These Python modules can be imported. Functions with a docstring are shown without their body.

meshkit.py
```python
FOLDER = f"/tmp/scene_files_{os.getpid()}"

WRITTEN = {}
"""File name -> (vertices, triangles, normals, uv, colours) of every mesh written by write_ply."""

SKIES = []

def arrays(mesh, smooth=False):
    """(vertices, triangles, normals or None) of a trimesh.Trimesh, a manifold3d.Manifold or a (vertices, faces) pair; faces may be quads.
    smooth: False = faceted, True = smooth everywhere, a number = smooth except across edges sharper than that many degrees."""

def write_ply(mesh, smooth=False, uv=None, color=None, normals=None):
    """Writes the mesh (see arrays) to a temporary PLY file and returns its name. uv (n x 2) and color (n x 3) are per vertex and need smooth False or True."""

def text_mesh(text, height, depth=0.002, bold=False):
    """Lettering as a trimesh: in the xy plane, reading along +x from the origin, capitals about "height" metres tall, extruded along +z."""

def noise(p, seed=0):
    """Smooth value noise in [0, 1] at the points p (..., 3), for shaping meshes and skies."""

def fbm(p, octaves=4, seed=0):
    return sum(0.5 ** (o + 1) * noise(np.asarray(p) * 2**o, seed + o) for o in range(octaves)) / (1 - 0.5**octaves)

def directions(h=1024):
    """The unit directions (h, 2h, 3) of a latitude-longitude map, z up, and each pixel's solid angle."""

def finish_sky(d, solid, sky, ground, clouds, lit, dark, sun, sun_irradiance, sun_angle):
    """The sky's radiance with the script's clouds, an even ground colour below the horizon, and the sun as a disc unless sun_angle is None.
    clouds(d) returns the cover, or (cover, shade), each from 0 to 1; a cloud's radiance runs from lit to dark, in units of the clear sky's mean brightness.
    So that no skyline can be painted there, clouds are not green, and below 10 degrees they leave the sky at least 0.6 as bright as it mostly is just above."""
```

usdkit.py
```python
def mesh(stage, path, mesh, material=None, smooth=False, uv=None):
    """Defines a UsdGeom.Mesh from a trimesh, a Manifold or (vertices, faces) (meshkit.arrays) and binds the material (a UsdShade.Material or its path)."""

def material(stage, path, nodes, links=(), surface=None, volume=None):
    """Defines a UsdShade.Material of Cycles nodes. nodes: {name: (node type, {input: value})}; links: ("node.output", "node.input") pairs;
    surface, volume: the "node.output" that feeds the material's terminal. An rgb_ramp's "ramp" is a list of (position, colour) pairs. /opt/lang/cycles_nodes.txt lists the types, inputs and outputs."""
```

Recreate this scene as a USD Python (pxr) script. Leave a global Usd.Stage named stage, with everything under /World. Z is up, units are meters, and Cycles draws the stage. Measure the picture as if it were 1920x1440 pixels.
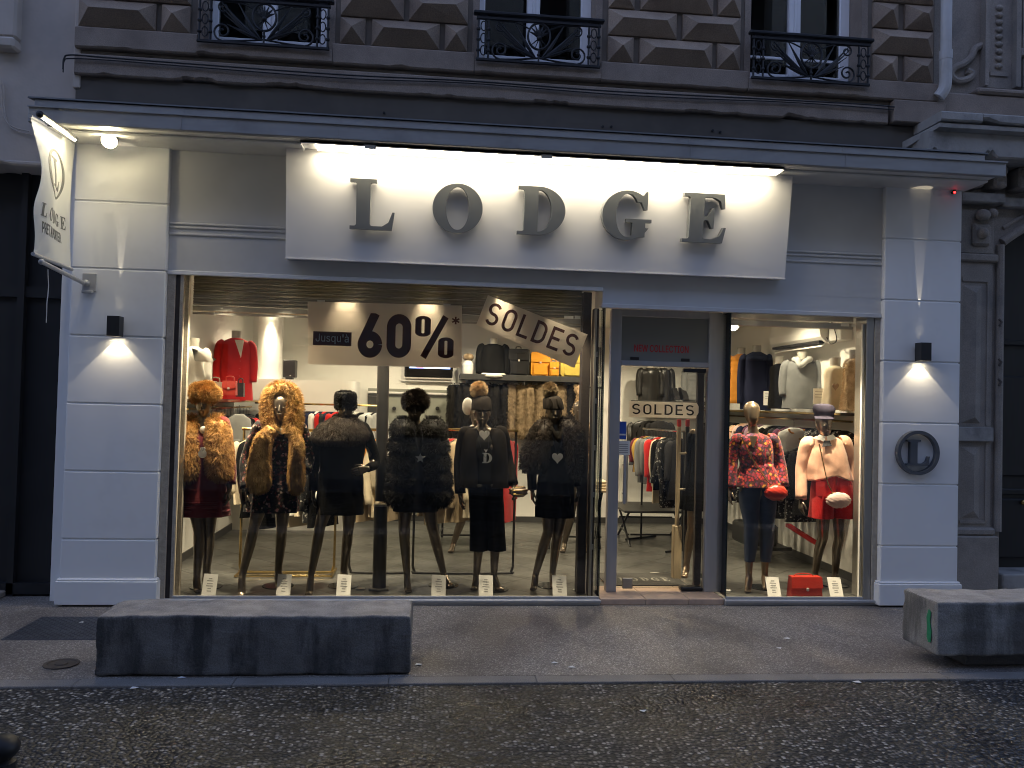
import math, random
import numpy as np, trimesh, manifold3d as m3
import shapely.geometry as sg
from shapely import affinity
from shapely.ops import unary_union
from pxr import Usd, UsdGeom, UsdLux, UsdShade, Gf, Sdf, Vt
import usdkit, meshkit

stage = Usd.Stage.CreateInMemory()
UsdGeom.SetStageUpAxis(stage, 'Z')
UsdGeom.Xform.Define(stage, '/World')
UsdGeom.Scope.Define(stage, '/World/Looks')
RNG = np.random.default_rng(7)
random.seed(7)

# ---------------------------------------------------------------- camera
CF, CPOS = 1530.0, np.array([3.20233, -7.5616, 1.8859])
YAW, PITCH, ROLL = 0.0984329, 0.0231495, 0.0252591
_cy, _sy, _cp, _sp, _cr, _sr = math.cos(YAW), math.sin(YAW), math.cos(PITCH), math.sin(PITCH), math.cos(ROLL), math.sin(ROLL)
FW = np.array([_sy*_cp, _cy*_cp, _sp]); _rt = np.array([_cy, -_sy, 0.0]); _up = np.cross(_rt, FW)
RT = _cr*_rt + _sr*_up; UP = -_sr*_rt + _cr*_up
cam = UsdGeom.Camera.Define(stage, '/World/camera')
_m = Gf.Matrix4d(*RT, 0, *UP, 0, *(-FW), 0, *CPOS, 1)
cam.AddTransformOp().Set(_m)
cam.CreateHorizontalApertureAttr(36.0); cam.CreateVerticalApertureAttr(27.0)
cam.CreateFocalLengthAttr(36.0*CF/1920)
cam.CreateFStopAttr(0.0)
cam.CreateExposureAttr(1.6)
cam.CreateClippingRangeAttr(Gf.Vec2f(0.05, 2000))

# ---------------------------------------------------------------- sky at dusk, sun under the roofs behind the street
SUN_ELEV, SUN_ROT, SKY = math.radians(16.0), math.radians(200), 0.138
usdkit.material(stage, '/World/Looks/sky', {
    's': ('sky_texture', {'sky_type': 'single_scattering', 'sun_disc': False, 'sun_elevation': SUN_ELEV, 'sun_rotation': SUN_ROT, 'aerosol_density': 0.6, 'ozone_density': 3.0}),
    't': ('mix', {'mix_type': 'multiply', 'fac': 1.0, 'color2': (1.20, 0.96, 0.97)}),
    'b': ('background_shader', {'strength': SKY})}, [('s.color', 't.color1'), ('t.color', 'b.color')], surface='b.background')
dome = UsdLux.DomeLight.Define(stage, '/World/sky')
dome.GetPrim().SetCustomDataByKey('kind', 'structure')
dome.AddRotateXOp().Set(0)
UsdShade.MaterialBindingAPI.Apply(dome.GetPrim()).Bind(UsdShade.Material.Get(stage, '/World/Looks/sky'))
sun = UsdLux.DistantLight.Define(stage, '/World/sun')
sun.CreateNormalizeAttr(True); sun.CreateIntensityAttr(0.12); sun.CreateAngleAttr(14.0)
sun.CreateColorAttr(Gf.Vec3f(0.72, 0.78, 1.0))
_sd = np.array([math.sin(SUN_ROT)*math.cos(SUN_ELEV), math.cos(SUN_ROT)*math.cos(SUN_ELEV), math.sin(SUN_ELEV)])
_z = _sd; _x = np.cross([0, 0, 1.0], _z); _x /= np.linalg.norm(_x); _y = np.cross(_z, _x)
sun.AddTransformOp().Set(Gf.Matrix4d(*_x, 0, *_y, 0, *_z, 0, 0, 0, 30, 1))
WARM = (1.0, 0.82, 0.56)          # the shop's lamps
SHOP = 0.7                         # their common level


def ray(px, py):
    return FW + RT*(px-960)/CF - UP*(py-720)/CF


def at(px, py, Y):
    d = ray(px, py); return CPOS + d*(Y-CPOS[1])/d[1]


def atx(px, py, X):
    d = ray(px, py); return CPOS + d*(X-CPOS[0])/d[0]


def atz(px, py, Z):
    d = ray(px, py); return CPOS + d*(Z-CPOS[2])/d[2]


def mpp(Y):
    return (Y-CPOS[1])/CF*1.0


# ---------------------------------------------------------------- scene tree helpers
LOC, USED = {}, {}


def numbered(parent, name):
    k = (parent, name); n = USED.get(k, 0); USED[k] = n+1
    return name if n == 0 else f'{name}_{n:03d}'


def tag(p, label=None, cat=None, group=None, kind=None):
    for k, v in (('label', label), ('category', cat), ('group', group), ('kind', kind)):
        if v: p.SetCustomDataByKey(k, v)
    return p


def thing(name, loc, label=None, cat=None, group=None, kind=None):
    path = '/World/' + numbered('/World', name)
    x = UsdGeom.Xform.Define(stage, path)
    loc = np.array(loc, float); x.AddTranslateOp().Set(Gf.Vec3d(*map(float, loc)))
    LOC[path] = loc
    tag(x.GetPrim(), label, cat, group, kind)
    return path


def arr(m):
    if hasattr(m, 'to_mesh'):
        q = m.to_mesh(); return np.array(q.vert_properties[:, :3], float), np.array(q.tri_verts)
    if isinstance(m, (tuple, list)):
        v, f = np.asarray(m[0], float), np.asarray(m[1], int)
        if f.shape[1] == 4: f = np.vstack([f[:, [0, 1, 2]], f[:, [0, 2, 3]]])
        return v, f
    return np.array(m.vertices, float), np.array(m.faces)


def cat(*ms):
    vs, fs, n = [], [], 0
    for m in ms:
        v, f = arr(m); vs.append(v); fs.append(f+n); n += len(v)
    return np.vstack(vs), np.vstack(fs)


def obj(name, m, mat, parent=None, smooth=False, label=None, cat=None, group=None, kind=None):
    """One Mesh prim. World coordinates in; stored relative to the thing's base."""
    v, f = arr(m)
    par = parent or '/World'
    path = par + '/' + numbered(par, name)
    loc = LOC.get(par)
    if loc is None:
        if parent: loc = np.zeros(3)
        else:
            loc = np.array([(v[:, 0].min()+v[:, 0].max())/2, (v[:, 1].min()+v[:, 1].max())/2, v[:, 2].min()])
    LOC[path] = LOC[par] if parent else loc
    g = usdkit.mesh(stage, path, (v-loc, f), MAT[mat] if isinstance(mat, str) else mat, smooth=smooth)
    if not parent: g.AddTranslateOp().Set(Gf.Vec3d(*map(float, loc)))
    tag(g.GetPrim(), label, cat, group, kind)
    return path


def box(x0, x1, y0, y1, z0, z1, c=0.0):
    x0, x1 = min(x0, x1), max(x0, x1); y0, y1 = min(y0, y1), max(y0, y1); z0, z1 = min(z0, z1), max(z0, z1)
    ctr = np.array([(x0+x1)/2, (y0+y1)/2, (z0+z1)/2]); h = np.array([(x1-x0)/2, (y1-y0)/2, (z1-z0)/2])
    if c <= 0:
        b = trimesh.creation.box(2*h); b.apply_translation(ctr); return arr(b)
    c = min(c, h.min()*0.9)
    pts = []
    for s in np.ndindex(2, 2, 2):
        s = np.array(s)*2-1
        for k in range(3):
            q = h-c; q[k] = h[k]; pts.append(ctr+s*q)
    return arr(trimesh.convex.convex_hull(np.array(pts)))


def hull(pts):
    return arr(trimesh.convex.convex_hull(np.array(pts)))


def cyl(p0, p1, r, n=12, r1=None):
    p0, p1 = np.array(p0, float), np.array(p1, float)
    return tube([p0, p1], [r, r if r1 is None else r1], n)


def tube(P, r, n=8, closed=False):
    P = np.array(P, float); N = len(P)
    r = np.full(N, r, float) if np.ndim(r) == 0 else np.array(r, float)
    if closed: T = np.roll(P, -1, 0)-np.roll(P, 1, 0)
    else: T = np.gradient(P, axis=0)
    T /= np.maximum(np.linalg.norm(T, axis=1, keepdims=True), 1e-9)
    a = np.array([0, 0, 1.0]) if abs(T[0][2]) < 0.9 else np.array([1.0, 0, 0])
    U = np.cross(T[0], a); U /= np.linalg.norm(U)
    vs = []; ang = np.linspace(0, 2*np.pi, n, endpoint=False)
    for k in range(N):
        U = U-T[k]*(U@T[k]); U /= np.linalg.norm(U); W = np.cross(T[k], U)
        vs.append(P[k]+r[k]*(np.cos(ang)[:, None]*U+np.sin(ang)[:, None]*W))
    v = np.vstack(vs); f = []
    for k in range(N if closed else N-1):
        a0, b0 = k*n, ((k+1) % N)*n
        for j in range(n):
            j2 = (j+1) % n
            f += [[a0+j, a0+j2, b0+j2], [a0+j, b0+j2, b0+j]]
    if not closed:
        v = np.vstack([v, P[0], P[-1]]); i0, i1 = len(v)-2, len(v)-1
        for j in range(n):
            j2 = (j+1) % n
            f += [[i0, j2, j], [i1, (N-1)*n+j, (N-1)*n+j2]]
    return v, np.array(f)


def sph(c, r, sub=2, s=(1, 1, 1)):
    b = trimesh.creation.icosphere(sub, 1.0); return np.array(b.vertices)*r*np.array(s)+np.array(c), np.array(b.faces)


def lathe(profile, c=(0, 0, 0), n=32):
    """profile: (r, z) pairs from bottom to top"""
    pr = np.array(profile, float); ang = np.linspace(0, 2*np.pi, n, endpoint=False); c = np.array(c, float)
    v = np.vstack([np.stack([r*np.cos(ang), r*np.sin(ang), np.full(n, z)], 1) for r, z in pr])+c; f = []
    for k in range(len(pr)-1):
        for j in range(n):
            j2 = (j+1) % n
            f += [[k*n+j, k*n+j2, (k+1)*n+j2], [k*n+j, (k+1)*n+j2, (k+1)*n+j]]
    v = np.vstack([v, c+[0, 0, pr[0][1]], c+[0, 0, pr[-1][1]]]); i0, i1 = len(v)-2, len(v)-1; e = (len(pr)-1)*n
    for j in range(n):
        j2 = (j+1) % n; f += [[i0, j2, j], [i1, e+j, e+j2]]
    return v, np.array(f)


def extr(poly, depth, O=(0, 0, 0), X=(1, 0, 0), Y=(0, 0, 1)):
    """Extrude a shapely shape: its x,y run along X,Y from O; the depth along Y x X (towards the street for X=+x, Y=+z)... returned solid has thickness depth towards -(X x Y)."""
    out = []
    for g in getattr(poly, 'geoms', [poly]):
        if g.is_empty or g.area < 1e-9: continue
        m = trimesh.creation.extrude_polygon(g, depth, engine='earcut'); out.append(arr(m))
    v, f = cat(*out)
    X, Y = np.array(X, float), np.array(Y, float); Z = np.cross(X, Y)
    return np.array(O, float)+v[:, :1]*X+v[:, 1:2]*Y+v[:, 2:3]*Z, f


def loft(rings, n=32, folds=0, amp=0.0, seed=0, cap=True, sq=2.0):
    """rings: (centre, half width vector, half depth vector) or (centre, hw, hd) with axes x, y. Super-ellipse section, folds growing towards the last ring."""
    rr = np.random.default_rng(seed); ph = rr.uniform(0, 6.28, 4); N = len(rings)
    th = np.linspace(0, 2*np.pi, n, endpoint=False); vs = []
    c_, s_ = np.cos(th), np.sin(th); e = 2.0/sq
    cx, sx = np.sign(c_)*np.abs(c_)**e, np.sign(s_)*np.abs(s_)**e
    for k, (c, a, b) in enumerate(rings):
        a = np.array([a, 0, 0]) if np.ndim(a) == 0 else np.array(a); b = np.array([0, b, 0]) if np.ndim(b) == 0 else np.array(b)
        t = k/max(N-1, 1); w = 1+amp*t*(np.sin(folds*th+ph[0])+0.6*np.sin((folds*1.7//1)*th+ph[1]+2*t)) if folds else np.ones(n)
        vs.append(np.array(c)+(cx*w)[:, None]*a+(sx*w)[:, None]*b)
    v = np.vstack(vs); f = []
    for k in range(N-1):
        for j in range(n):
            j2 = (j+1) % n; f += [[k*n+j, (k+1)*n+j2, k*n+j2], [k*n+j, (k+1)*n+j, (k+1)*n+j2]]
    if cap:
        v = np.vstack([v, vs[0].mean(0), vs[-1].mean(0)]); i0, i1 = len(v)-2, len(v)-1
        for j in range(n):
            j2 = (j+1) % n; f += [[i0, j, j2], [i1, (N-1)*n+j2, (N-1)*n+j]]
    return v, np.array(f)


def smooth_path(P, k=6):
    P = np.array(P, float)
    if len(P) < 3: return P
    Q = np.vstack([2*P[0]-P[1], P, 2*P[-1]-P[-2]]); out = []
    for i in range(1, len(Q)-2):
        for t in np.linspace(0, 1, k, endpoint=False):
            p0, p1, p2, p3 = Q[i-1:i+3]
            out.append(0.5*((2*p1)+(p2-p0)*t+(2*p0-5*p1+4*p2-p3)*t*t+(-p0+3*p1-3*p2+p3)*t**3))
    return np.array(out+[P[-1]])


# ---------------------------------------------------------------- materials
MAT = {}


def mat(name, col, rough=0.6, metal=0.0, var=0.12, scale=6.0, bump=0.0, bscale=60.0, spec=0.5, dirt=None, dscale=1.2, dlo=0.45, dhi=0.7, fine=0.0, rnd=0.0, sheen=0.0, rvar=0.0, stretch=None):
    """A procedural surface: base colour broken up by noise at two sizes, optional stains (dirt colour), relief."""
    col = np.array(col, float)
    N = {'g': ('geometry', {}), 'n': ('noise_texture', {'scale': scale, 'detail': 6.0, 'roughness': 0.6}),
         'r': ('rgb_ramp', {'ramp': [(0.25, tuple(col*(1-var))), (0.75, tuple(np.minimum(col*(1+var), 1)))]}),
         'p': ('principled_bsdf', {'roughness': rough, 'metallic': metal, 'specular_ior_level': spec, 'sheen_weight': sheen})}
    L = [('n.fac', 'r.fac')]
    src = 'g.position'
    if stretch:
        N['mp'] = ('mapping', {'scale': stretch}); L += [('g.position', 'mp.vector')]; src = 'mp.vector'
    L += [(src, 'n.vector')]
    out = 'r.color'
    if fine:
        N['v'] = ('noise_texture', {'scale': bscale*1.3, 'detail': 2.0}); N['vr'] = ('rgb_ramp', {'ramp': [(0.35, (1-fine,)*3), (0.65, (1+fine*0.6,)*3)]})
        N['vm'] = ('mix', {'mix_type': 'multiply', 'fac': 1.0}); L += [(src, 'v.vector'), ('v.fac', 'vr.fac'), (out, 'vm.color1'), ('vr.color', 'vm.color2')]; out = 'vm.color'
    if dirt is not None:
        N['d'] = ('noise_texture', {'scale': dscale, 'detail': 8.0, 'roughness': 0.65}); N['dr'] = ('rgb_ramp', {'ramp': [(dlo, (0, 0, 0)), (dhi, (1, 1, 1))]})
        N['dm'] = ('mix', {'mix_type': 'mix', 'color2': dirt}); L += [('g.position', 'd.vector'), ('d.fac', 'dr.fac'), ('dr.color', 'dm.fac'), (out, 'dm.color1')]; out = 'dm.color'
    if rnd:
        N['oi'] = ('object_info', {}); N['or'] = ('rgb_ramp', {'ramp': [(0.0, (1-rnd,)*3), (1.0, (1+rnd,)*3)]}); N['om'] = ('mix', {'mix_type': 'multiply', 'fac': 1.0})
        L += [('oi.random', 'or.fac'), (out, 'om.color1'), ('or.color', 'om.color2')]; out = 'om.color'
    L += [(out, 'p.base_color')]
    if rvar:
        N['rm'] = ('map_range', {'from_min': 0.3, 'from_max': 0.7, 'to_min': max(rough-rvar, 0.03), 'to_max': min(rough+rvar, 1.0)}); L += [('n.fac', 'rm.value'), ('rm.result', 'p.roughness')]
    if bump:
        N['bn'] = ('noise_texture', {'scale': bscale, 'detail': 4.0}); N['b'] = ('bump', {'strength': bump, 'distance': 0.01}); L += [(src, 'bn.vector'), ('bn.fac', 'b.height'), ('b.normal', 'p.normal')]
    MAT[name] = usdkit.material(stage, '/World/Looks/' + name, N, L, surface='p.BSDF')
    return MAT[name]


def emit(name, col, strength):
    MAT[name] = usdkit.material(stage, '/World/Looks/' + name, {'e': ('emission', {'color': col, 'strength': strength})}, [], surface='e.emission')


mat('white_paint', (0.80, 0.80, 0.80), 0.42, var=0.03, scale=2.0, bump=0.03, bscale=180, dirt=(0.62, 0.61, 0.58), dscale=0.9, dlo=0.52, dhi=0.95)
mat('fascia_paint', (0.60, 0.595, 0.585), 0.5, var=0.03, scale=2.0, bump=0.03, bscale=150, dirt=(0.48, 0.47, 0.45), dscale=0.9, dlo=0.5, dhi=0.9)
mat('sign_panel', (0.78, 0.76, 0.74), 0.45, var=0.02, scale=3, bump=0.015, bscale=90)
mat('letter_grey', (0.17, 0.178, 0.18), 0.55, var=0.05, scale=8, bump=0.02, bscale=200)
mat('emblem_grey', (0.085, 0.09, 0.10), 0.5, var=0.08, scale=8)
mat('zinc', (0.34, 0.335, 0.33), 0.5, 0.25, var=0.10, scale=3, bump=0.05, bscale=30, dirt=(0.22, 0.215, 0.21), dscale=2.5, dlo=0.5, dhi=0.85, stretch=(1, 1, 5))
mat('zinc_dark', (0.11, 0.108, 0.105), 0.65, 0.2, var=0.2, scale=5)
mat('cornice_paint', (0.70, 0.69, 0.66), 0.5, var=0.05, scale=3, dirt=(0.5, 0.48, 0.44), dscale=1.3, dlo=0.5, dhi=0.85)
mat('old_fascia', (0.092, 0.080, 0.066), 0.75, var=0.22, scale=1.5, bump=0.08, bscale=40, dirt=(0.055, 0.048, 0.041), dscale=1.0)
mat('stone', (0.28, 0.23, 0.19), 0.85, var=0.18, scale=4, bump=0.25, bscale=90, dirt=(0.17, 0.135, 0.11), dscale=1.6, dlo=0.48, dhi=0.75, fine=0.15)
mat('stone_block', (0.30, 0.235, 0.18), 0.85, var=0.16, scale=4, bump=0.3, bscale=80, dirt=(0.16, 0.12, 0.095), dscale=1.3, dlo=0.5, dhi=0.8, fine=0.18, rnd=0.12)
mat('stone_joint', (0.17, 0.145, 0.12), 0.9, var=0.2, scale=6, bump=0.3, bscale=70)
mat('grey_stone', (0.30, 0.265, 0.23), 0.85, var=0.16, scale=3, bump=0.25, bscale=80, dirt=(0.13, 0.128, 0.125), dscale=1.8, dlo=0.48, dhi=0.78, fine=0.15)
mat('pale_stone', (0.33, 0.315, 0.295), 0.85, var=0.16, scale=4, bump=0.25, bscale=60, dirt=(0.16, 0.155, 0.15), dscale=3.0, dlo=0.5, dhi=0.72)
mat('plaster', (0.50, 0.44, 0.385), 0.9, var=0.08, scale=2, bump=0.15, bscale=40, dirt=(0.33, 0.30, 0.27), dscale=1.1, dlo=0.5, dhi=0.85)
mat('black_front', (0.012, 0.012, 0.014), 0.55, var=0.3, scale=3)
mat('dark_door', (0.014, 0.013, 0.013), 0.45, var=0.25, scale=4, stretch=(6, 6, 1))
mat('window_white', (0.78, 0.79, 0.82), 0.4, var=0.03, scale=5)
mat('iron', (0.016, 0.017, 0.02), 0.5, 0.3, var=0.3, scale=20)
mat('drain', (0.50, 0.50, 0.50), 0.5, var=0.08, scale=6, dirt=(0.4, 0.38, 0.36), dscale=3)
mat('cable', (0.02, 0.02, 0.022), 0.6, var=0.2)
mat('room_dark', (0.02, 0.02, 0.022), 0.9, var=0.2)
mat('alu', (0.44, 0.44, 0.45), 0.40, 0.35, var=0.06, scale=3, stretch=(8, 8, 1))
mat('alu_warm', (0.42, 0.40, 0.36), 0.38, 0.7, var=0.04, scale=3)
mat('slat', (0.26, 0.24, 0.20), 0.40, 0.6, var=0.04, scale=2)
mat('guide_dark', (0.045, 0.035, 0.03), 0.6, 0.2, var=0.3, scale=10)
mat('rough_jamb', (0.40, 0.36, 0.30), 0.9, var=0.2, scale=20, bump=0.5, bscale=90)
mat('column_iron', (0.055, 0.053, 0.052), 0.38, 0.4, var=0.15, scale=8)
mat('lamp_black', (0.02, 0.02, 0.022), 0.45, 0.2, var=0.1)
mat('paint_interior', (0.74, 0.735, 0.70), 0.6, var=0.02, scale=2)
mat('ceiling_paint', (0.74, 0.74, 0.71), 0.7, var=0.02, scale=2)
mat('skirting', (0.045, 0.045, 0.045), 0.4, var=0.15)
mat('tile', (0.088, 0.088, 0.082), 0.36, var=0.18, scale=3, dirt=(0.062, 0.062, 0.058), dscale=2.0, rnd=0.10, rvar=0.12)
mat('grout', (0.11, 0.11, 0.10), 0.8, var=0.1)
mat('marble_step', (0.50, 0.36, 0.27), 0.5, var=0.15, scale=8, dirt=(0.35, 0.26, 0.2), dscale=5)
mat('brass', (0.62, 0.44, 0.17), 0.22, 1.0, var=0.08, scale=10)
mat('chrome', (0.6, 0.6, 0.6), 0.15, 1.0, var=0.05)
mat('rack_black', (0.015, 0.015, 0.015), 0.35, var=0.2)
mat('wood', (0.34, 0.27, 0.17), 0.5, var=0.2, scale=4, stretch=(8, 8, 1))
mat('red_paint', (0.45, 0.015, 0.012), 0.4)
mat('mat_rubber', (0.05, 0.048, 0.044), 0.9, var=0.3, scale=60, bump=0.4, bscale=150)
mat('mat_print', (0.26, 0.25, 0.22), 0.9, var=0.2, scale=30)
mat('mannequin', (0.185, 0.152, 0.118), 0.24, 0.75, var=0.12, scale=7)
mat('mannequin_bronze', (0.26, 0.20, 0.14), 0.30, 0.75, var=0.08, scale=7)
mat('torso_form', (0.45, 0.43, 0.38), 0.3, var=0.05)
mat('clear_plate', (0.03, 0.033, 0.033), 0.12, var=0.1)
mat('card', (0.78, 0.77, 0.74), 0.6, var=0.02)
mat('print_grey', (0.25, 0.25, 0.25), 0.7)
mat('vinyl_brown', (0.13, 0.042, 0.036), 0.5, var=0.08)
mat('vinyl_black', (0.02, 0.02, 0.02), 0.5, var=0.08)
mat('vinyl_red', (0.55, 0.025, 0.03), 0.5, var=0.08)
mat('film_grey', (0.23, 0.235, 0.22), 0.55, var=0.06, scale=1)
mat('screen_black', (0.008, 0.008, 0.009), 0.15)
mat('sticker_blue', (0.03, 0.09, 0.42), 0.5)
mat('banner_print', (0.14, 0.14, 0.14), 0.7)
mat('leather_black', (0.015, 0.015, 0.016), 0.35, var=0.2, bump=0.15, bscale=120)
mat('leather_red', (0.46, 0.03, 0.015), 0.38, var=0.12, scale=10, bump=0.1, bscale=120)
mat('leather_taupe', (0.30, 0.22, 0.17), 0.45, var=0.1)
mat('leather_orange', (0.60, 0.26, 0.025), 0.35, var=0.15, bump=0.15, bscale=60)
mat('leather_yellow', (0.50, 0.38, 0.07), 0.4, var=0.12, bump=0.1, bscale=60)
mat('silver', (0.66, 0.63, 0.58), 0.40, 0.25, var=0.1, scale=30)


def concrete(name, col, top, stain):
    """Cast concrete: pitted, with run-down dirt on the sides and a paler top painted in as if lit from above."""
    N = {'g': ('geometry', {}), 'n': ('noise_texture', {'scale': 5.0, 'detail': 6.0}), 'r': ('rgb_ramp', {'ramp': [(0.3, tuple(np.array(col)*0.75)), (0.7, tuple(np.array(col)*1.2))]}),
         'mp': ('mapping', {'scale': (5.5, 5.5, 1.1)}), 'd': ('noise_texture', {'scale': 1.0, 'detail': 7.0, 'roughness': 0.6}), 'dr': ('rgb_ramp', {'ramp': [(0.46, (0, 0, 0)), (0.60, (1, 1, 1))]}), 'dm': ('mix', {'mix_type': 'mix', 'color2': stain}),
         's': ('separate_xyz', {}), 'tr': ('map_range', {'from_min': 0.75, 'from_max': 0.98}), 'tn': ('noise_texture', {'scale': 7.0, 'detail': 6.0}), 'tt': ('rgb_ramp', {'ramp': [(0.3, tuple(np.array(top)*0.65)), (0.62, top)]}), 'tm': ('mix', {'mix_type': 'mix'}),  # up-facing faces blend to the paler top colour, imitating light from above
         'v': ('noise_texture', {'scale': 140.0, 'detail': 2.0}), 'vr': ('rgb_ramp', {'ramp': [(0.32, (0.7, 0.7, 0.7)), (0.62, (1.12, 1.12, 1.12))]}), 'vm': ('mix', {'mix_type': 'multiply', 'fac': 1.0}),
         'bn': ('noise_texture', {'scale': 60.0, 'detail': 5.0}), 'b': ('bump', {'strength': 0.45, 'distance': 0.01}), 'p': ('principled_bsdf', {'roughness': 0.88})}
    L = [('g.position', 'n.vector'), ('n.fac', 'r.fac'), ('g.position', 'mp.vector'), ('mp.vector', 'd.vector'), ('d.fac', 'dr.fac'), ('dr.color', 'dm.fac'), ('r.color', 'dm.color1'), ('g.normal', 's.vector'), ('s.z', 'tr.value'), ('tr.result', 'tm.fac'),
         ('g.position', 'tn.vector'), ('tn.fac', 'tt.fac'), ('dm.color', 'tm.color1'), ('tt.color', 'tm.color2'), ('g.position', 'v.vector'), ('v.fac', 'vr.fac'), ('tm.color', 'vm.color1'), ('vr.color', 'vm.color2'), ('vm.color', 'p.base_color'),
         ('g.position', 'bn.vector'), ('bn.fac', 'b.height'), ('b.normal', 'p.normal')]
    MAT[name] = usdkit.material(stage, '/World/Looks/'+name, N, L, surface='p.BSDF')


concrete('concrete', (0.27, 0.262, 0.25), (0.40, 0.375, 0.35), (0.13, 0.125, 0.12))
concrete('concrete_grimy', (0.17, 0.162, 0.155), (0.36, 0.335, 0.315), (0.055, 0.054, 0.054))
mat('concrete_dark', (0.115, 0.112, 0.115), 0.9, var=0.2, scale=4, bump=0.3, bscale=70, dirt=(0.05, 0.05, 0.052), dscale=2.0, dlo=0.45, dhi=0.75, fine=0.2)
mat('green_paint', (0.01, 0.22, 0.10), 0.6, var=0.25, scale=30)
mat('cast_iron', (0.09, 0.075, 0.065), 0.65, 0.4, var=0.3, scale=20, bump=0.3, bscale=80)
mat('plate_steel', (0.075, 0.08, 0.095), 0.6, 0.5, var=0.25, scale=8)
mat('litter', (0.75, 0.75, 0.75), 0.7)
mat('opposite_wall', (0.30, 0.28, 0.25), 0.9, var=0.12, scale=1)
emit('led_panel', (1.0, 0.88, 0.62), 5.0)
emit('lamp_face', (1.0, 0.86, 0.52), 60.0)
emit('lamp_tube', (1.0, 0.9, 0.68), 3.0)
emit('downlight_face', (1.0, 0.86, 0.58), 12.0)
emit('red_led', (1.0, 0.02, 0.02), 3.0)
emit('screen_light', (0.25, 0.4, 0.9), 0.9)
emit('screen_pink', (0.9, 0.3, 0.35), 0.8)
emit('screen_white', (0.75, 0.85, 1.0), 1.0)


def cloth(name, col, rough=0.85, var=0.12, wv=260.0, bump=0.12, sheen=0.15):
    return mat('cloth_'+name, col, rough, var=var, scale=9, bump=bump, bscale=wv, sheen=sheen if max(col) >= 0.08 else 0.0, spec=0.25 if max(col) >= 0.08 else 0.07)


for n_, c_ in dict(burgundy=(0.115, 0.008, 0.014), black=(0.0065, 0.0065, 0.0065), charcoal=(0.030, 0.030, 0.033), cream=(0.62, 0.53, 0.38), white=(0.72, 0.70, 0.65), beige=(0.42, 0.32, 0.20),
                   red=(0.50, 0.012, 0.012), grey=(0.16, 0.168, 0.17), blush=(0.62, 0.36, 0.25), pink=(0.58, 0.42, 0.38), navy=(0.018, 0.022, 0.05), denim=(0.040, 0.058, 0.10), orange=(0.48, 0.19, 0.02),
                   yellow=(0.48, 0.30, 0.05), green=(0.02, 0.16, 0.09), plum=(0.09, 0.025, 0.06), shorts=(0.46, 0.008, 0.008), cap=(0.045, 0.04, 0.06), lightgrey=(0.40, 0.41, 0.40), mauve=(0.25, 0.16, 0.22), brown=(0.0075, 0.006, 0.005), knit=(0.030, 0.025, 0.022)).items():
    cloth(n_, c_, sheen=0.02 if max(c_) < 0.08 else 0.15)


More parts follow.
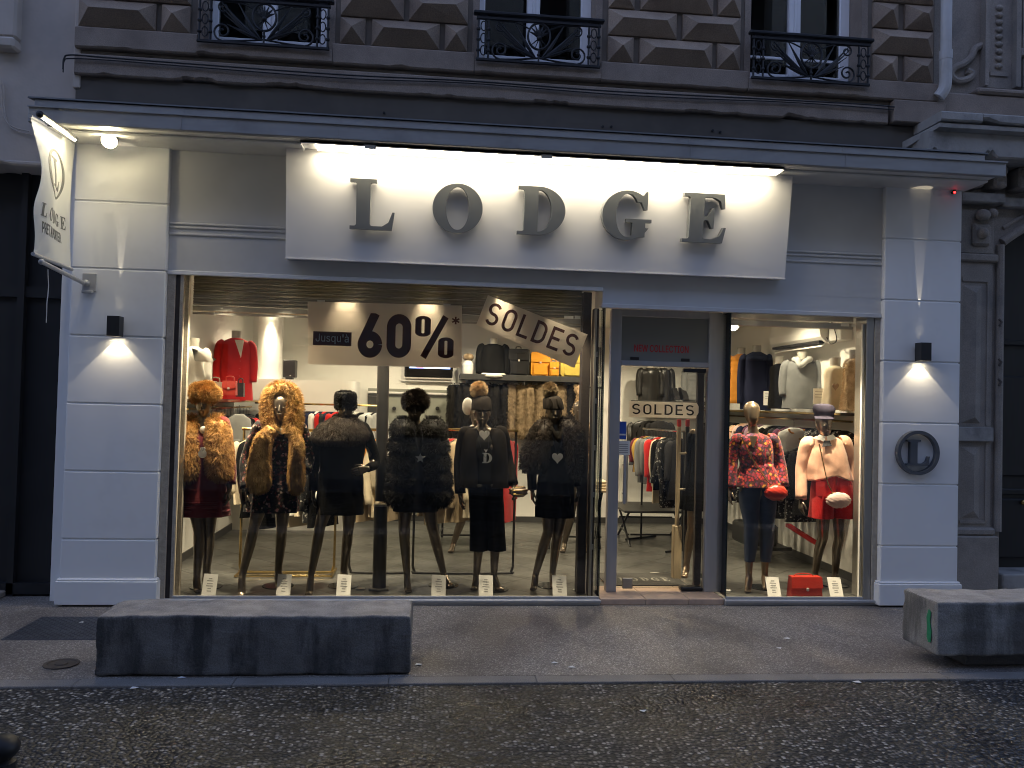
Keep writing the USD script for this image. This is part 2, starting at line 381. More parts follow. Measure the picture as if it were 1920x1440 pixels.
def floral(name, stops, scale, bscale=3.0):
    N = {'g': ('geometry', {}), 'n': ('noise_texture', {'scale': 14.0, 'detail': 3.0}), 'm': ('vector_math', {'math_type': 'multiply_add', 'vector2': (0.06, 0.06, 0.06)}),
         'v': ('voronoi_texture', {'scale': scale, 'randomness': 1.0}), 's': ('separate_color', {}), 'r': ('rgb_ramp', {'ramp': stops, 'interpolate': False}), 'd': ('rgb_ramp', {'ramp': [(0.0, (1, 1, 1)), (0.38, (0.9, 0.9, 0.9)), (0.62, (0.12, 0.12, 0.12))]}),
         'mm': ('mix', {'mix_type': 'multiply', 'fac': 1.0}), 'p': ('principled_bsdf', {'roughness': 0.75, 'sheen_weight': 0.1, 'specular_ior_level': 0.3})}
    L = [('g.position', 'n.vector'), ('n.color', 'm.vector1'), ('g.position', 'm.vector3'), ('m.vector', 'v.vector'), ('v.color', 's.color'), ('s.r', 'r.fac'), ('v.distance', 'd.fac'), ('r.color', 'mm.color1'), ('d.color', 'mm.color2'), ('mm.color', 'p.base_color')]
    MAT[name] = usdkit.material(stage, '/World/Looks/'+name, N, L, surface='p.BSDF')


floral('floral_dark', [(0, (0.010, 0.008, 0.012)), (0.55, (0.12, 0.02, 0.02)), (0.68, (0.35, 0.16, 0.14)), (0.80, (0.05, 0.05, 0.02)), (0.9, (0.45, 0.33, 0.28))], 42.0)
floral('floral_red', [(0, (0.34, 0.012, 0.02)), (0.34, (0.20, 0.01, 0.03)), (0.55, (0.50, 0.05, 0.02)), (0.7, (0.06, 0.012, 0.05)), (0.82, (0.55, 0.22, 0.03)), (0.93, (0.30, 0.05, 0.10))], 34.0)
floral('polka', [(0, (0.012, 0.012, 0.013)), (0.55, (0.012, 0.012, 0.013)), (0.72, (0.45, 0.43, 0.40)), (0.86, (0.02, 0.02, 0.02))], 60.0)


def furmat(name, root, tip):
    N = {'g': ('geometry', {}), 'n': ('noise_texture', {'scale': 16.0, 'detail': 4.0}), 'r': ('rgb_ramp', {'ramp': [(0.3, root), (0.7, tip)]}), 'p': ('principled_bsdf', {'roughness': 0.6, 'specular_ior_level': 0.2})}
    MAT[name] = usdkit.material(stage, '/World/Looks/'+name, N, [('g.position', 'n.vector'), ('n.fac', 'r.fac'), ('r.color', 'p.base_color')], surface='p.BSDF')


furmat('fur_fox', (0.16, 0.075, 0.022), (0.50, 0.27, 0.085))
furmat('fur_gold', (0.17, 0.085, 0.025), (0.50, 0.29, 0.09))
furmat('fur_black', (0.005, 0.0045, 0.0045), (0.013, 0.0115, 0.011))
furmat('fur_brown', (0.010, 0.007, 0.0055), (0.035, 0.024, 0.017))
furmat('fur_tan', (0.13, 0.09, 0.05), (0.40, 0.30, 0.19))
furmat('fur_pale', (0.35, 0.24, 0.13), (0.70, 0.52, 0.33))
furmat('fur_collar', (0.014, 0.010, 0.008), (0.050, 0.036, 0.027))

MAT['glass'] = usdkit.material(stage, '/World/Looks/glass', {'f': ('fresnel', {'IOR': 1.45}), 't': ('transparent_bsdf', {'color': (0.95, 0.965, 0.955)}), 'g': ('glossy_bsdf', {'roughness': 0.0, 'color': (0.9, 0.9, 0.9)}), 'm': ('mix_closure', {})},
                               [('f.fac', 'm.fac'), ('t.BSDF', 'm.closure1'), ('g.BSDF', 'm.closure2')], surface='m.closure')
MAT['glass_edge'] = usdkit.material(stage, '/World/Looks/glass_edge', {'t': ('transparent_bsdf', {'color': (0.30, 0.42, 0.40)}), 'g': ('glossy_bsdf', {'roughness': 0.1, 'color': (0.3, 0.4, 0.4)}), 'm': ('mix_closure', {'fac': 0.3})},
                                    [('t.BSDF', 'm.closure1'), ('g.BSDF', 'm.closure2')], surface='m.closure')


def paper(name, col, tr=0.35):
    MAT[name] = usdkit.material(stage, '/World/Looks/'+name, {'g': ('geometry', {}), 'n': ('noise_texture', {'scale': 3.0, 'detail': 3.0}), 'r': ('rgb_ramp', {'ramp': [(0.3, tuple(np.array(col)*0.95)), (0.7, tuple(np.array(col)*1.03))]}), 'd': ('diffuse_bsdf', {}), 't': ('translucent_bsdf', {'color': col}), 'm': ('mix_closure', {'fac': tr})},
                                [('g.position', 'n.vector'), ('n.fac', 'r.fac'), ('r.color', 'd.color'), ('d.BSDF', 'm.closure1'), ('t.BSDF', 'm.closure2')], surface='m.closure')


paper('poster_paper', (0.86, 0.81, 0.75), 0.55)
paper('banner_cloth', (0.80, 0.80, 0.78), 0.4)


def asphalt(name, stones, binder, scale, wet, bumpd, tint=None):
    """Aggregate set in a binder: cells of stone with their own tone, damp patches that are smoother."""
    N = {'g': ('geometry', {}), 'v': ('voronoi_texture', {'scale': scale, 'randomness': 1.0}), 's': ('separate_color', {}), 'r': ('rgb_ramp', {'ramp': stones}),
         'e': ('rgb_ramp', {'ramp': [(0.0, (0, 0, 0)), (0.30, (0.05, 0.05, 0.05)), (0.62, (1, 1, 1))]}), 'm': ('mix', {'mix_type': 'mix', 'color2': binder}),
         'w': ('noise_texture', {'scale': 0.75, 'detail': 5.0, 'roughness': 0.6}), 'wr': ('rgb_ramp', {'ramp': [(0.42, (0, 0, 0)), (0.62, (1, 1, 1))]}),
         'k': ('mix', {'mix_type': 'multiply', 'color2': (0.55, 0.54, 0.55)}), 'ro': ('map_range', {'to_min': 0.72, 'to_max': wet}), 'bs': ('map_range', {'to_min': 0.9, 'to_max': 0.6}),
         'n2': ('noise_texture', {'scale': scale*3.0, 'detail': 3.0}), 'hr': ('map_range', {'to_min': 0.0, 'to_max': 0.30}), 'ad': ('math', {'math_type': 'multiply_add', 'value2': -1.0}), 'b': ('bump', {'strength': 0.85, 'distance': bumpd}),
         'p': ('principled_bsdf', {'specular_ior_level': 0.5})}
    L = [('g.position', 'v.vector'), ('v.color', 's.color'), ('s.r', 'r.fac'), ('v.distance', 'e.fac'), ('e.color', 'm.fac'), ('r.color', 'm.color1'), ('g.position', 'w.vector'), ('w.fac', 'wr.fac'),
         ('wr.color', 'k.fac'), ('m.color', 'k.color1'), ('k.color', 'p.base_color'), ('wr.color', 'ro.value'), ('ro.result', 'p.roughness'), ('wr.color', 'bs.value'), ('bs.result', 'b.strength'), ('g.position', 'n2.vector'),
         ('v.distance', 'ad.value1'), ('n2.fac', 'hr.value'), ('hr.result', 'ad.value3'), ('ad.value', 'b.height'), ('b.normal', 'p.normal')]
    MAT[name] = usdkit.material(stage, '/World/Looks/'+name, N, L, surface='p.BSDF')


asphalt('road_asphalt', [(0, (0.022, 0.021, 0.020)), (0.40, (0.070, 0.066, 0.062)), (0.70, (0.17, 0.16, 0.15)), (0.88, (0.34, 0.325, 0.305)), (1, (0.62, 0.60, 0.57))], (0.009, 0.009, 0.0095), 40.0, 0.20, 0.022)
asphalt('pavement_asphalt', [(0, (0.22, 0.194, 0.17)), (0.5, (0.38, 0.338, 0.298)), (0.85, (0.48, 0.435, 0.39)), (1, (0.70, 0.65, 0.59))], (0.20, 0.176, 0.154), 80.0, 0.5, 0.006)
mat('kerb_granite', (0.25, 0.23, 0.21), 0.8, var=0.14, scale=6, bump=0.35, bscale=110, fine=0.3, dirt=(0.16, 0.145, 0.13), dscale=3, rnd=0.04)
# ================================================================ ground
ROADZ = -0.014
obj('road', box(-200, 200, -9.0, -2.04, ROADZ-0.1, ROADZ), 'road_asphalt', kind='structure')
obj('ground', box(-300, 300, -300, 300, -0.6, -0.3), 'pavement_asphalt', kind='structure')
obj('pavement', box(-200, 200, -1.90, 0.55, -0.2, 0.0), 'pavement_asphalt', kind='structure')
obj('pavement_opposite', box(-200, 200, -11.5, -9.1, -0.2, 0.02), 'pavement_asphalt', kind='structure')
kerb = thing('kerb', (3, -1.97, -0.2), kind='structure')
x = -12.0
while x < 22:
    L_ = 1.0+RNG.uniform(-0.04, 0.04)
    obj('kerb_stone', box(x, x+L_-0.002, -2.04, -1.903, -0.2, 0.001+RNG.uniform(-0.001, 0.001), 0.005), 'kerb_granite', kerb); x += L_
obj('kerb_opposite', box(-200, 200, -9.1, -9.0, -0.2, 0.03), 'kerb_granite', kind='structure')

# ================================================================ house across the street (seen mirrored in the upstairs panes)
ob = thing('street_house', (4, -12, 0), 'stone house across the street, mirrored in the upstairs window panes', 'building')
OY = -11.5
xs = [-26+2.6*k for k in range(24)]
parts_ = [box(-30, 38, OY-0.5, OY, 0, 1.0)]
for s in range(4):
    z0 = 1.0+s*3.2
    parts_.append(box(-30, 38, OY-0.5, OY, z0+2.1, z0+3.2)); parts_.append(box(-30, 38, OY-0.02, OY+0.12, z0+2.9, z0+3.05))
    for xx in xs: parts_.append(box(xx+1.15, xx+2.6, OY-0.5, OY, z0, z0+2.1))
obj('wall', cat(*parts_), 'opposite_wall', ob)
obj('back_wall', box(-30, 38, OY-9, OY-1.2, 0, 13.8), 'room_dark', ob)
obj('roof', hull([(-30, OY, 13.8), (38, OY, 13.8), (-30, OY-9, 13.8), (38, OY-9, 13.8), (-30, OY-4.5, 16.5), (38, OY-4.5, 16.5)]), 'zinc_dark', ob)

# ================================================================ stone house above the shop
UW = 0.10
house = thing('stone_house', (4, UW, 0), 'brown stone house with diamond-cut blocks above the clothes shop', 'building')
WIN = [(0.98, 2.22), (3.50, 4.74), (6.16, 7.42)]
ZB, ZT = 5.12, 7.6
segs = [-0.06, *[v for w in WIN for v in w], 8.13]
for k in range(0, len(segs), 2):
    obj('wall', box(segs[k], segs[k+1], UW, UW+0.45, 5.16, ZT+0.8), 'stone_joint', house)
for a, b in WIN: obj('wall', box(a, b, UW, UW+0.45, ZT, ZT+0.8), 'stone_joint', house)
for x0 in range(-30, 40, 34):
    pass
obj('wall', box(-0.06, 8.13, UW, UW+0.45, ZT+0.8, 13.5), 'stone', house)


def block(x0, x1, z0, z1):
    y0 = UW-0.035; m_ = 0.016; d = 0.105; h = (z1-z0)/2-m_; w = (x1-x0)/2-m_; cx, cz = (x0+x1)/2, (z0+z1)/2
    rdg = max(w-h, 0.0); j = RNG.uniform(-0.006, 0.006, 4); pts = []
    for s in (-1, 1):
        for t in (-1, 1):
            pts += [(cx+s*(w+m_), UW+0.05, cz+t*(h+m_)), (cx+s*(w+m_), y0+0.004, cz+t*(h+m_)), (cx+s*w, y0, cz+t*h)]
    pts += [(cx-rdg+j[0], y0-d+j[1], cz+j[2]), (cx+rdg+j[0]+0.001, y0-d+j[1], cz+j[3])]
    obj('stone_block', hull(pts), 'stone_block', house)


R0, R1, R2, R3 = (5.185, 5.43), (5.448, 5.693), (5.711, 5.956), (5.974, 6.22)
for row, xs_ in ((R0, [(-0.05, 0.62), (0.67, 0.92)]), (R1, [(-0.05, 0.20), (0.25, 0.92)]), (R2, [(-0.05, 0.62), (0.67, 0.92)]),
                 (R0, [(2.27, 2.50), (2.56, 3.19), (3.24, 3.45)]), (R1, [(2.27, 2.85), (2.90, 3.45)]), (R2, [(2.27, 2.50), (2.56, 3.19), (3.24, 3.45)]),
                 (R0, [(4.80, 5.05), (5.11, 5.83), (5.88, 6.11)]), (R1, [(4.80, 5.47), (5.53, 6.11)]), (R2, [(4.80, 5.05), (5.11, 5.83), (5.88, 6.11)]), (R3, [(4.80, 5.47), (5.53, 6.11)]),
                 (R0, [(7.47, 7.73), (7.80, 8.10)]), (R1, [(7.47, 8.10)]), (R2, [(7.47, 7.73), (7.80, 8.10)]), (R3, [(7.47, 8.10)])):
    for a, b in xs_: block(a, b, *row)


def worn(x0, x1, y0, y1, z0, z1, amp=0.015, n=90, seed=0, top=False):
    """A stone course whose lower front edge is chipped."""
    xs = np.linspace(x0, x1, n); nz = meshkit.fbm(np.stack([xs*5.3, xs*0+seed, xs*0], 1), 6, seed); nz2 = meshkit.fbm(np.stack([xs*21, xs*0+seed+5, xs*0], 1), 4, seed)
    chip = np.maximum(nz-0.54, 0)*11*amp+(nz2-0.5)*amp*0.7; V, F = [], []
    for k, xx in enumerate(xs):
        V += [(xx, y1, z0), (xx, y0+0.012+max(chip[k], 0)*0.5, z0+chip[k]), (xx, y0, z0+0.014+max(chip[k], 0)*1.3), (xx, y0, z1-0.012), (xx, y0+0.012, z1), (xx, y1, z1)]
    for k in range(n-1):
        a, b = k*6, k*6+6
        for j in range(6):
            j2 = (j+1) % 6; F += [[a+j, b+j2, b+j], [a+j, a+j2, b+j2]]
    for e, fl in ((0, 1), ((n-1)*6, -1)):
        for j in range(1, 5): F.append([e, e+j+1, e+j][::1] if fl < 0 else [e, e+j, e+j+1])
    return np.array(V), np.array(F)


# stone courses under the windows
edges = [-0.06, 1.0, 2.21, 3.52, 4.73, 6.18, 7.40, 8.13]
for k in range(len(edges)-1):
    d = 0.012 if k % 2 else 0.0
    obj('sill_course', worn(edges[k]+0.002, edges[k+1]-0.002, UW-0.075-d, UW+0.45, 4.975, 5.10 if k % 2 else 5.165, 0.004, 60, k+3), 'stone', house)
obj('string_course', worn(-0.06, 8.13, UW-0.02, UW+0.45, 4.925, 4.975, 0.006, 200, 41), 'stone_joint', house)
obj('lower_course', worn(-0.06, 7.62, UW-0.06, UW+0.45, 4.735, 4.925, 0.007, 420, 17), 'stone', house)
obj('old_fascia', box(-0.06, 8.2, UW-0.01, UW+0.4, 4.05, 4.735), 'old_fascia', house)  # band of wall above the canopy, given a dark base colour
obj('floor_slab', box(-0.06, 8.4, UW+0.46, 9.0, 4.3, 5.1), 'room_dark', house)
# old arch scar on the dark band
pa = [(2.36+0.75*math.cos(t)*1.0, UW-0.013, 4.02+0.50*math.sin(t)) for t in np.linspace(math.pi*0.98, 0.02, 30)]
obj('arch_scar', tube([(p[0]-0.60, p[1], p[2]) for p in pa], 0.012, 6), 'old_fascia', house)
for px, py in ((720, 212), (1130, 238), (1146, 238), (1336, 245), (1350, 248)):
    p = at(px, py, UW-0.012); obj('fixing_hole', cyl(p+[0, 0.0, 0], p+[0, -0.012, 0], 0.012, 8), 'room_dark', house)

# windows upstairs
for k, (a, b) in enumerate(WIN):
    w = obj('window', cat(box(a+0.06, a+0.125, 0.33, 0.40, ZB+0.02, ZT, 0.008), box(b-0.165, b-0.06, 0.33, 0.40, ZB+0.02, ZT, 0.008), box(a+0.1, b-0.1, 0.335, 0.395, ZB+0.02, ZB+0.10, 0.008), box(a+0.1, b-0.1, 0.335, 0.395, ZT-0.1, ZT, 0.008)), 'window_white', house)
    m_ = (a+b)/2-0.02
    obj('centre_stile', cat(box(m_-0.065, m_-0.003, 0.31, 0.385, ZB+0.06, ZT-0.06, 0.01), box(m_+0.003, m_+0.065, 0.315, 0.39, ZB+0.06, ZT-0.06, 0.01), box(m_-0.012, m_+0.012, 0.298, 0.315, ZB+0.07, ZT-0.06, 0.006)), 'window_white', w)
    obj('bottom_rail', cat(box(a+0.12, m_-0.065, 0.32, 0.385, ZB+0.095, ZB+0.16, 0.008), box(m_+0.065, b-0.16, 0.32, 0.385, ZB+0.095, ZB+0.16, 0.008)), 'window_white', w)
    obj('pane', box(a+0.12, m_-0.06, 0.352, 0.358, ZB+0.15, ZT-0.08), 'glass', w)
    obj('pane', box(m_+0.06, b-0.15, 0.352, 0.358, ZB+0.15, ZT-0.08), 'glass', w)
    obj('reveal', cat(box(a-0.002, a+0.06, 0.09, 0.56, 5.1, ZT), box(b-0.06, b+0.002, 0.09, 0.56, 5.1, ZT)), 'stone', w)
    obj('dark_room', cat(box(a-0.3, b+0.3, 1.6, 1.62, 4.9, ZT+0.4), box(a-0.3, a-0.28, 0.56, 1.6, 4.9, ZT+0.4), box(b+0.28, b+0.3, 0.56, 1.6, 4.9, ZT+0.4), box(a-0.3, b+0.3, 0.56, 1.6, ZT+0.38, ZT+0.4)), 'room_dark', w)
    if k == 2:
        obj('glazing_bar', cat(box(a+0.12, m_-0.065, 0.34, 0.372, 5.435, 5.462, 0.004), box(m_+0.065, b-0.16, 0.34, 0.372, 5.435, 5.462, 0.004)), 'window_white', w)


def spiral(cx, cz, r, turns, y, a0=0.0, sgn=1, n=28):
    t = np.linspace(0, 1, n); rr = r*(1-0.85*t); an = a0+sgn*t*turns*2*np.pi
    return np.stack([cx+rr*np.cos(an), np.full(n, y), cz+rr*np.sin(an)], 1)


# wrought iron window railings
for k, ((a, b), lab) in enumerate(zip(WIN, ('wrought iron railing before the dark window nearest the plaster wall, above the round lamp', 'wrought iron window railing above the first shop letters, between two block walls', 'wrought iron window railing in front of the brightest blue-white window, nearest the drainpipe'))):
    a, b = a+0.03, b-0.03; y = UW-0.12; z0, z1 = 5.07, 5.50; cx = (a+b)/2
    t = thing('window_railing', (cx, y, z0), lab, 'railing', 'iron railings of the upstairs windows')
    obj('handrail', cat(box(a-0.03, b+0.03, y-0.035, y+0.03, z1, z1+0.035, 0.01), box(a, b, y-0.015, y+0.015, z1-0.04, z1-0.012, 0.004)), 'iron', t)
    obj('bottom_rail', box(a, b, y-0.012, y+0.012, z0, z0+0.026, 0.004), 'iron', t)
    for xx in (a+0.02, a+0.115, b-0.115, b-0.02):
        obj('baluster', cat(cyl((xx, y, z0), (xx, y, z1), 0.010, 8), *[sph((xx, y, z0+h), 0.02, 1) for h in (0.10, 0.2, 0.30)]), 'iron', t)
    for xx in (a+0.0675, b-0.0675):
        obj('side_ornament', cat(*[tube([(xx+0.026*math.cos(q), y, z0+h+0.045*math.sin(q)) for q in np.linspace(0, 6.28, 12, endpoint=False)], 0.006, 5, True) for h in (0.10, 0.215, 0.33)]), 'iron', t)
    # medallion with a fan of rays
    mz = z0+0.265
    obj('medallion', cat(tube([(cx+0.105*math.cos(q), y, mz+0.125*math.sin(q)) for q in np.linspace(0, 6.283, 28, endpoint=False)], 0.011, 6, True),
                         *[tube([(cx, y, mz-0.02), (cx+0.045*math.sin(q), y-0.006, mz+0.05*math.cos(q)), (cx+0.10*math.sin(q), y, mz+0.11*math.cos(q))], [0.006, 0.012, 0.004], 6) for q in np.linspace(-1.2, 1.2, 7)],
                         *[tube([(cx, y, mz-0.02), (cx+0.09*math.sin(q), y, mz-0.02+0.09*math.cos(q))], [0.008, 0.004], 5) for q in (2.3, 2.8, 3.5, 4.0)], sph((cx, y-0.01, mz-0.02), 0.024, 1), cyl((cx, y, z0), (cx, y, mz-0.12), 0.010, 6), sph((cx, y, z0+0.09), 0.017, 1)), 'iron', t)
    for s in (-1, 1):
        leaves = []
        for q, (dx, dz) in enumerate(((0.40, 0.30), (0.36, 0.22), (0.33, 0.13), (0.25, 0.36), (0.42, 0.37))):
            P = smooth_path([(cx+s*0.02, y, z0+0.05), (cx+s*dx*0.45, y-0.01, z0+0.06+dz*0.30), (cx+s*dx, y, z0+0.05+dz)], 6); n_ = len(P)
            leaves.append(tube(P, 0.004+0.013*np.sin(np.linspace(0.2, np.pi, n_))**2, 6))
        obj('acanthus', cat(*leaves), 'iron', t)
        obj('scroll', cat(tube(spiral(cx+s*0.365, z0+0.11, 0.085, 1.6, y, -1.57, s), 0.009, 6), tube(smooth_path([(cx+s*0.365, y, z0+0.025), (cx+s*0.2, y, z0+0.035), (cx, y, z0+0.06)]), 0.009, 6)), 'iron', t)
        obj('scroll', cat(tube(spiral(cx+s*0.36, z1-0.10, 0.055, 1.4, y, 1.57, -s), 0.008, 6), tube(smooth_path([(cx+s*0.36, y, z1-0.045), (cx+s*0.22, y, z1-0.05), (cx+s*0.09, y, z1-0.10)]), 0.007, 6)), 'iron', t)

# cables along the stone course
P = [at(px, py, UW-0.092) for px, py in ((118, 130), (120, 110), (133, 103), (200, 108), (320, 117), (640, 140), (880, 152), (1130, 170), (1300, 179), (1480, 188), (1640, 197), (1700, 205), (1763, 222))]
obj('wall_cable', cat(tube(smooth_path(P, 8), 0.0075, 6), tube(smooth_path([p+[0, 0.005, -0.024+0.006*math.sin(k*2.3)] for k, p in enumerate(P)], 8), 0.0055, 6)), 'cable', label='pair of dark cables clipped along the stone course above the canopy', cat='cable')

# ================================================================ white drainpipe
dp = thing('drainpipe', (8.17, -0.02, 5.02), 'pale drainpipe ending above the cornice of the ornate house', 'drainpipe')
obj('pipe', cyl((8.17, -0.03, 5.18), (8.17, -0.03, 13), 0.052, 16), 'drain', dp)
obj('collar', cat(cyl((8.17, -0.03, 5.38), (8.17, -0.03, 5.47), 0.062, 16), cyl((8.17, -0.03, 5.30), (8.17, -0.03, 5.38), 0.058, 16)), 'drain', dp)
obj('outlet', tube(smooth_path([(8.17, -0.03, 5.32), (8.168, -0.03, 5.14), (8.15, -0.02, 5.07), (8.12, 0.0, 5.02)]), 0.058, 14), 'drain', dp)

# ================================================================ neighbour on the left: plaster over a black front
nb = thing('plaster_house', (-1.5, 0.14, 0), 'pale plastered neighbour house above a black closed front', 'building')
NX = -0.065
obj('wall', box(-14, NX, 0.13, 0.6, 3.93, 13.5), 'plaster', nb)
obj('corbel', cat(box(-0.75, -0.56, 0.02, 0.15, 5.02, 6.0, 0.02), box(-0.77, -0.56, -0.0, 0.15, 4.92, 5.02, 0.02)), 'plaster', nb)
obj('pilaster_strip', box(NX-0.02, NX+0.045, 0.075, 0.5, 4.62, 13.4, 0.01), 'plaster', nb)
obj('lintel', worn(-14, -0.12, 0.10, 0.6, 3.90, 3.945, 0.01, 120, 5), 'plaster', nb)
obj('dark_front', box(-14, -0.11, 0.42, 0.6, 0, 3.92), 'black_front', nb)
obj('frame', cat(box(-0.62, -0.56, 0.36, 0.42, 0, 3.9), box(-14, -0.11, 0.38, 0.42, 2.75, 2.85), box(-14, -0.11, 0.36, 0.42, 0.02, 0.12)), 'black_front', nb)
obj('step', box(-14, -0.62, 0.20, 0.42, 0, 0.055, 0.01), 'grey_stone', nb)
P = [at(px, py, 0.11) for px, py in ((2, 150), (4, 200), (12, 228), (30, 240), (55, 246))]
obj('wall_cable', cat(tube(smooth_path(P), 0.006, 6), tube(smooth_path([p+[0.02, 0, -0.03] for p in P]), 0.005, 6)), 'plaster', label='thin pale cable sagging on the plaster wall beside the hanging banner', cat='cable')

# ================================================================ neighbour on the right: ornate grey stone house
on = thing('ornate_house', (9.5, 0.1, 0), 'ornate grey stone house with an arched black doorway', 'building')
obj('wall', box(8.135, 16, 0.16, 0.7, 4.35, 13.5), 'grey_stone', on)
obj('wall', box(8.39, 8.93, 0.16, 0.7, 0, 4.35), 'grey_stone', on)
# arch over the door
ax, az, ar = 10.15, 2.05, 1.98
a0 = math.acos((8.93-ax)/ar) if abs((8.93-ax)/ar) < 1 else math.pi
ap = [(8.93, 4.35), (8.93, az+ar*math.sin(a0))]+[(ax+ar*math.cos(t), az+ar*math.sin(t)) for t in np.linspace(a0, math.pi-a0, 30)]+[(2*ax-8.93, 4.35)]
obj('arch_wall', extr(sg.Polygon(ap), 0.5, (0, 0.66, 0), (1, 0, 0), (0, 0, 1)), 'grey_stone', on)
obj('archivolt', cat(tube([(ax+(ar+0.03)*math.cos(t), 0.14, az+(ar+0.03)*math.sin(t)) for t in np.linspace(a0, math.pi-a0, 30)], 0.045, 8), tube([(ax+(ar+0.14)*math.cos(t), 0.15, az+(ar+0.14)*math.sin(t)) for t in np.linspace(a0-0.05, math.pi-a0, 30)], 0.02, 8), cyl((8.895, 0.14, 0.72), (8.895, 0.14, az+ar*math.sin(a0)), 0.04, 10)), 'grey_stone', on)
obj('door', box(8.9, 11.4, 0.45, 0.55, 0.3, 4.3), 'dark_door', on)
obj('door_panel', cat(box(9.02, 9.9, 0.42, 0.455, 1.25, 2.3, 0.02), box(9.02, 9.9, 0.42, 0.455, 0.4, 1.02, 0.02), box(8.93, 11.4, 0.41, 0.455, 1.06, 1.12, 0.01), box(8.93, 11.4, 0.41, 0.455, 2.62, 2.68, 0.01)), 'dark_door', on)
obj('door_knob', cat(sph(at(1919, 942, 0.40), 0.03, 2), cyl(at(1919, 942, 0.40), at(1919, 942, 0.40)+[0, 0.05, 0], 0.012)), 'brass', on)
obj('doorstep', box(8.93, 11.4, 0.10, 0.55, 0, 0.30, 0.012), 'pale_stone', on)
# pilaster beside the door
obj('pilaster', cat(box(8.43, 8.80, 0.115, 0.17, 0.74, 3.42, 0.006)), 'grey_stone', on)
obj('pilaster_panel', cat(box(8.47, 8.76, 0.103, 0.116, 3.22, 3.26), box(8.735, 8.76, 0.103, 0.116, 1.78, 3.22), box(8.47, 8.735, 0.103, 0.116, 0.80, 0.83), box(8.735, 8.76, 0.103, 0.116, 0.83, 1.60),
    hull([(8.48, 0.115, 1.80), (8.68, 0.115, 1.80), (8.48, 0.115, 3.18), (8.68, 0.115, 3.18), (8.60, 0.075, 1.86), (8.60, 0.075, 3.10)]), hull([(8.48, 0.115, 0.85), (8.68, 0.115, 0.85), (8.48, 0.115, 1.56), (8.68, 0.115, 1.56), (8.60, 0.08, 0.93), (8.60, 0.08, 1.48)])), 'grey_stone', on)
obj('plaque', box(8.42, 8.80, 0.075, 0.115, 1.62, 1.76, 0.006), 'pale_stone', on)
for zz in (2.25, 2.45, 2.85): obj('iron_stub', tube([(8.86, 0.10, zz), (8.875, 0.08, zz-0.03), (8.85, 0.08, zz-0.07)], 0.012, 6), 'cast_iron', on)
obj('pilaster_base', cat(box(8.39, 8.86, 0.06, 0.17, 0, 0.68, 0.012), box(8.39, 8.84, 0.08, 0.17, 0.68, 0.76, 0.02)), 'grey_stone', on)
obj('capital', cat(box(8.40, 8.84, 0.08, 0.17, 3.42, 3.5, 0.015), box(8.42, 8.80, 0.10, 0.17, 3.5, 3.95, 0.01), box(8.55, 8.74, 0.06, 0.11, 3.58, 3.80, 0.02), sph((8.64, 0.06, 3.70), 0.06, 2), sph((8.64, 0.05, 3.88), 0.075, 2, (1, 0.7, 0.8)), sph((8.74, 0.05, 3.9), 0.05, 2)), 'grey_stone', on)
obj('impost', cat(box(8.39, 8.86, 0.02, 0.17, 4.0, 4.10, 0.012), box(8.86, 12, 0.06, 0.17, 3.98, 4.08, 0.012)), 'pale_stone', on)
for k, xx in enumerate((8.52, 8.76, 9.02, 9.28)):
    obj('console', cat(box(xx-0.07, xx+0.07, -0.05, 0.17, 4.14, 4.36, 0.02), sph((xx, -0.05, 4.30), 0.055, 2), sph((xx, -0.02, 4.18), 0.045, 2)), 'grey_stone', on)
# cornice with chipped pale slabs
for k in range(9):
    xx = 7.92+k*0.42
    obj('cornice_slab', worn(xx, xx+0.414, -0.36, 0.2, 4.655, 4.745, 0.012, 16, k+60), 'pale_stone', on)
obj('cornice', cat(hull([(7.80, 0.1, 4.50), (7.92, -0.33, 4.60), (7.92, -0.33, 4.64), (7.80, 0.1, 4.58), (12, -0.33, 4.60), (12, -0.33, 4.64), (12, 0.1, 4.50), (12, 0.1, 4.64)]), worn(7.86, 12, -0.26, 0.2, 4.36, 4.59, 0.022, 160, 77)), 'pale_stone', on)
obj('cornice_wall', cat(box(7.66, 8.2, 0.0, 0.16, 4.75, 4.97, 0.01), box(8.1, 16, 0.05, 0.2, 4.76, 5.10, 0.02), box(8.55, 16, 0.02, 0.2, 5.10, 5.16, 0.02)), 'stone', on)
# scroll and bead strip beside the upstairs window
sc = [at(px, py, 0.14) for px, py in ((1842, 85), (1828, 92), (1820, 108), (1806, 120), (1788, 128), (1783, 142), (1795, 152), (1815, 148), (1822, 138), (1812, 133))]
obj('scroll', cat(tube(smooth_path(sc, 6), 0.036, 8), tube(smooth_path([at(px, py, 0.15) for px, py in ((1842, 85), (1846, 110), (1846, 155))]), 0.03, 8)), 'grey_stone', on)
obj('window_surround', cat(box(8.66, 8.70, 0.07, 0.17, 5.2, 7), box(8.98, 9.03, 0.05, 0.17, 5.2, 7), box(8.70, 8.98, 0.12, 0.17, 5.2, 7), box(8.74, 8.93, 0.105, 0.13, 5.32, 5.36)), 'grey_stone', on)
for k in range(9):
    zz = 5.42+k*0.075; obj('bead', sph((8.835, 0.115, zz), 0.036, 1, (1.15, 0.8, 0.85)), 'grey_stone', on)
obj('window', cat(box(9.05, 10.4, 0.10, 0.17, 5.62, 7.0)), 'room_dark', on)
obj('window_frame', cat(box(9.03, 10.4, 0.06, 0.18, 5.52, 5.60, 0.01), box(9.06, 9.12, 0.07, 0.16, 5.60, 7.0), *[cyl((9.10+0.09*k, 0.09, 5.18), (9.10+0.09*k, 0.09, 5.5), 0.028, 10) for k in range(6)]), 'grey_stone', on)

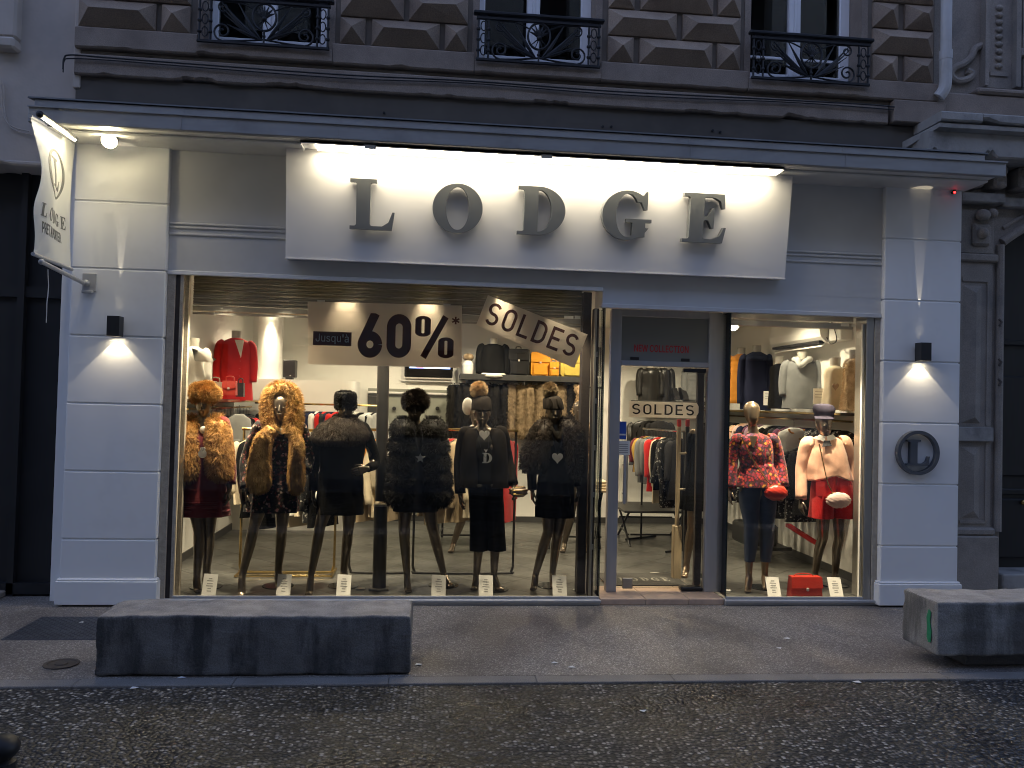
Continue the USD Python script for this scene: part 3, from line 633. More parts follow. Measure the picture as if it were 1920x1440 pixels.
# ================================================================ the white shop front
sf = thing('shop_front', (4.2, 0, 0), 'white painted clothes shop front with grooved panel pilasters', 'shop front')
JZ = [0.589+0.6*k for k in range(6)]
for (a, b) in ((0.0, 0.804), (7.586, 8.38)):
    zs = [0.245]+JZ+[4.115]
    for k in range(len(zs)-1):
        obj('pilaster_panel', box(a, b, 0.0, 0.075, zs[k]+(0.006 if k else 0), zs[k+1]-0.006, 0.006), 'white_paint', sf)
    obj('pilaster_core', box(a+0.012, b-0.012, 0.010, 0.26, 0.2, 4.115), 'white_paint', sf)
    obj('plinth', box(a-0.03, b+0.03, -0.032, 0.25, 0.018, 0.225, 0.006), 'white_paint', sf)
    obj('plinth_moulding', box(a-0.022, b+0.022, -0.022, 0.24, 0.222, 0.247, 0.01), 'white_paint', sf)
    obj('pilaster_foot', box(a+0.02, b-0.02, 0.01, 0.25, 0.0, 0.02), 'guide_dark', sf)
obj('side_strip', box(-0.105, -0.002, 0.06, 0.30, 0.03, 4.1, 0.004), 'white_paint', sf)
FY = 0.055
# fascia: deep board over both windows, lower over the door
obj('fascia', box(0.806, 7.584, FY, FY+0.06, 3.005, 4.12), 'fascia_paint', sf)
obj('fascia_drop', cat(box(4.80, 7.584, FY+0.001, FY+0.06, 2.85, 3.005), box(4.80, 4.83, FY+0.06, 0.42, 2.84, 3.05), box(4.79, 7.584, FY-0.02, FY+0.012, 2.810, 2.852, 0.005)), 'fascia_paint', sf)
obj('soffit', cat(box(0.806, 4.80, FY+0.06, 0.44, 3.008, 3.03), box(4.83, 7.584, FY+0.06, 0.44, 2.852, 2.87)), 'fascia_paint', sf)
obj('drip_edge', box(0.806, 4.80, FY-0.012, FY+0.012, 2.968, 3.006, 0.004), 'white_paint', sf)
for zz in (3.325, 3.385, 3.42):
    for a, b in ((0.806, 2.0), (6.5, 7.584)):
        obj('fascia_moulding', box(a, b, FY-0.014, FY+0.002, zz, zz+0.022, 0.006), 'fascia_paint', sf)

# canopy cornice with its zinc covering
cn = thing('canopy', (4.2, -0.3, 4.08), 'long shop canopy with grey zinc edge running over the whole front', 'canopy')
obj('zinc_edge', cat(box(-0.17, 8.46, -0.52, -0.47, 4.10, 4.235, 0.008), hull([(-0.17, -0.535, 4.225), (8.46, -0.535, 4.225), (-0.17, -0.535, 4.238), (8.46, -0.535, 4.238), (-0.17, -0.45, 4.245), (8.46, -0.45, 4.245)])), 'zinc', cn)
obj('zinc_upstand', box(-0.15, 8.29, -0.46, -0.40, 4.235, 4.315, 0.006), 'zinc', cn)
obj('flashing', hull([(-0.20, -0.475, 4.318), (8.31, -0.475, 4.318), (-0.20, -0.46, 4.335), (8.31, -0.46, 4.335), (-0.20, 0.09, 4.40), (8.31, 0.09, 4.40), (-0.2, 0.09, 4.39), (8.31, 0.09, 4.39)]), 'zinc_dark', cn)
obj('soffit', box(-0.14, 8.42, -0.47, 0.09, 4.118, 4.23), 'cornice_paint', cn)
obj('cornice_moulding', cat(box(-0.12, 8.42, -0.33, 0.06, 4.095, 4.118, 0.008), box(-0.10, 8.41, -0.20, 0.055, 4.117, 4.122)), 'cornice_paint', cn)
for xx in (1.05, 2.35, 3.9, 5.45, 6.9):
    obj('zinc_seam', cat(box(xx-0.004, xx+0.004, -0.525, -0.47, 4.11, 4.235), box(xx-0.004, xx+0.004, -0.464, -0.40, 4.237, 4.312)), 'zinc', cn)

# ---------------------------------------------------------------- the long LED lamp under the canopy
sl = thing('strip_lamp', (4.2, -0.33, 4.05), 'long lit strip lamp under the canopy above the shop name', 'lamp')
LX0, LX1 = 2.02, 6.35
obj('housing', cat(box(LX0, LX1, -0.455, -0.447, 4.072, 4.095), box(LX0, LX1, -0.455, -0.265, 4.08, 4.095), box(LX0, LX0+0.012, -0.455, -0.265, 4.062, 4.095), box(LX1-0.012, LX1, -0.455, -0.265, 4.062, 4.095)), 'white_paint', sl)
obj('diffuser', box(LX0+0.13, LX1-0.03, -0.435, -0.28, 4.066, 4.078), 'led_panel', sl)


def rect_light(path, c, w, h, dirn, color, inten, upref=(0, 0, 1)):
    l = UsdLux.RectLight.Define(stage, path); d = -np.array(dirn, float); d /= np.linalg.norm(d)
    u = np.array(upref, float); xx = np.cross(u, d); xx /= np.linalg.norm(xx); yy = np.cross(d, xx)
    base = LOC.get(path.rsplit('/', 1)[0], np.zeros(3)); c = np.array(c)-base
    l.AddTransformOp().Set(Gf.Matrix4d(*map(float, (*xx, 0, *yy, 0, *d, 0, *c, 1))))
    l.CreateWidthAttr(w); l.CreateHeightAttr(h); l.CreateIntensityAttr(inten); l.CreateColorAttr(Gf.Vec3f(*color)); l.CreateNormalizeAttr(False)
    return l


def spot(path, c, dirn, color, inten, cone, r=0.02, soft=0.15):
    l = UsdLux.SphereLight.Define(stage, path); d = -np.array(dirn, float); d /= np.linalg.norm(d)
    u = np.array([0, 1.0, 0]) if abs(d[2]) > 0.9 else np.array([0, 0, 1.0]); xx = np.cross(u, d); xx /= np.linalg.norm(xx); yy = np.cross(d, xx)
    base = LOC.get(path.rsplit('/', 1)[0], np.zeros(3)); c = np.array(c)-base
    l.AddTransformOp().Set(Gf.Matrix4d(*map(float, (*xx, 0, *yy, 0, *d, 0, *c, 1))))
    l.CreateRadiusAttr(r); l.CreateIntensityAttr(inten); l.CreateColorAttr(Gf.Vec3f(*color)); l.CreateNormalizeAttr(True)
    s = UsdLux.ShapingAPI.Apply(l.GetPrim()); s.CreateShapingConeAngleAttr(cone); s.CreateShapingConeSoftnessAttr(soft)
    return l


rect_light(sl+'/light', (4.2, -0.285, 4.06), LX1-LX0-0.25, 0.05, (0, 0.12, -1), (1.0, 0.89, 0.69), 10.8, (0, 1, 0))

for xx in (2.62, 4.16): obj('clip', box(xx-0.05, xx+0.05, -0.47, -0.455, 4.05, 4.085, 0.004), 'white_paint', sl)

# ---------------------------------------------------------------- sign with five letters
SO_T, SO_B = -0.215, -0.075
tl, tr = at(535, 277, SO_T), at(1485, 322, SO_T); bl, br = at(537, 487, SO_B), at(1473, 517, SO_B)
zt = min((tl[2]+tr[2])/2, 4.092); zb = (bl[2]+br[2])/2; SX0, SX1 = (tl[0]+bl[0])/2, (tr[0]+br[0])/2
sgn = thing('shop_sign', ((SX0+SX1)/2, -0.1, zb), 'white tilted shop sign with five large grey serif letters', 'sign')
obj('board', hull([(x_, y_, z_) for x_ in (SX0, SX1) for (y_, z_) in ((SO_T, zt), (SO_B, zb), (0.05, zt), (0.05, zb), (SO_T+0.004, zt+0.003), (SO_B+0.004, zb-0.003))]), 'sign_panel', sgn)
obj('edge_trim', cat(box(SX0-0.004, SX1+0.004, SO_B-0.006, SO_B+0.03, zb-0.012, zb-0.002)), 'sign_panel', sgn)


def bracketed(shape, r=0.05):
    return shape.buffer(r, 8).buffer(-r, 8)


def serif(ch):
    """Upright serif capitals, cap height 1, drawn from straight stems, bowls and bracketed serifs."""
    P = sg.Polygon; B = sg.box
    ell = lambda cx, cy, rx, ry: affinity.scale(sg.Point(cx, cy).buffer(1, 32), rx, ry)
    if ch == 'L':
        s = unary_union([B(0.13, 0, 0.41, 1), B(0, 0, 0.54, 0.07), B(0, 0.93, 0.54, 1), B(0.13, 0, 0.84, 0.075), P([(0.52, 0), (0.86, 0), (0.91, 0.36), (0.865, 0.36), (0.79, 0.16), (0.66, 0.075)])])
    elif ch == 'O':
        return ell(0.49, 0.5, 0.49, 0.51).difference(ell(0.49, 0.5, 0.225, 0.445))
    elif ch == 'D':
        s = unary_union([ell(0.42, 0.5, 0.55, 0.5).intersection(B(0.3, 0, 1.2, 1)), B(0.13, 0, 0.42, 1), B(0, 0, 0.3, 0.07), B(0, 0.93, 0.3, 1)])
        hole = unary_union([ell(0.42, 0.5, 0.27, 0.43).intersection(B(0.41, 0, 1.2, 1))])
        return bracketed(s, 0.04).difference(hole)
    elif ch == 'G':
        o = ell(0.49, 0.5, 0.49, 0.51).difference(ell(0.50, 0.5, 0.23, 0.445))
        o = o.difference(B(0.60, 0.42, 1.1, 0.78)).difference(P([(0.76, 0.25), (1.1, 0.25), (1.1, 0.9), (0.82, 0.9)]))
        s = unary_union([o, B(0.60, 0.06, 0.85, 0.40), B(0.48, 0.36, 0.97, 0.43), P([(0.83, 0.62), (0.88, 0.62), (0.88, 1.0), (0.845, 1.0), (0.79, 0.91), (0.60, 0.985), (0.60, 0.91), (0.74, 0.82)])])
        return s.buffer(0.02).buffer(-0.02)
    else:
        s = unary_union([B(0.13, 0, 0.41, 1), B(0, 0, 0.5, 0.07), B(0, 0.93, 0.5, 1), B(0.2, 0, 0.75, 0.075), B(0.2, 0.925, 0.78, 1), B(0.3, 0.46, 0.58, 0.535),
                         P([(0.48, 0), (0.81, 0), (0.87, 0.32), (0.825, 0.32), (0.75, 0.15), (0.60, 0.075)]), P([(0.50, 1), (0.81, 1), (0.83, 0.70), (0.79, 0.70), (0.73, 0.86), (0.60, 0.925)]), P([(0.48, 0.5), (0.58, 0.71), (0.62, 0.71), (0.62, 0.29), (0.58, 0.29)])])
    return bracketed(s, 0.045)


sX = np.array([1.0, 0, 0]); sY = np.array([0, SO_T-SO_B, zt-zb]); sY /= np.linalg.norm(sY); sN = np.cross(sX, sY)   # sN faces the street
for ch, (x0, x1, y0, y1) in zip('LODGE', ((656, 740, 336, 431), (811, 905, 344, 437), (971, 1060, 350, 441), (1129, 1222, 357, 450), (1281, 1362, 363, 455))):
    g = serif(ch); bx = g.bounds
    def on(px, py):   # the sign face under a pixel, then 45 mm towards the street
        O = np.array([SX0, SO_B, zb])+sN*0.075; d = ray(px, py); t = ((O-CPOS)@sN)/(d@sN); return CPOS+d*t
    A, Bp, C = on(x0, (y0+y1)/2), on(x1, (y0+y1)/2), on((x0+x1)/2, y1); D_ = on((x0+x1)/2, y0)
    w, h = Bp[0]-A[0], np.linalg.norm(D_-C)
    g = affinity.scale(affinity.translate(g, -bx[0], -bx[1]), w/(bx[2]-bx[0]), h/(bx[3]-bx[1]), origin=(0, 0))
    O = np.array([A[0], 0, 0])+np.array([0, C[1], C[2]])
    obj('letter', extr(g, 0.068, O-sN*0.062, sX, sY), 'letter_grey', sgn)

# ---------------------------------------------------------------- up-and-down wall lamps
for (px, py), lab in (((216, 612), 'square black up-and-down wall lamp below the hanging banner'), ((1731, 660), 'square black up-and-down wall lamp above the round letter emblem')):
    c = at(px, py, -0.075); h = 0.088; w = 0.052
    t = thing('wall_lamp', c, lab, 'lamp', 'black wall lamps on the pilasters')
    cx, cy, cz = c
    obj('body', cat(box(cx-w, cx-w+0.006, cy-w, cy+w, cz-h, cz+h), box(cx+w-0.006, cx+w, cy-w, cy+w, cz-h, cz+h), box(cx-w+0.006, cx+w-0.006, cy-w, cy-w+0.006, cz-h, cz+h), box(cx-w+0.006, cx+w-0.006, cy+w-0.006, cy+w, cz-h, cz+h), box(cx-w+0.006, cx-0.012, cy-w+0.006, cy+w-0.006, cz+h-0.012, cz+h-0.002), box(cx+0.012, cx+w-0.006, cy-w+0.006, cy+w-0.006, cz+h-0.012, cz+h-0.002), box(cx-0.012, cx+0.012, cy-w+0.006, cy+0.01, cz+h-0.012, cz+h-0.002)), 'lamp_black', t)
    obj('wall_plate', box(cx-0.035, cx+0.035, cy+w, 0.0, cz-0.05, cz+0.05), 'lamp_black', t)
    obj('lens', box(cx-w+0.012, cx+w-0.012, cy-w+0.012, cy+w-0.012, cz-h+0.03, cz-h+0.034), 'downlight_face', t)
    spot(t+'/down_light', (cx, cy+0.012, cz-h+0.024), (0, 0, -1), (1.0, 0.84, 0.58), 0.75, 43, 0.004, 0.12)
    spot(t+'/up_light', (cx, 0.0-0.030, cz+h+0.006), (0, 0.012, 1), (1.0, 0.86, 0.62), 5.0, 4.2, 0.002, 0.30)

# ---------------------------------------------------------------- round emblem
c = at(1722, 849, -0.05); R_ = 0.215
t = thing('round_emblem', c, 'round dark grey emblem with a letter on the white pilaster', 'sign')
ring = sg.Point(0, 0).buffer(R_, 48).difference(sg.Point(0, 0).buffer(R_-0.032, 48))
obj('ring', extr(ring, 0.055, (c[0], -0.005, c[2])), 'emblem_grey', t)
g = serif('L'); g = affinity.scale(affinity.translate(g, -0.44, -0.5), 0.255, 0.25, origin=(0, 0))
obj('letter', extr(g, 0.045, (c[0], -0.005, c[2])), 'emblem_grey', t)

# ---------------------------------------------------------------- small red camera light
c = at(1789, 360, -0.03)
t = thing('alarm_light', c, 'tiny red light at the top corner of the white pilaster', 'light')
obj('body', cat(sph(c, 0.022, 2), cyl(c, c+[0, 0.035, 0], 0.015, 8)), 'lamp_black', t); obj('diode', sph(c+[-0.004, -0.014, -0.006], 0.012, 2), 'red_led', t)

# ---------------------------------------------------------------- floodlight under the canopy
c = at(205, 264, -0.26)
t = thing('floodlight', c, 'glaring floodlight under the canopy beside the hanging banner', 'lamp')
dr = np.array([0.05, -0.75, -0.55]); dr = dr/np.linalg.norm(dr)
obj('housing', cat(cyl(c+dr*0.0, c-dr*0.10, 0.070, 16, 0.050)), 'lamp_black', t)
obj('arm', tube([c-dr*0.08, c-dr*0.09+[0, 0, 0.06], (c[0], c[1]+0.08, 4.12)], 0.009, 6), 'lamp_black', t)
obj('lens', cyl(c+dr*0.001, c+dr*0.012, 0.062, 16), 'lamp_face', t)
spot(t+'/light', c+dr*0.03, (-0.45, -0.55, -0.55), (1.0, 0.88, 0.55), 1.0, 70, 0.05, 0.3)

# ---------------------------------------------------------------- hanging banner on two poles
bx = 0.03
P_t0, P_t1 = np.array([bx-0.02, -0.86, 4.03]), np.array([bx, -0.08, 3.98])
t = thing('hanging_banner', (bx, -0.4, 3.0), 'lit white cloth banner on two poles at the corner of the canopy', 'banner')


def bpt(px, py):   # the banner hangs in a plane at right angles to the front
    return atx(px, py, bx)


BT0, BT1, BB0, BB1 = bpt(58, 222), bpt(141, 268), bpt(64, 474), bpt(133, 502)
ny, nz = 28, 40; V = []; F = []
for j in range(nz+1):
    v = j/nz
    for i in range(ny+1):
        u = i/ny; p = (BT0*(1-u)+BT1*u)*(1-v)+(BB0*(1-u)+BB1*u)*v
        bul = math.sin(math.pi*v)*0.05*math.sin(u*5.2+0.6)+0.03*math.sin(math.pi*v)*(1-u)
        V.append(p+np.array([bul, (-0.09*math.exp(-((v-0.68)/0.16)**2)+0.05*math.exp(-((v-0.32)/0.18)**2))*(1-u)**1.5, 0]))
V = np.array(V)
for j in range(nz):
    for i in range(ny):
        a = j*(ny+1)+i; F += [[a, a+1, a+ny+2], [a, a+ny+2, a+ny+1]]
F = np.array(F); grid = V.reshape(nz+1, ny+1, 3)
V2 = V+np.array([-0.004, 0, 0]); edge = []
obj('cloth', (np.vstack([V, V2]), np.vstack([F, F[:, ::-1]+len(V)])), 'banner_cloth', t, smooth=True)


def on_banner(shape, u0, v0, us, vs, sub=0.008):
    """Print: a flat shape laid on the banner's own surface, 2 mm proud of it."""
    out = []
    for g in getattr(shape, 'geoms', [shape]):
        g = g.segmentize(0.06); m = trimesh.creation.extrude_polygon(g, 0.001, engine='earcut'); out.append(arr(m))
    v, f = cat(*out); v = v[:]; m = trimesh.Trimesh(v, f, process=False)
    v, f = trimesh.remesh.subdivide_to_size(m.vertices, m.faces, 0.12)
    u_, v_ = u0+v[:, 0]*us, v0-v[:, 1]*vs
    gi, gj = np.clip(u_*ny, 0, ny-1e-6), np.clip(v_*nz, 0, nz-1e-6); i, j = gi.astype(int), gj.astype(int); fu, fv = (gi-i)[:, None], (gj-j)[:, None]
    p = (grid[j, i]*(1-fu)+grid[j, i+1]*fu)*(1-fv)+(grid[j+1, i]*(1-fu)+grid[j+1, i+1]*fu)*fv
    p[:, 0] += 0.002+v[:, 2]; return p, f


el = lambda rx, ry: affinity.scale(sg.Point(0, 0).buffer(1, 24), rx, ry)
obj('print_ring', on_banner(el(1, 1).difference(el(0.84, 0.91)), 0.50, 0.33, 0.36, 0.19), 'banner_print', t)
obj('print_letter', on_banner(affinity.translate(serif('L'), -0.45, -0.5), 0.50, 0.325, 0.46, 0.23), 'banner_print', t)
for ch, u0 in zip('LODGE', (0.10, 0.30, 0.46, 0.62, 0.80)):
    obj('print_letter', on_banner(serif(ch), u0, 0.715, 0.13, 0.10), 'banner_print', t)


def text_shape(text, bold=False):
    m = meshkit.text_mesh(text, 1.0, 0.01, bold=bold); v, f = np.array(m.vertices), np.array(m.faces)
    top = np.abs(v[f][:, :, 2]-0.01).max(1) < 1e-6
    return unary_union([sg.Polygon(v[q][:, :2]).buffer(0.002) for q in f[top]])


ts = text_shape('PRET A PORTER', True); w_ = ts.bounds[2]
obj('print_text', on_banner(ts, 0.12, 0.83, 0.66/w_, 0.075), 'banner_print', t)
obj('top_pole', cat(cyl(BT0+[0, -0.02, 0.012], BT1+[0, 0.02, 0.012], 0.016, 10)), 'alu', t)
obj('bottom_pole', cat(cyl(BB0+[0, -0.02, -0.012], BB1+[0, 0.02, -0.012], 0.016, 10)), 'alu', t)
obj('bracket_arm', cat(cyl(atx(78, 491, bx+0.04), (0.13, -0.05, 2.845), 0.018, 10), sph(atx(78, 491, bx+0.04), 0.024, 2)), 'alu', t)
obj('bracket_plate', cat(box(0.10, 0.22, -0.012, 0.0, 2.78, 2.94, 0.003), sph((0.14, -0.03, 2.85), 0.03, 2), box(0.11, 0.20, -0.05, -0.012, 2.76, 2.785, 0.004)), 'alu', t)
L0, L1 = atx(77, 218, bx+0.10), atx(140, 262, bx+0.10)
obj('lamp_holder', cat(cyl(L0+[0, -0.02, 0.014], L1+[0, 0.02, 0.014], 0.018, 10), sph(L0+[0, -0.02, 0.008], 0.028, 2), tube([L0*0.5+L1*0.5+[0, 0, 0.01], L0*0.5+L1*0.5+[-0.09, 0, 0.02]], 0.008, 6)), 'lamp_black', t)
obj('lamp_tube', cyl(L0, L1, 0.014, 10), 'lamp_tube', t)
mid = (L0+L1)/2
rect_light(t+'/light', mid+[-0.01, 0, -0.016], 0.62, 0.02, (-0.35, 0, -1), (1.0, 0.93, 0.76), 7.0, (1, 0, 0))
obj('cord', tube(smooth_path([atx(*q, bx+0.03) for q in ((90, 505), (91, 540), (88, 570), (87, 605))]), 0.004, 5), 'alu', t)

# ================================================================ pavement furniture and litter
def bench(name, x0, x1, y0, y1, z0, z1, lab, dark):
    t = thing(name, ((x0+x1)/2, (y0+y1)/2, 0), lab, 'bench', 'concrete benches on the pavement')
    b = trimesh.creation.box((x1-x0, y1-y0, z1-z0)); v, f = trimesh.remesh.subdivide_to_size(b.vertices, b.faces, 0.05); v += [(x0+x1)/2, (y0+y1)/2, (z0+z1)/2]
    m = trimesh.Trimesh(v, f); v = np.array(m.vertices); c_ = np.array([(x0+x1)/2, (y0+y1)/2, (z0+z1)/2]); hh = np.array([x1-x0, y1-y0, z1-z0])/2
    r = 0.022; q = np.clip(v-c_, -(hh-r), hh-r); d = (v-c_)-q; n = np.linalg.norm(d, axis=1, keepdims=True); v = c_+q+np.where(n > 0, d/np.maximum(n, 1e-9)*r, 0)
    v += (meshkit.fbm(v*7.0, 4, 3)-0.5)[:, None]*np.sign(d)*0.026
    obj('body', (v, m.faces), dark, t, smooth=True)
    return t


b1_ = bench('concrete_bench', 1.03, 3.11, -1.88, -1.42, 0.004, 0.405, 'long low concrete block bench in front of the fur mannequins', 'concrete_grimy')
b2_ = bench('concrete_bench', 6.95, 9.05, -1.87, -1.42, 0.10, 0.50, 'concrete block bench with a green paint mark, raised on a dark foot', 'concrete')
obj('foot', cat(box(7.25, 8.8, -1.76, -1.50, 0.0, 0.105, 0.01)), 'concrete_dark', b2_)
g = sg.Polygon([(0, 0), (0.03, -0.01), (0.05, 0.03), (0.045, 0.10), (0.055, 0.17), (0.03, 0.235), (0.0, 0.22), (0.012, 0.15), (-0.008, 0.08)])
obj('green_mark', extr(g, 0.003, (6.942, -1.80, 0.19), (0, 1, 0), (0, 0, 1)), 'green_paint', b2_)

pl = thing('cover_plate', (0.5, -0.7, 0), 'dark chequered steel cover plate in the pavement by the black front', 'cover plate')
obj('plate', box(0.02, 1.0, -1.02, -0.36, -0.01, 0.005, 0.002), 'plate_steel', pl)
tr_ = [box(xx-0.012, xx+0.012, yy-0.003, yy+0.003, 0.005, 0.0075) if (i+j) % 2 else box(xx-0.003, xx+0.003, yy-0.012, yy+0.012, 0.005, 0.0075) for i, xx in enumerate(np.arange(0.05, 1.0, 0.033)) for j, yy in enumerate(np.arange(-0.99, -0.37, 0.033))]
obj('tread', cat(*tr_), 'plate_steel', pl, kind='stuff')
cv = thing('valve_cover', (0.70, -1.6, 0), 'small round rusty valve cover beside the concrete bench', 'cover')
obj('ring', lathe([(0.0, 0.001), (0.115, 0.001), (0.115, 0.008), (0.095, 0.008), (0.09, 0.004), (0.0, 0.004)], (0.71, -1.6, 0), 28), 'cast_iron', cv)
obj('cap', lathe([(0.0, 0.003), (0.045, 0.003), (0.04, 0.011), (0.0, 0.012)], (0.71, -1.6, 0), 20), 'cast_iron', cv)
for k, (px, py) in enumerate(((252, 1291), (340, 1272), (785, 1247), (1040, 1244), (1072, 1252), (1475, 1198), (1460, 1216), (1205, 1334), (1607, 1280), (152, 1168))):
    z = 0.0 if py < 1276 else ROADZ
    p = atz(px, py, z); a = RNG.uniform(0, 3.1); s = 0.018+0.008*RNG.random()
    q = [p+[s*math.cos(a+w*1.57)*1.4, s*math.sin(a+w*1.57), 0.003+0.006*(w % 2)] for w in range(4)]
    obj('litter_scrap', hull(q+[p+[0, 0, 0.010], p+[0, 0, 0.002]]), 'litter', label='white paper scrap, '+('on the kerb left of the bench end', 'on the road edge below the long bench', 'beside the right end of the long bench', 'left of two scraps on the pavement middle', 'right of two scraps on the pavement middle', 'upper of two scraps near the raised bench', 'lower of two scraps near the raised bench', 'alone on the road in the middle', 'on the road edge by the raised bench', 'on the dark steel cover plate')[k], cat='litter', group='white litter scraps on the ground')
# dark bollard head close to the camera
bo = thing('bollard', (1.17, -3.35, ROADZ), 'dark rounded bollard head cut off by the bottom corner of the picture', 'bollard')
obj('post', lathe([(0.07, 0), (0.07, 0.06), (0.045, 0.075), (0.045, 0.10)], (1.13, -3.25, ROADZ), 20), 'iron', bo)
obj('head', sph((1.13, -3.25, ROADZ+0.13), 0.085, 3, (1, 1, 0.75)), 'iron', bo, smooth=True)
# ================================================================ shop windows and door
FZ = 0.05                                   # shop floor level
GY = 0.075
lw = thing('display_window', (2.9, GY, 0), 'large left shop window with six dressed mannequins behind its pane', 'shop window')
obj('pane', box(0.935, 4.83, GY, GY+0.010, 0.075, 2.99), 'glass', lw)
obj('side_pane', box(4.82, 4.83, GY+0.014, 0.36, 0.075, 2.82), 'glass', lw)
obj('glass_edge', box(4.831, 4.836, GY-0.001, GY+0.012, 0.075, 2.82), 'glass_edge', lw)
obj('sill', cat(box(0.806, 4.84, 0.045, 0.13, 0.0, 0.055, 0.006), box(0.806, 4.845, 0.025, 0.05, 0.028, 0.052, 0.004), box(0.935, 4.83, GY-0.012, GY+0.022, 0.055, 0.078, 0.003)), 'alu', lw)
obj('jamb', box(0.806, 0.875, 0.06, 0.30, 0.03, 3.0, 0.005), 'rough_jamb', lw)
obj('shutter_guide', cat(box(0.878, 0.905, 0.07, 0.22, 0.055, 3.0), box(0.905, 0.915, 0.07, 0.09, 0.055, 3.0)), 'guide_dark', lw)
obj('frame', cat(box(0.917, 0.945, 0.065, 0.12, 0.055, 2.99, 0.003), box(0.917, 0.98, 0.13, 0.18, 0.055, 2.99, 0.003)), 'rough_jamb', lw)
obj('inner_post', cat(box(4.66, 4.745, 0.30, 0.42, FZ, 2.99, 0.006), box(4.75, 4.80, 0.20, 0.30, FZ, 2.82, 0.004)), 'guide_dark', lw)
obj('post_face', cat(box(4.752, 4.775, 0.175, 0.199, FZ, 2.82, 0.003), *[box(4.775, 4.79, 0.18, 0.195, z_, z_+0.05) for z_ in (0.5, 1.0, 1.45, 1.9, 2.35)]), 'alu_warm', lw)
rw = thing('display_window', (6.75, GY, 0), 'narrower right shop window with two mannequins in red and pink', 'shop window')
obj('pane', box(6.07, 7.45, GY, GY+0.010, 0.075, 2.83), 'glass', rw)
obj('side_pane', box(6.07, 6.08, GY+0.014, 0.36, 0.075, 2.82), 'glass', rw)
obj('glass_edge', box(6.064, 6.069, GY-0.001, GY+0.012, 0.075, 2.82), 'glass_edge', rw)
obj('sill', cat(box(6.055, 7.584, 0.045, 0.13, 0.0, 0.055, 0.006), box(6.05, 7.584, 0.025, 0.05, 0.028, 0.052, 0.004), box(6.07, 7.45, GY-0.012, GY+0.022, 0.055, 0.078, 0.003)), 'alu', rw)
obj('jamb', cat(box(7.53, 7.584, 0.06, 0.30, 0.03, 2.83, 0.004)), 'rough_jamb', rw)
obj('shutter_guide', cat(box(7.45, 7.525, 0.07, 0.13, 0.055, 2.83, 0.004), box(7.46, 7.525, 0.13, 0.3, 0.055, 2.83)), 'alu_warm', rw)
obj('edge_light_strip', box(7.425, 7.445, 0.10, 0.13, 0.055, 2.75), 'white_paint', rw)
obj('header_bar', cat(box(6.09, 7.44, 0.315, 0.355, 2.715, 2.775, 0.006), box(6.09, 7.44, 0.31, 0.355, 2.79, 2.845, 0.004)), 'alu_warm', rw)
for a_, b_ in (((1577, 606), (1592, 612)), ((1597, 608), (1610, 613))):
    p, q = at(*a_, 0.311), at(*b_, 0.311); obj('sticker', box(p[0], q[0], 0.311, 0.315, q[2], p[2]), 'card', rw)

# roller shutter curled up behind the top of the left pane
sh = thing('roller_shutter', (2.9, 0.2, 2.65), 'raised metal roller shutter behind the top of the left window', 'roller shutter')
prof = lambda z0, h: sg.Polygon([(0.37, z0), (0.39, z0), (0.39, z0+h), (0.37, z0+h), (0.353, z0+h-0.006), (0.353, z0+h-0.012), (0.368, z0+h-0.020), (0.361, z0+h*0.55), (0.359, z0+h*0.35), (0.368, z0+0.018), (0.353, z0+0.012), (0.353, z0+0.006)])
for k in range(4):
    g = prof(2.735+k*0.072, 0.069); v, f = extr(g, 3.71, (0.95, 0, 0), (0, 1, 0), (0, 0, 1)); obj('slat', (v, f), 'slat', sh)
obj('bottom_bar', cat(box(0.95, 4.655, 0.345, 0.39, 2.672, 2.728, 0.006), box(0.95, 4.655, 0.355, 0.375, 2.645, 2.668)), 'alu_warm', sh)
obj('bracket', cat(box(2.68, 2.70, 0.391, 0.44, 2.6, 2.99)), 'guide_dark', sh)
for a_, b_ in (((1058, 592), (1075, 598)), ((1078, 592), (1088, 598))):
    p, q = at(*a_, 0.341), at(*b_, 0.341); obj('sticker', box(p[0], q[0], 0.341, 0.345, q[2], p[2]), 'card', sh)
co = thing('iron_column', (2.745, 0.50, FZ), 'dark round iron column standing behind the left window pane', 'column')
obj('shaft', cyl((2.745, 0.50, 0.9), (2.72, 0.50, 3.06), 0.058, 20), 'column_iron', co)
obj('sleeve', cyl((2.75, 0.50, FZ+0.01), (2.745, 0.50, 0.86), 0.066, 20), 'column_iron', co)
obj('collar', cyl((2.745, 0.50, 0.85), (2.745, 0.50, 0.87), 0.068, 20), 'alu_warm', co)
obj('foot_plate', box(2.655, 2.845, 0.41, 0.59, FZ, FZ+0.012, 0.003), 'pale_stone', co)

# the door
DY = 0.37
dr = thing('shop_door', (5.5, DY, 0), 'glass shop door in a grey metal frame between the two windows', 'door')
X0, X1 = 4.955, 6.085
obj('frame', cat(box(X0, X0+0.105, DY-0.03, DY+0.05, 0.06, 2.84, 0.004), box(X1-0.135, X1, DY-0.03, DY+0.05, 0.06, 2.84, 0.004), box(X0+0.105, X1-0.135, DY-0.03, DY+0.05, 2.775, 2.84, 0.003), box(X0+0.105, X1-0.135, DY-0.03, DY+0.05, 2.285, 2.335, 0.003)), 'alu', dr)
obj('transom_panel', box(X0+0.107, X1-0.137, DY-0.006, DY+0.006, 2.337, 2.773), 'film_grey', dr)
tz = at(1240, 654, DY-0.01); s_ = text_shape('NEW COLLECTION', True); w_ = s_.bounds[2]
TW = at(1291, 654, DY)[0]-at(1188, 654, DY)[0]
s_ = affinity.scale(affinity.translate(s_, -w_/2, -0.5), TW/w_, 0.066, origin=(0, 0))
obj('transom_lettering', extr(s_, 0.0015, (tz[0], DY-0.006, tz[2]), (1, 0, 0), (0, 0, 1)), 'vinyl_red', dr)
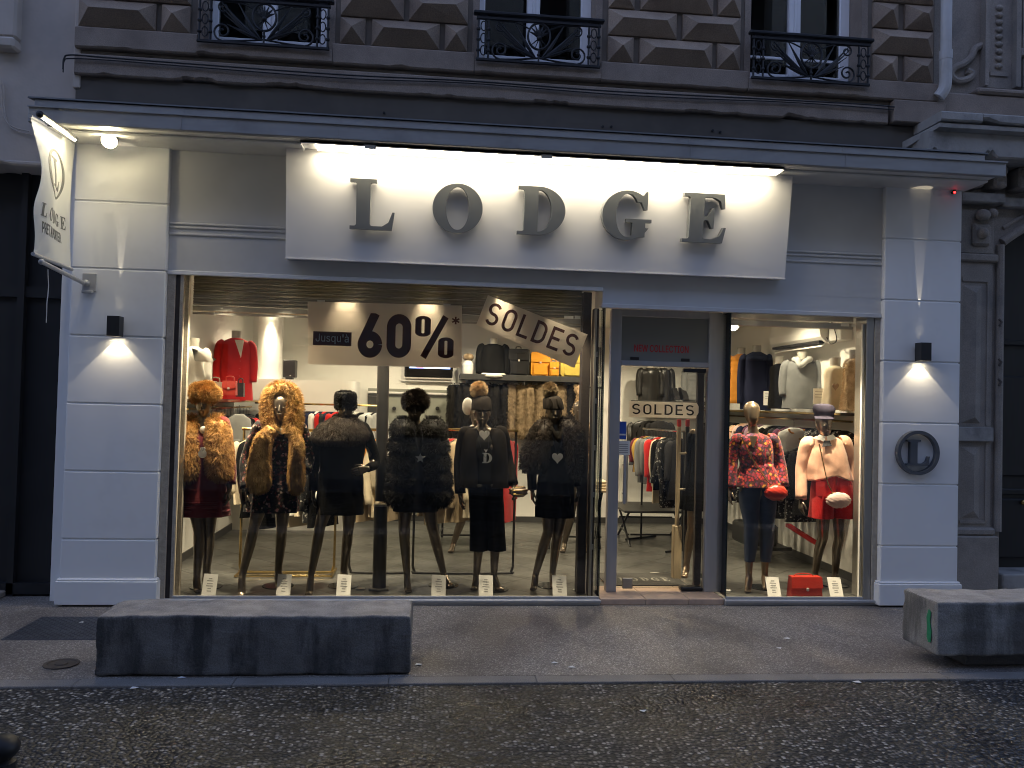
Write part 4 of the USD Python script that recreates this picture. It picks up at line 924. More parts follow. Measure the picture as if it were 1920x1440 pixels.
for px, py in ((1240, 592), (1190, 672), (1285, 675)):
    p = at(px, py, DY-0.012); obj('clamp', box(p[0]-0.045, p[0]+0.045, DY-0.014, DY-0.006, p[2]-0.014, p[2]+0.014, 0.003), 'guide_dark', dr)
obj('leaf_pane', box(X0+0.12, X1-0.15, DY+0.006, DY+0.016, 0.09, 2.275), 'glass', dr)
obj('closer', cat(box(5.70, 5.93, DY-0.02, DY+0.03, 2.235, 2.275, 0.004)), 'lamp_black', dr)
obj('hinge_stile', box(5.875, 5.945, DY+0.07, DY+0.12, 0.065, 2.27, 0.004), 'guide_dark', dr)
obj('bottom_patch', cat(box(5.13, 5.23, DY-0.004, DY+0.03, 0.085, 0.185, 0.004), cyl((5.19, DY-0.008, 0.13), (5.19, DY+0.0, 0.13), 0.014, 12)), 'alu_warm', dr)
obj('pivot_shoe', box(5.72, 5.94, DY-0.02, DY+0.09, 0.062, 0.105, 0.01), 'lamp_black', dr)
hz0, hz1 = at(1172, 945, DY-0.06)[2], at(1172, 853, DY-0.06)[2]; hx = at(1175, 900, DY-0.06)[0]
obj('handle', cat(box(hx-0.035, hx-0.01, DY-0.075, DY-0.05, hz0, hz1, 0.004), box(hx+0.015, hx+0.035, DY+0.03, DY+0.05, hz0, hz1, 0.004), *[cyl((hx-0.02, DY-0.06, z_), (hx-0.02, DY+0.01, z_), 0.010, 8) for z_ in (hz0+0.1, hz1-0.1)]), 'alu', dr)


def on_plane(px0, py0, px1, py1, y):
    p, q = at(px0, py0, y), at(px1, py1, y); return p[0], q[0], q[2], p[2]


x0, x1, z0, z1 = on_plane(1155, 790, 1174, 824, DY); s1 = obj('blue_sticker', cat(box(x0, x1, DY-0.001, DY+0.0035, z0, z1), ), 'sticker_blue', dr)
obj('sticker_band', box(x0+0.005, x1-0.005, DY-0.0025, DY-0.0012, z0+0.04, z0+0.055), 'card', s1)
x0, x1, z0, z1 = on_plane(1153, 826, 1181, 853, DY); s1 = obj('paper_notice', box(x0, x1, DY-0.001, DY+0.0035, z0, z1), 'card', dr)
obj('notice_print', cat(*[box(x0+0.02, x1-0.02, DY-0.0022, DY-0.0012, z0+0.02+0.02*k, z0+0.026+0.02*k) for k in range(5)]), 'print_grey', s1)
st = thing('door_step', (5.46, 0.2, 0), 'pinkish stone doorstep under the glass door', 'doorstep')
for a_, b_ in ((4.845, 5.28), (5.283, 5.70), (5.703, 6.048)): obj('slab', box(a_, b_, 0.06, 0.60, 0.0, 0.06, 0.006), 'marble_step', st)

# ---------------------------------------------------------------- posters in the window
PYY = GY+0.016


def stroke(P, w, cap='flat'):
    return sg.LineString(P).buffer(w/2, cap_style=cap, join_style='mitre' if cap == 'flat' else 'round')


def arcp(cx, cz, rx, rz, a, b, n=24):
    t = np.radians(np.linspace(a, b, n)); return [(cx+rx*math.cos(q), cz+rz*math.sin(q)) for q in t]


def din(ch, t=0.14, w=0.62):
    """Plain road-sign style lettering built from strokes, cap height 1."""
    h = t/2; rx, rz = w/2-h, (1-t)/4
    if ch == 'S': return stroke(arcp(w/2, 1-h-rz, rx, rz, 25, 270)+arcp(w/2, h+rz, rx, rz, 90, -155)[1:], t)
    if ch in 'O0':
        r = w/2-h; return stroke(arcp(w/2, 1-h-r, r, r, 0, 180)+arcp(w/2, h+r, r, r, 180, 360)+[(w-h, 1-h-r)], t).union(stroke([(w-h, h+r-0.01), (w-h, 1-h-r+0.01)], t))
    if ch == 'L': return unary_union([sg.box(0, 0, t, 1), sg.box(0, 0, w*0.9, t)])
    if ch == 'E': return unary_union([sg.box(0, 0, t, 1), sg.box(0, 0, w*0.92, t), sg.box(0, 1-t, w*0.92, 1), sg.box(0, 0.5-t/2, w*0.8, 0.5+t/2)])
    if ch == 'D':
        r = w*0.62; return stroke([(h, h), (w-r, h)]+arcp(w-r, h+r*0.8, r-h, r*0.8, -90, 0)+arcp(w-r, 1-h-r*0.8, r-h, r*0.8, 0, 90)+[(h, 1-h), (h, h), (w*0.3, h)], t)
    if ch == '6':
        r = w/2-h; return unary_union([stroke(arcp(w/2, h+r, r, r, 0, 360, 40), t), stroke(arcp(w/2, h+r, r, r, 165, 150, 3)+[(w*0.70, 1.0)], t)]).intersection(sg.box(-1, -1, 2, 1))
    if ch == '%':
        a = din('0', t*0.86, 0.40); a = affinity.scale(a, 1, 0.50, origin=(0, 0))
        return unary_union([affinity.translate(a, 0, 0.5), affinity.translate(a, 0.60, 0), stroke([(0.22, -0.0), (0.78, 1.0)], t*0.85)])
    if ch == '*': return unary_union([stroke([(0.5+0.5*math.cos(q), 0.5+0.5*math.sin(q)), (0.5-0.5*math.cos(q), 0.5-0.5*math.sin(q))], 0.2) for q in (math.pi/2, math.pi/6, -math.pi/6)])


def word(s, t, w, gap):
    out, x = [], 0
    for ch in s:
        g = din(ch, t, w); out.append(affinity.translate(g, x-g.bounds[0], 0)); x += g.bounds[2]-g.bounds[0]+gap
    return unary_union(out)


def fit(g, x0, x1, z0, z1):
    b = g.bounds; return affinity.translate(affinity.scale(affinity.translate(g, -b[0], -b[1]), (x1-x0)/(b[2]-b[0]), (z1-z0)/(b[3]-b[1]), origin=(0, 0)), x0, z0)


def flat(name, g, y, m, parent, d=0.0012):
    return obj(name, extr(g, d, (0, y, 0), (1, 0, 0), (0, 0, 1)), m, parent)   # stands d towards the street from y


P0, P1, P2, P3 = (at(*q, PYY) for q in ((577, 565), (866, 573), (866, 690), (577, 683)))
po = thing('discount_poster', ((P0[0]+P1[0])/2, PYY, P3[2]), 'white discount poster with a large brown percentage inside the left window', 'poster')
pz0, pz1 = (P2[2]+P3[2])/2, (P0[2]+P1[2])/2
rot = math.atan2(P2[2]-P3[2], P2[0]-P3[0])


def tilt(g, ang=rot, o=(P0[0], pz0)): return affinity.rotate(g, ang, origin=o, use_radians=True)


flat('sheet', sg.Polygon([(p[0], p[2]) for p in (P0, P1, P2, P3)]), PYY+0.002, 'poster_paper', po, 0.001)


def pxbox(x0, x1, y0, y1):
    a, b = at(x0, (y0+y1)/2, PYY), at(x1, (y0+y1)/2, PYY); c, d = at((x0+x1)/2, y1, PYY), at((x0+x1)/2, y0, PYY); return a[0], b[0], c[2], d[2]


for ch, bx_ in (('6', (671, 717, 587, 671)), ('0', (725, 771, 589, 671)), ('%', (778, 851, 590, 674))):
    flat('digit', fit(din(ch, 0.215 if ch != '%' else 0.19, 0.60), *pxbox(*bx_)), PYY, 'vinyl_brown', po)
flat('star_mark', fit(din('*'), *pxbox(847, 862, 594, 608)), PYY, 'vinyl_brown', po)
q = pxbox(587, 659, 622, 648); lb = flat('label_box', sg.box(q[0], q[2], q[1], q[3]), PYY, 'vinyl_brown', po)
flat('label_text', fit(text_shape("Jusqu'à"), *pxbox(592, 654, 626, 645)), PYY-0.0015, 'card', lb)
for px, py in ((838, 572), (602, 565), (576, 634)): p = at(px, py, PYY); flat('tape', sg.box(p[0]-0.035, p[2]-0.012, p[0]+0.035, p[2]+0.012), PYY+0.004, 'card', po)

C4 = [at(*q, PYY) for q in ((915, 553), (1102, 627), (1077, 690), (893, 609))]
sp = thing('sale_poster', (np.mean([p[0] for p in C4]), PYY, C4[2][2]), 'tilted white sale poster with brown capitals at the top of the left window', 'poster')
flat('sheet', sg.Polygon([(p[0], p[2]) for p in C4]), PYY+0.010, 'poster_paper', sp, 0.001)
ea = np.array([(C4[1]-C4[0])[0], (C4[1]-C4[0])[2]]); eb = np.array([(C4[0]-C4[3])[0], (C4[0]-C4[3])[2]]); o_ = np.array([C4[3][0], C4[3][2]])
k_ = fit(word('SOLDES', 0.135, 0.60, 0.20), 0.055, 0.945, 0.145, 0.86)
for ch_g in getattr(k_, 'geoms', [k_]):
    flat('letter', affinity.affine_transform(ch_g, [ea[0], eb[0], ea[1], eb[1], o_[0], o_[1]]), PYY+0.008, 'vinyl_brown', sp)
for u_, v_ in ((0.12, 0.02), (0.52, 0.0), (0.80, 0.02), (0.86, 1.0), (0.02, 0.6)):
    p = o_+ea*u_+eb*v_; flat('tape', affinity.rotate(sg.box(p[0]-0.03, p[1]-0.009, p[0]+0.03, p[1]+0.009), math.degrees(math.atan2(ea[1], ea[0])) if v_ != 0.6 else 70), PYY+0.012, 'card', sp)

x0, x1, z0, z1 = on_plane(1180, 752, 1310, 785, DY+0.02)
dp_ = thing('sale_sign', ((x0+x1)/2, DY+0.02, z0), 'grey sale sign with black capitals stuck inside the glass door', 'sign')
flat('sheet', sg.Polygon([(x0, z0), (x1-0.03, z0), (x1-0.02, z0+0.03), (x1, z0+0.06), (x1, z1-0.04), (x1-0.025, z1), (x0, z1)]), DY+0.022, 'poster_paper', dp_, 0.002)
for g in word('SOLDES', 0.135, 0.62, 0.22).geoms:
    pass
for g in fit(word('SOLDES', 0.135, 0.62, 0.22), x0+0.03, x1-0.05, z0+0.03, z1-0.025).geoms: flat('letter', g, DY+0.0197, 'vinyl_black', dp_)

# ================================================================ the room
WX0, WX1, WY, CZ = 0.52, 7.78, 5.0, 3.10
obj('shop_wall', box(WX0-0.1, WX0, 0.30, WY+0.1, 0.0, CZ), 'paint_interior', kind='structure')
obj('shop_wall', box(WX1, WX1+0.1, 0.30, WY+0.1, 0.0, CZ), 'paint_interior', kind='structure')
obj('shop_wall', box(WX0, WX1, WY, WY+0.1, 0.0, CZ), 'paint_interior', kind='structure')
obj('shop_wall', box(WX0, 0.85, 0.28, 0.305, 0.0, CZ), 'paint_interior', kind='structure')
obj('shop_wall', box(7.53, WX1, 0.31, 0.335, 0.0, CZ), 'paint_interior', kind='structure')
obj('shop_ceiling', box(WX0-0.1, WX1+0.1, 0.145, WY+0.1, CZ, CZ+0.1), 'ceiling_paint', kind='structure')
obj('skirting', cat(box(WX0, WX0+0.015, 0.31, WY-0.015, FZ, FZ+0.09), box(WX0, WX1, WY-0.015, WY, FZ, FZ+0.09), box(WX1-0.015, WX1, 0.34, WY-0.015, FZ, FZ+0.09)), 'skirting', kind='structure')
fl = thing('shop_floor', (4, 2.5, 0), kind='structure')
obj('screed', box(WX0, WX1, 0.13, WY, 0.0, FZ-0.004), 'grout', fl)
room = unary_union([sg.box(WX0+0.015, 0.12, 4.94, WY-0.016), sg.box(4.94, 0.605, 6.07, WY-0.016), sg.box(6.07, 0.12, WX1-0.015, WY-0.016)]).buffer(0)
T_ = 0.46
for i in range(-14, 26):
    for j in range(-14, 26):
        g = affinity.rotate(sg.box(i*T_+0.002, j*T_+0.002, (i+1)*T_-0.002, (j+1)*T_-0.002), 45, origin=(0, 0)).intersection(room)
        if g.is_empty or g.area < 0.003 or g.geom_type != 'Polygon': continue
        obj('tile', extr(g, 0.006, (0, 0, FZ-0.006), (1, 0, 0), (0, 1, 0)), 'tile', fl)
dm = thing('door_mat', (5.45, 0.85, FZ), 'dark doormat with pale worn lettering inside the glass door', 'doormat')
obj('pile', box(5.03, 5.88, 0.62, 1.22, FZ+0.001, FZ+0.014, 0.004), 'mat_rubber', dm)
g = serif('L'); xs_ = 5.22
for ch in 'LODGE':
    g = affinity.scale(affinity.translate(serif(ch), -serif(ch).bounds[0], 0), 0.085, 0.15, origin=(0, 0)); obj('mat_lettering', extr(g, 0.001, (xs_, 0.82, FZ+0.0142), (1, 0, 0), (0, 1, 0)), 'mat_print', dm); xs_ += 0.115

# partition, panel door, wall screen, speaker
pt = thing('partition', (1.2, 3.9, FZ), 'low white partition with a rounded end behind the fur hood mannequin', 'partition')
PX1 = at(645, 712, 4.0)[0]; PZ = at(560, 712, 4.0)[2]
obj('body', extr(sg.box(WX0, 4.0, PX1+0.15, 4.9).buffer(-0.12).buffer(0.12, 8).union(sg.box(WX0, 4.0, 1.0, 4.9)), PZ-FZ, (0, 0, FZ), (1, 0, 0), (0, 1, 0)), 'paint_interior', pt)
wc = thing('wall_niche', (3, 4.9, 0.05), 'grey-green panelled doors with a pale rail on the back wall', 'door')
x0, x1, z0, z1 = on_plane(690, 860, 990, 735, 4.9); x0, x1 = at(688, 800, 4.94)[0], at(905, 800, 4.94)[0]; z1 = at(780, 730, 4.94)[2]
mat('panel_green', (0.24, 0.25, 0.215), 0.5, var=0.05)
obj('panel', cat(box(x0+0.14, (x0+x1)/2-0.004, 4.965, 4.995, FZ+0.1, z1-0.12), box((x0+x1)/2+0.004, x1, 4.965, 4.995, FZ+0.1, z1-0.12)), 'panel_green', wc)
obj('frame', cat(box(x0, x0+0.14, 4.95, 4.998, FZ+0.1, z1-0.12), box(x0, x1, 4.955, 4.998, z1-0.118, z1-0.085)), 'skirting', wc)
obj('rail', box(x0, x1-0.5, 4.94, 4.955, z1-0.07, z1-0.045), 'card', wc)
obj('top_trim', box(x0, x1, 4.95, 4.998, z1-0.04, z1), 'panel_green', wc)
obj('knob', cat(*[cyl(at(px, 766, 4.96), at(px, 766, 4.93), 0.03, 12) for px in (739, 820)]), 'lamp_black', wc)
tv = thing('wall_screen', (3.1, 4.9, 2.3), 'dark television screen in a grey recess under the discount poster', 'television')
x0, x1, z0, z1 = on_plane(748, 848, 717, 640, 4.95); z0 = at(800, 716, 4.95)[2]; z1 = z0+0.75; x1 = at(850, 700, 4.95)[0]
obj('recess', box(x0, x1, 4.97, 4.998, z0, z1), 'fascia_paint', tv)
obj('case', box(x0+0.05, x1-0.01, 4.90, 4.965, z0+0.07, z1-0.05, 0.01), 'screen_black', tv)
obj('silver_strip', box(x0+0.05, x1-0.01, 4.885, 4.90, z0+0.045, z0+0.062), 'silver', tv)
obj('picture', box(x0+0.12, x1-0.05, 4.893, 4.8985, z0+0.20, z1-0.09), 'screen_light', tv)
obj('picture_band', cat(box(x0+0.13, x0+0.22, 4.889, 4.892, z0+0.205, z0+0.25), box(x0+0.34, x1-0.06, 4.889, 4.892, z0+0.205, z0+0.24)), 'screen_white', tv)
obj('picture_spot', box(x0+0.23, x0+0.33, 4.889, 4.892, z0+0.205, z0+0.25), 'screen_pink', tv)
sk = thing('loudspeaker', at(543, 712, 4.15), 'black loudspeaker standing on the white partition', 'loudspeaker')
p = at(543, 712, 4.15); h = at(543, 678, 4.15)[2]
obj('cabinet', box(p[0]-0.085, p[0]+0.085, 4.08, 4.26, PZ+0.03, h+0.02, 0.008), 'lamp_black', sk)
obj('foot', cat(box(p[0]-0.05, p[0]+0.05, 4.1, 4.2, PZ, PZ+0.03)), 'lamp_black', sk); obj('badge', box(p[0]+0.01, p[0]+0.03, 4.076, 4.08, PZ+0.05, PZ+0.06), 'silver', sk)
# round pillar catching a lamp
obj('round_pillar', cyl(at(505, 712, 4.35)*[1, 1, 0]+[0, 0, FZ], at(505, 712, 4.35)*[1, 1, 0]+[0, 0, CZ], 0.17, 24), 'paint_interior', label='round white pillar lit from above, left of the loudspeaker', cat='pillar', smooth=40)

# air conditioner on the right wall
ac = thing('air_conditioner', (7.6, 2.3, 2.7), 'long air conditioner high on the right-hand wall', 'air conditioner')
Y0_, Y1_ = atx(1545, 648, WX1-0.18)[1], atx(1450, 655, WX1-0.18)[1]; zc = atx(1450, 655, WX1-0.18)[2]
obj('body', extr(sg.Polygon([(WX1-0.002, zc), (WX1-0.16, zc), (WX1-0.22, zc+0.06), (WX1-0.235, zc+0.14), (WX1-0.20, zc+0.30), (WX1-0.002, zc+0.31)]), Y1_-Y0_, (0, Y1_, 0), (1, 0, 0), (0, 0, 1)), 'card', ac)
obj('vent', cat(*[box(WX1-0.217+0.004*k, WX1-0.150, Y0_+0.05, Y1_-0.05, zc-0.004-0.006*k, zc-0.001-0.006*k+0.02) for k in range(2)]), 'lamp_black', ac)
obj('flap', hull([(WX1-0.19, Y0_+0.04, zc-0.05), (WX1-0.19, Y1_-0.04, zc-0.05), (WX1-0.15, Y0_+0.04, zc-0.005), (WX1-0.15, Y1_-0.04, zc-0.005), (WX1-0.185, Y0_+0.04, zc-0.055), (WX1-0.185, Y1_-0.04, zc-0.055)]), 'card', ac)
obj('pipe_box', box(WX1-0.14, WX1-0.002, 0.95, Y0_-0.02, zc+0.0, zc+0.34, 0.01), 'paint_interior', ac)
obj('cable', tube(smooth_path([(WX1-0.15, Y0_-0.05, zc+0.3), (WX1-0.16, Y0_-0.25, zc+0.02), (WX1-0.15, Y0_-0.1, zc-0.03), (WX1-0.15, Y0_, zc+0.05)]), 0.006, 5), 'lamp_black', ac)

# ---------------------------------------------------------------- ceiling lamps
def downlight(x, y, lab, power, cone=62, aim=(0, 0, -1), group=None, c=WARM):
    t = thing('downlight', (x, y, CZ-0.05), lab, 'lamp', group)
    obj('trim', lathe([(0.05, CZ-0.0005), (0.075, CZ-0.0005), (0.078, CZ-0.012), (0.055, CZ-0.02), (0.05, CZ-0.006)], (x, y, 0), 20), 'card', t)
    obj('lens', cyl((x, y, CZ-0.007), (x, y, CZ-0.004), 0.052, 16), 'downlight_face', t)
    spot(t+'/light', (x, y, CZ-0.04), aim, c, power, cone, 0.045, 0.6)
    return t


SPOTS = [(1.25, 'burgundy dress'), (1.80, 'floral dress'), (2.40, 'black dress'), (3.15, 'tiered fur coat'), (3.85, 'culottes'), (4.45, 'heart pendant'), (6.42, 'floral blouse'), (7.02, 'pink jumper')]
for k, (x, who) in enumerate(SPOTS):
    zs = 3.0 if k < 6 else 2.845; y = 0.116
    t = thing('window_spot', (x, y, zs-0.02), 'small round spot in the window head above the %s mannequin' % who, 'lamp', 'small spots in the window heads')
    obj('trim', lathe([(0.020, zs), (0.028, zs), (0.028, zs-0.008), (0.022, zs-0.010), (0.020, zs-0.003)], (x, y, 0), 16), 'card', t); obj('lens', cyl((x, y, zs-0.003), (x, y, zs-0.001), 0.020, 12), 'downlight_face', t)
    spot(t+'/light', (x, y, zs-0.012), (0.0, 0.24 if k in (2, 3, 4) else 0.06, -1), WARM, (68 if k in (0, 1) else 60 if k in (6, 7) else 27)*SHOP, 35, 0.018, 0.8)
GEN = [(1.15, 1.05, 17, 'left wall shelf'), (2.4, 2.2, 16, 'iron column'), (3.6, 2.2, 16, 'black folding table'), (4.8, 2.2, 16, 'wooden-topped table'), (6.0, 2.2, 18, 'doormat and door'), (7.0, 1.5, 19, 'right mannequins, near the glass'), (1.3, 3.5, 13, 'partition'), (2.6, 3.9, 16, 'panelled doors'), (3.9, 3.9, 16, 'tan furs'), (5.2, 3.9, 16, 'yellow bag'), (6.6, 3.6, 19, 'mustard jacket')]
for k, (x, y, pw, who) in enumerate(GEN):
    downlight(x, y, 'round ceiling spot deeper in the shop, above the %s' % who, 0.92*pw*SHOP, 75, (0, 0, -1), 'ceiling spots deeper in the shop')
# the lit one just above the pillar and the globe in the right window
p = at(503, 712, 4.05); downlight(p[0], 4.08, 'round ceiling spot washing the white pillar beside the loudspeaker', 14*SHOP, 26, (0, 0.09, -1))
p = at(1375, 611, 1.25)
t = thing('globe_lamp', p, 'small glowing globe lamp inside the top left corner of the right window', 'lamp')
obj('bulb', sph(p, 0.055, 2), 'downlight_face', t, smooth=True); obj('stem', cyl(p+[0, 0, 0.04], (p[0], p[1], CZ), 0.01, 8), 'chrome', t)
# ================================================================ mannequins
def V3(*a): return np.array(a, float)


def unit(v): v = np.array(v, float); return v/max(np.linalg.norm(v), 1e-9)


def ball(c, r, s=None, seg=20):
    m = m3.Manifold.sphere(1.0, seg); s = (1, 1, 1) if s is None else s
    return m.scale((r*s[0], r*s[1], r*s[2])).translate(tuple(map(float, c)))


def hul(*ms): return m3.Manifold.batch_hull(list(ms))


def chain(P, R, seg=18): return [hul(ball(P[k], R[k], seg=seg), ball(P[k+1], R[k+1], seg=seg)) for k in range(len(P)-1)]


def finish(man, ell, it=8):
    man = man.refine_to_length(ell); q = man.to_mesh()
    m = trimesh.Trimesh(np.array(q.vert_properties[:, :3], float), np.array(q.tri_verts), process=False)
    trimesh.smoothing.filter_taubin(m, lamb=0.5, nu=0.53, iterations=it); return m


def hand(w, d, side, palm, curl=0.35, s=1.0):
    """w: wrist, d: where the fingers point, side: towards the thumb, palm: where the palm looks."""
    d, side, palm = unit(d), unit(side), unit(palm); P = []
    k0, k1 = w+d*0.035*s, w+d*0.088*s
    P.append(hul(ball(w, 0.021*s), ball(k0+side*0.02*s, 0.015*s), ball(k0-side*0.02*s, 0.014*s), ball(k1+side*0.030*s, 0.0125*s), ball(k1-side*0.030*s, 0.0115*s)))
    for i, (o, L) in enumerate(((0.029, 0.072), (0.010, 0.080), (-0.010, 0.075), (-0.029, 0.058))):
        p = w+d*0.083*s+side*o*s; dd = unit(d+side*(o*2.2)+palm*0.05); pts = [p]; a = curl*(0.6+0.25*i)
        for q, f in enumerate((0.45, 0.32, 0.23)):
            ca, sa = math.cos(a*0.6*(q+1)), math.sin(a*0.6*(q+1)); pts.append(pts[-1]+(dd*ca+palm*sa)*L*f*s)
        P += chain(pts, [0.0092*s, 0.0085*s, 0.0078*s, 0.0066*s], 12)
    t0 = w+d*0.03*s+side*0.022*s; t1 = t0+unit(side*0.75+d*0.8+palm*0.35)*0.040*s; t2 = t1+unit(side*0.30+d+palm*0.4)*0.028*s; t3 = t2+unit(d+palm*0.5)*0.022*s
    P += chain([t0, t1, t2, t3], [0.013*s, 0.0105*s, 0.0092*s, 0.0072*s], 12)
    return finish(m3.Manifold.batch_boolean(P, m3.OpType.Add), 0.007, 4)


def mannequin(Y, D, lab, m='mannequin', group='mannequins in the shop windows', name='mannequin', plate=True, face=True, hidden_hand=(), tilt=0.0):
    """D: joints as pixels of the photograph (px, py[, metres behind the figure's own plane]); toes are set on the floor."""
    J = {}
    for k, v in D.items():
        if k in ('tL', 'tR'): J[k] = atz(v[0], v[1], FZ+0.022) if len(v) < 3 else at(v[0], v[1], Y+v[2])*[1, 1, 0]+[0, 0, FZ+0.022]
        else: J[k] = at(v[0], v[1], Y+(v[2] if len(v) > 2 else 0))
    for s in 'LR':
        t = J['t'+s]; a = at(D['a'+s][0], D['a'+s][1], t[1]+0.10); a[2] = max(a[2], FZ+0.10); J['a'+s] = a
        kpx = D['k'+s]; J['k'+s] = at(kpx[0], kpx[1], (a[1]+Y)/2-0.03)
    pel = J['pel']; hipw = 0.085
    hL, hR = pel+V3(-hipw, 0, -0.03), pel+V3(hipw, 0, -0.03); nk, hd = J['neck'], J['head']; sL, sR = J['sL'], J['sR']; ch = (sL+sR)/2+V3(0, 0.01, -0.13); wa = pel*0.42+ch*0.58+V3(0, 0.0, -0.05)
    B = [hul(ball(ch+V3(-0.075, 0, 0), 0.092), ball(ch+V3(0.075, 0, 0), 0.092), ball(wa+V3(-0.055, 0, 0), 0.078), ball(wa+V3(0.055, 0, 0), 0.078)),
         hul(ball(wa+V3(-0.055, 0, 0), 0.078), ball(wa+V3(0.055, 0, 0), 0.078), ball(hL, 0.095), ball(hR, 0.095)),
         hul(ball(ch+V3(-0.075, 0, 0), 0.092), ball(ch+V3(0.075, 0, 0), 0.092), ball(sL+V3(0.035, 0.01, -0.02), 0.045), ball(sR+V3(-0.035, 0.01, -0.02), 0.045), ball(nk, 0.05)),
         ball(ch+V3(-0.075, -0.065, 0.01), 0.062), ball(ch+V3(0.075, -0.065, 0.01), 0.062)]
    B += chain([nk, nk*0.55+hd*0.45+V3(0, 0.01, 0)], [0.052, 0.046])
    B.append(hul(ball(hd+V3(0, 0.012, 0.035), 0.090, (0.90, 1.08, 0.98)), ball(hd+V3(0, -0.012, -0.045), 0.068, (0.94, 1.05, 1)), ball(hd+V3(0, -0.035, -0.098), 0.030)))
    if face:
        f = hd[1]-0.082
        B += [hul(ball(V3(hd[0], f-0.004, hd[2]+0.012), 0.007), ball(V3(hd[0], f-0.026, hd[2]-0.030), 0.0095), ball(V3(hd[0], f, hd[2]-0.036), 0.013)),
              hul(ball(V3(hd[0]-0.017, f+0.002, hd[2]-0.062), 0.007), ball(V3(hd[0]+0.017, f+0.002, hd[2]-0.062), 0.007), ball(V3(hd[0], f-0.006, hd[2]-0.061), 0.009))]
        for q in (-1, 1): B += [ball(V3(hd[0]+q*0.031, f+0.009, hd[2]-0.003), 0.013, (1.2, 0.6, 0.6)), ball(V3(hd[0]+q*0.077, hd[1]+0.012, hd[2]-0.012), 0.022, (0.3, 0.7, 1.2))]
    for s, sh in (('L', sL), ('R', sR)):
        B += chain([sh, J['e'+s], J['w'+s]], [0.047, 0.036, 0.024])
    for s, hp in (('L', hL), ('R', hR)):
        k, a, t = J['k'+s], J['a'+s], J['t'+s]; calf = k*0.68+a*0.32+V3(0, 0.025, 0); tm = hp*0.5+k*0.5
        heel = a+V3(0, 0.035, -0.045); ballf = t*0.6+a*V3(0.4, 0.4, 0)+V3(0, 0, 0.4*(FZ+0.03)); ballf[2] = FZ+0.030
        B += chain([hp, tm, k, calf, a], [0.092, 0.072, 0.051, 0.050, 0.031])
        B += [hul(ball(a, 0.031), ball(heel, 0.026), ball(ballf, 0.030, (1.15, 1, 0.8)), ball(a+V3(0, -0.03, -0.02), 0.028)), hul(ball(ballf, 0.030, (1.15, 1, 0.8)), ball(t+V3(-0.018, 0, 0), 0.017), ball(t+V3(0.018, 0, 0), 0.016))]
    body = finish(m3.Manifold.batch_boolean(B, m3.OpType.Add), 0.028, 8); hands = []
    for s, sg_ in (('L', 1), ('R', -1)):
        if s in hidden_hand: continue
        w = J['w'+s]; d = D.get('d'+s); e = J['e'+s]
        d = unit(w-e) if 'h'+s not in J else unit(J['h'+s]-w)
        hor = abs(d[2]) < 0.75
        side = V3(0, -1, 0) if not hor else unit(np.cross(d, V3(0, -1, 0)))*(1 if s == 'L' else 1); side = side-d*(side@d)
        palm = np.cross(d, unit(side)); palm = palm*(1 if (palm[0]*sg_ > 0 or hor) else -1)
        hands.append(hand(w, d, unit(side), palm, 0.45))
    base = (J['tL']+J['tR'])/2; base = V3(J['aR'][0], max(J['aR'][1], 0.32)+0.02, FZ)
    t = thing(name, (pel[0], pel[1], FZ), lab, 'mannequin', group)
    obj('body', cat(body, *hands), m, t, smooth=True)
    if plate:
        obj('base_plate', lathe([(0.0, FZ+0.001), (0.150, FZ+0.001), (0.150, FZ+0.008), (0.145, FZ+0.010), (0.0, FZ+0.010)], (base[0], base[1], 0), 32), 'clear_plate', t)
        obj('support_rod', cat(cyl(base+[0.03, 0.05, 0.0], (J['kR']*0.65+J['aR']*0.35)+V3(0, 0.05, 0), 0.008, 8), sph(base+[0.03, 0.05, 0.015], 0.016, 1)), 'chrome', t)
    return t, J


def S(Y): return (Y-CPOS[1])*1.01/CF          # metres per pixel at that depth


def rings(spec, Y):
    """(px, py, half width in px, half depth in m[, metres behind Y])"""
    return [(at(s[0], s[1], Y+(s[4] if len(s) > 4 else 0)), s[2]*S(Y), s[3]) for s in spec]


def dense(spec, k=4):
    A = np.array([list(s)+[0]*(5-len(s)) for s in spec], float); return [tuple(r) for r in smooth_path(A, k)]


def hem(rs):
    """Turns the last ring inwards so that the cloth has an edge and an inside."""
    c, a, b = rs[-1]; return rs+[(np.array(c)+[0, 0, -0.004], np.array(a)*0.99, np.array(b)*0.99), (np.array(c)+[0, 0, 0.02], np.array(a)*0.93, np.array(b)*0.93), (np.array(c)+[0, 0, 0.10], np.array(a)*0.85, np.array(b)*0.85)]


def garment(name, spec, Y, m, parent, folds=7, amp=0.06, seed=1, n=40, k=4, crumple=0.006, sq=2.3, label=None):
    v, f = loft(hem(rings(dense(spec, k), Y)), n, folds, amp, seed, sq=sq)
    v = v+(meshkit.fbm(v*[9, 9, 5], 3, seed)-0.5)[:, None]*np.array([1, 1.6, 0.2])*crumple*2.2
    return obj(name, (v, f), m, parent, smooth=True, label=label)


def sleeve(P, R, m, parent, seed=3, name='sleeve', crumple=0.008):
    P = smooth_path(P, 7); R = np.interp(np.linspace(0, 1, len(P)), np.linspace(0, 1, len(R)), R)
    v, f = tube(P, R, 16); v = v+(meshkit.fbm(v*[16, 16, 13], 3, seed)-0.5)[:, None]*np.array([1, 1, 0.3])*crumple*2
    return obj(name, (v, f), m, parent, smooth=True)


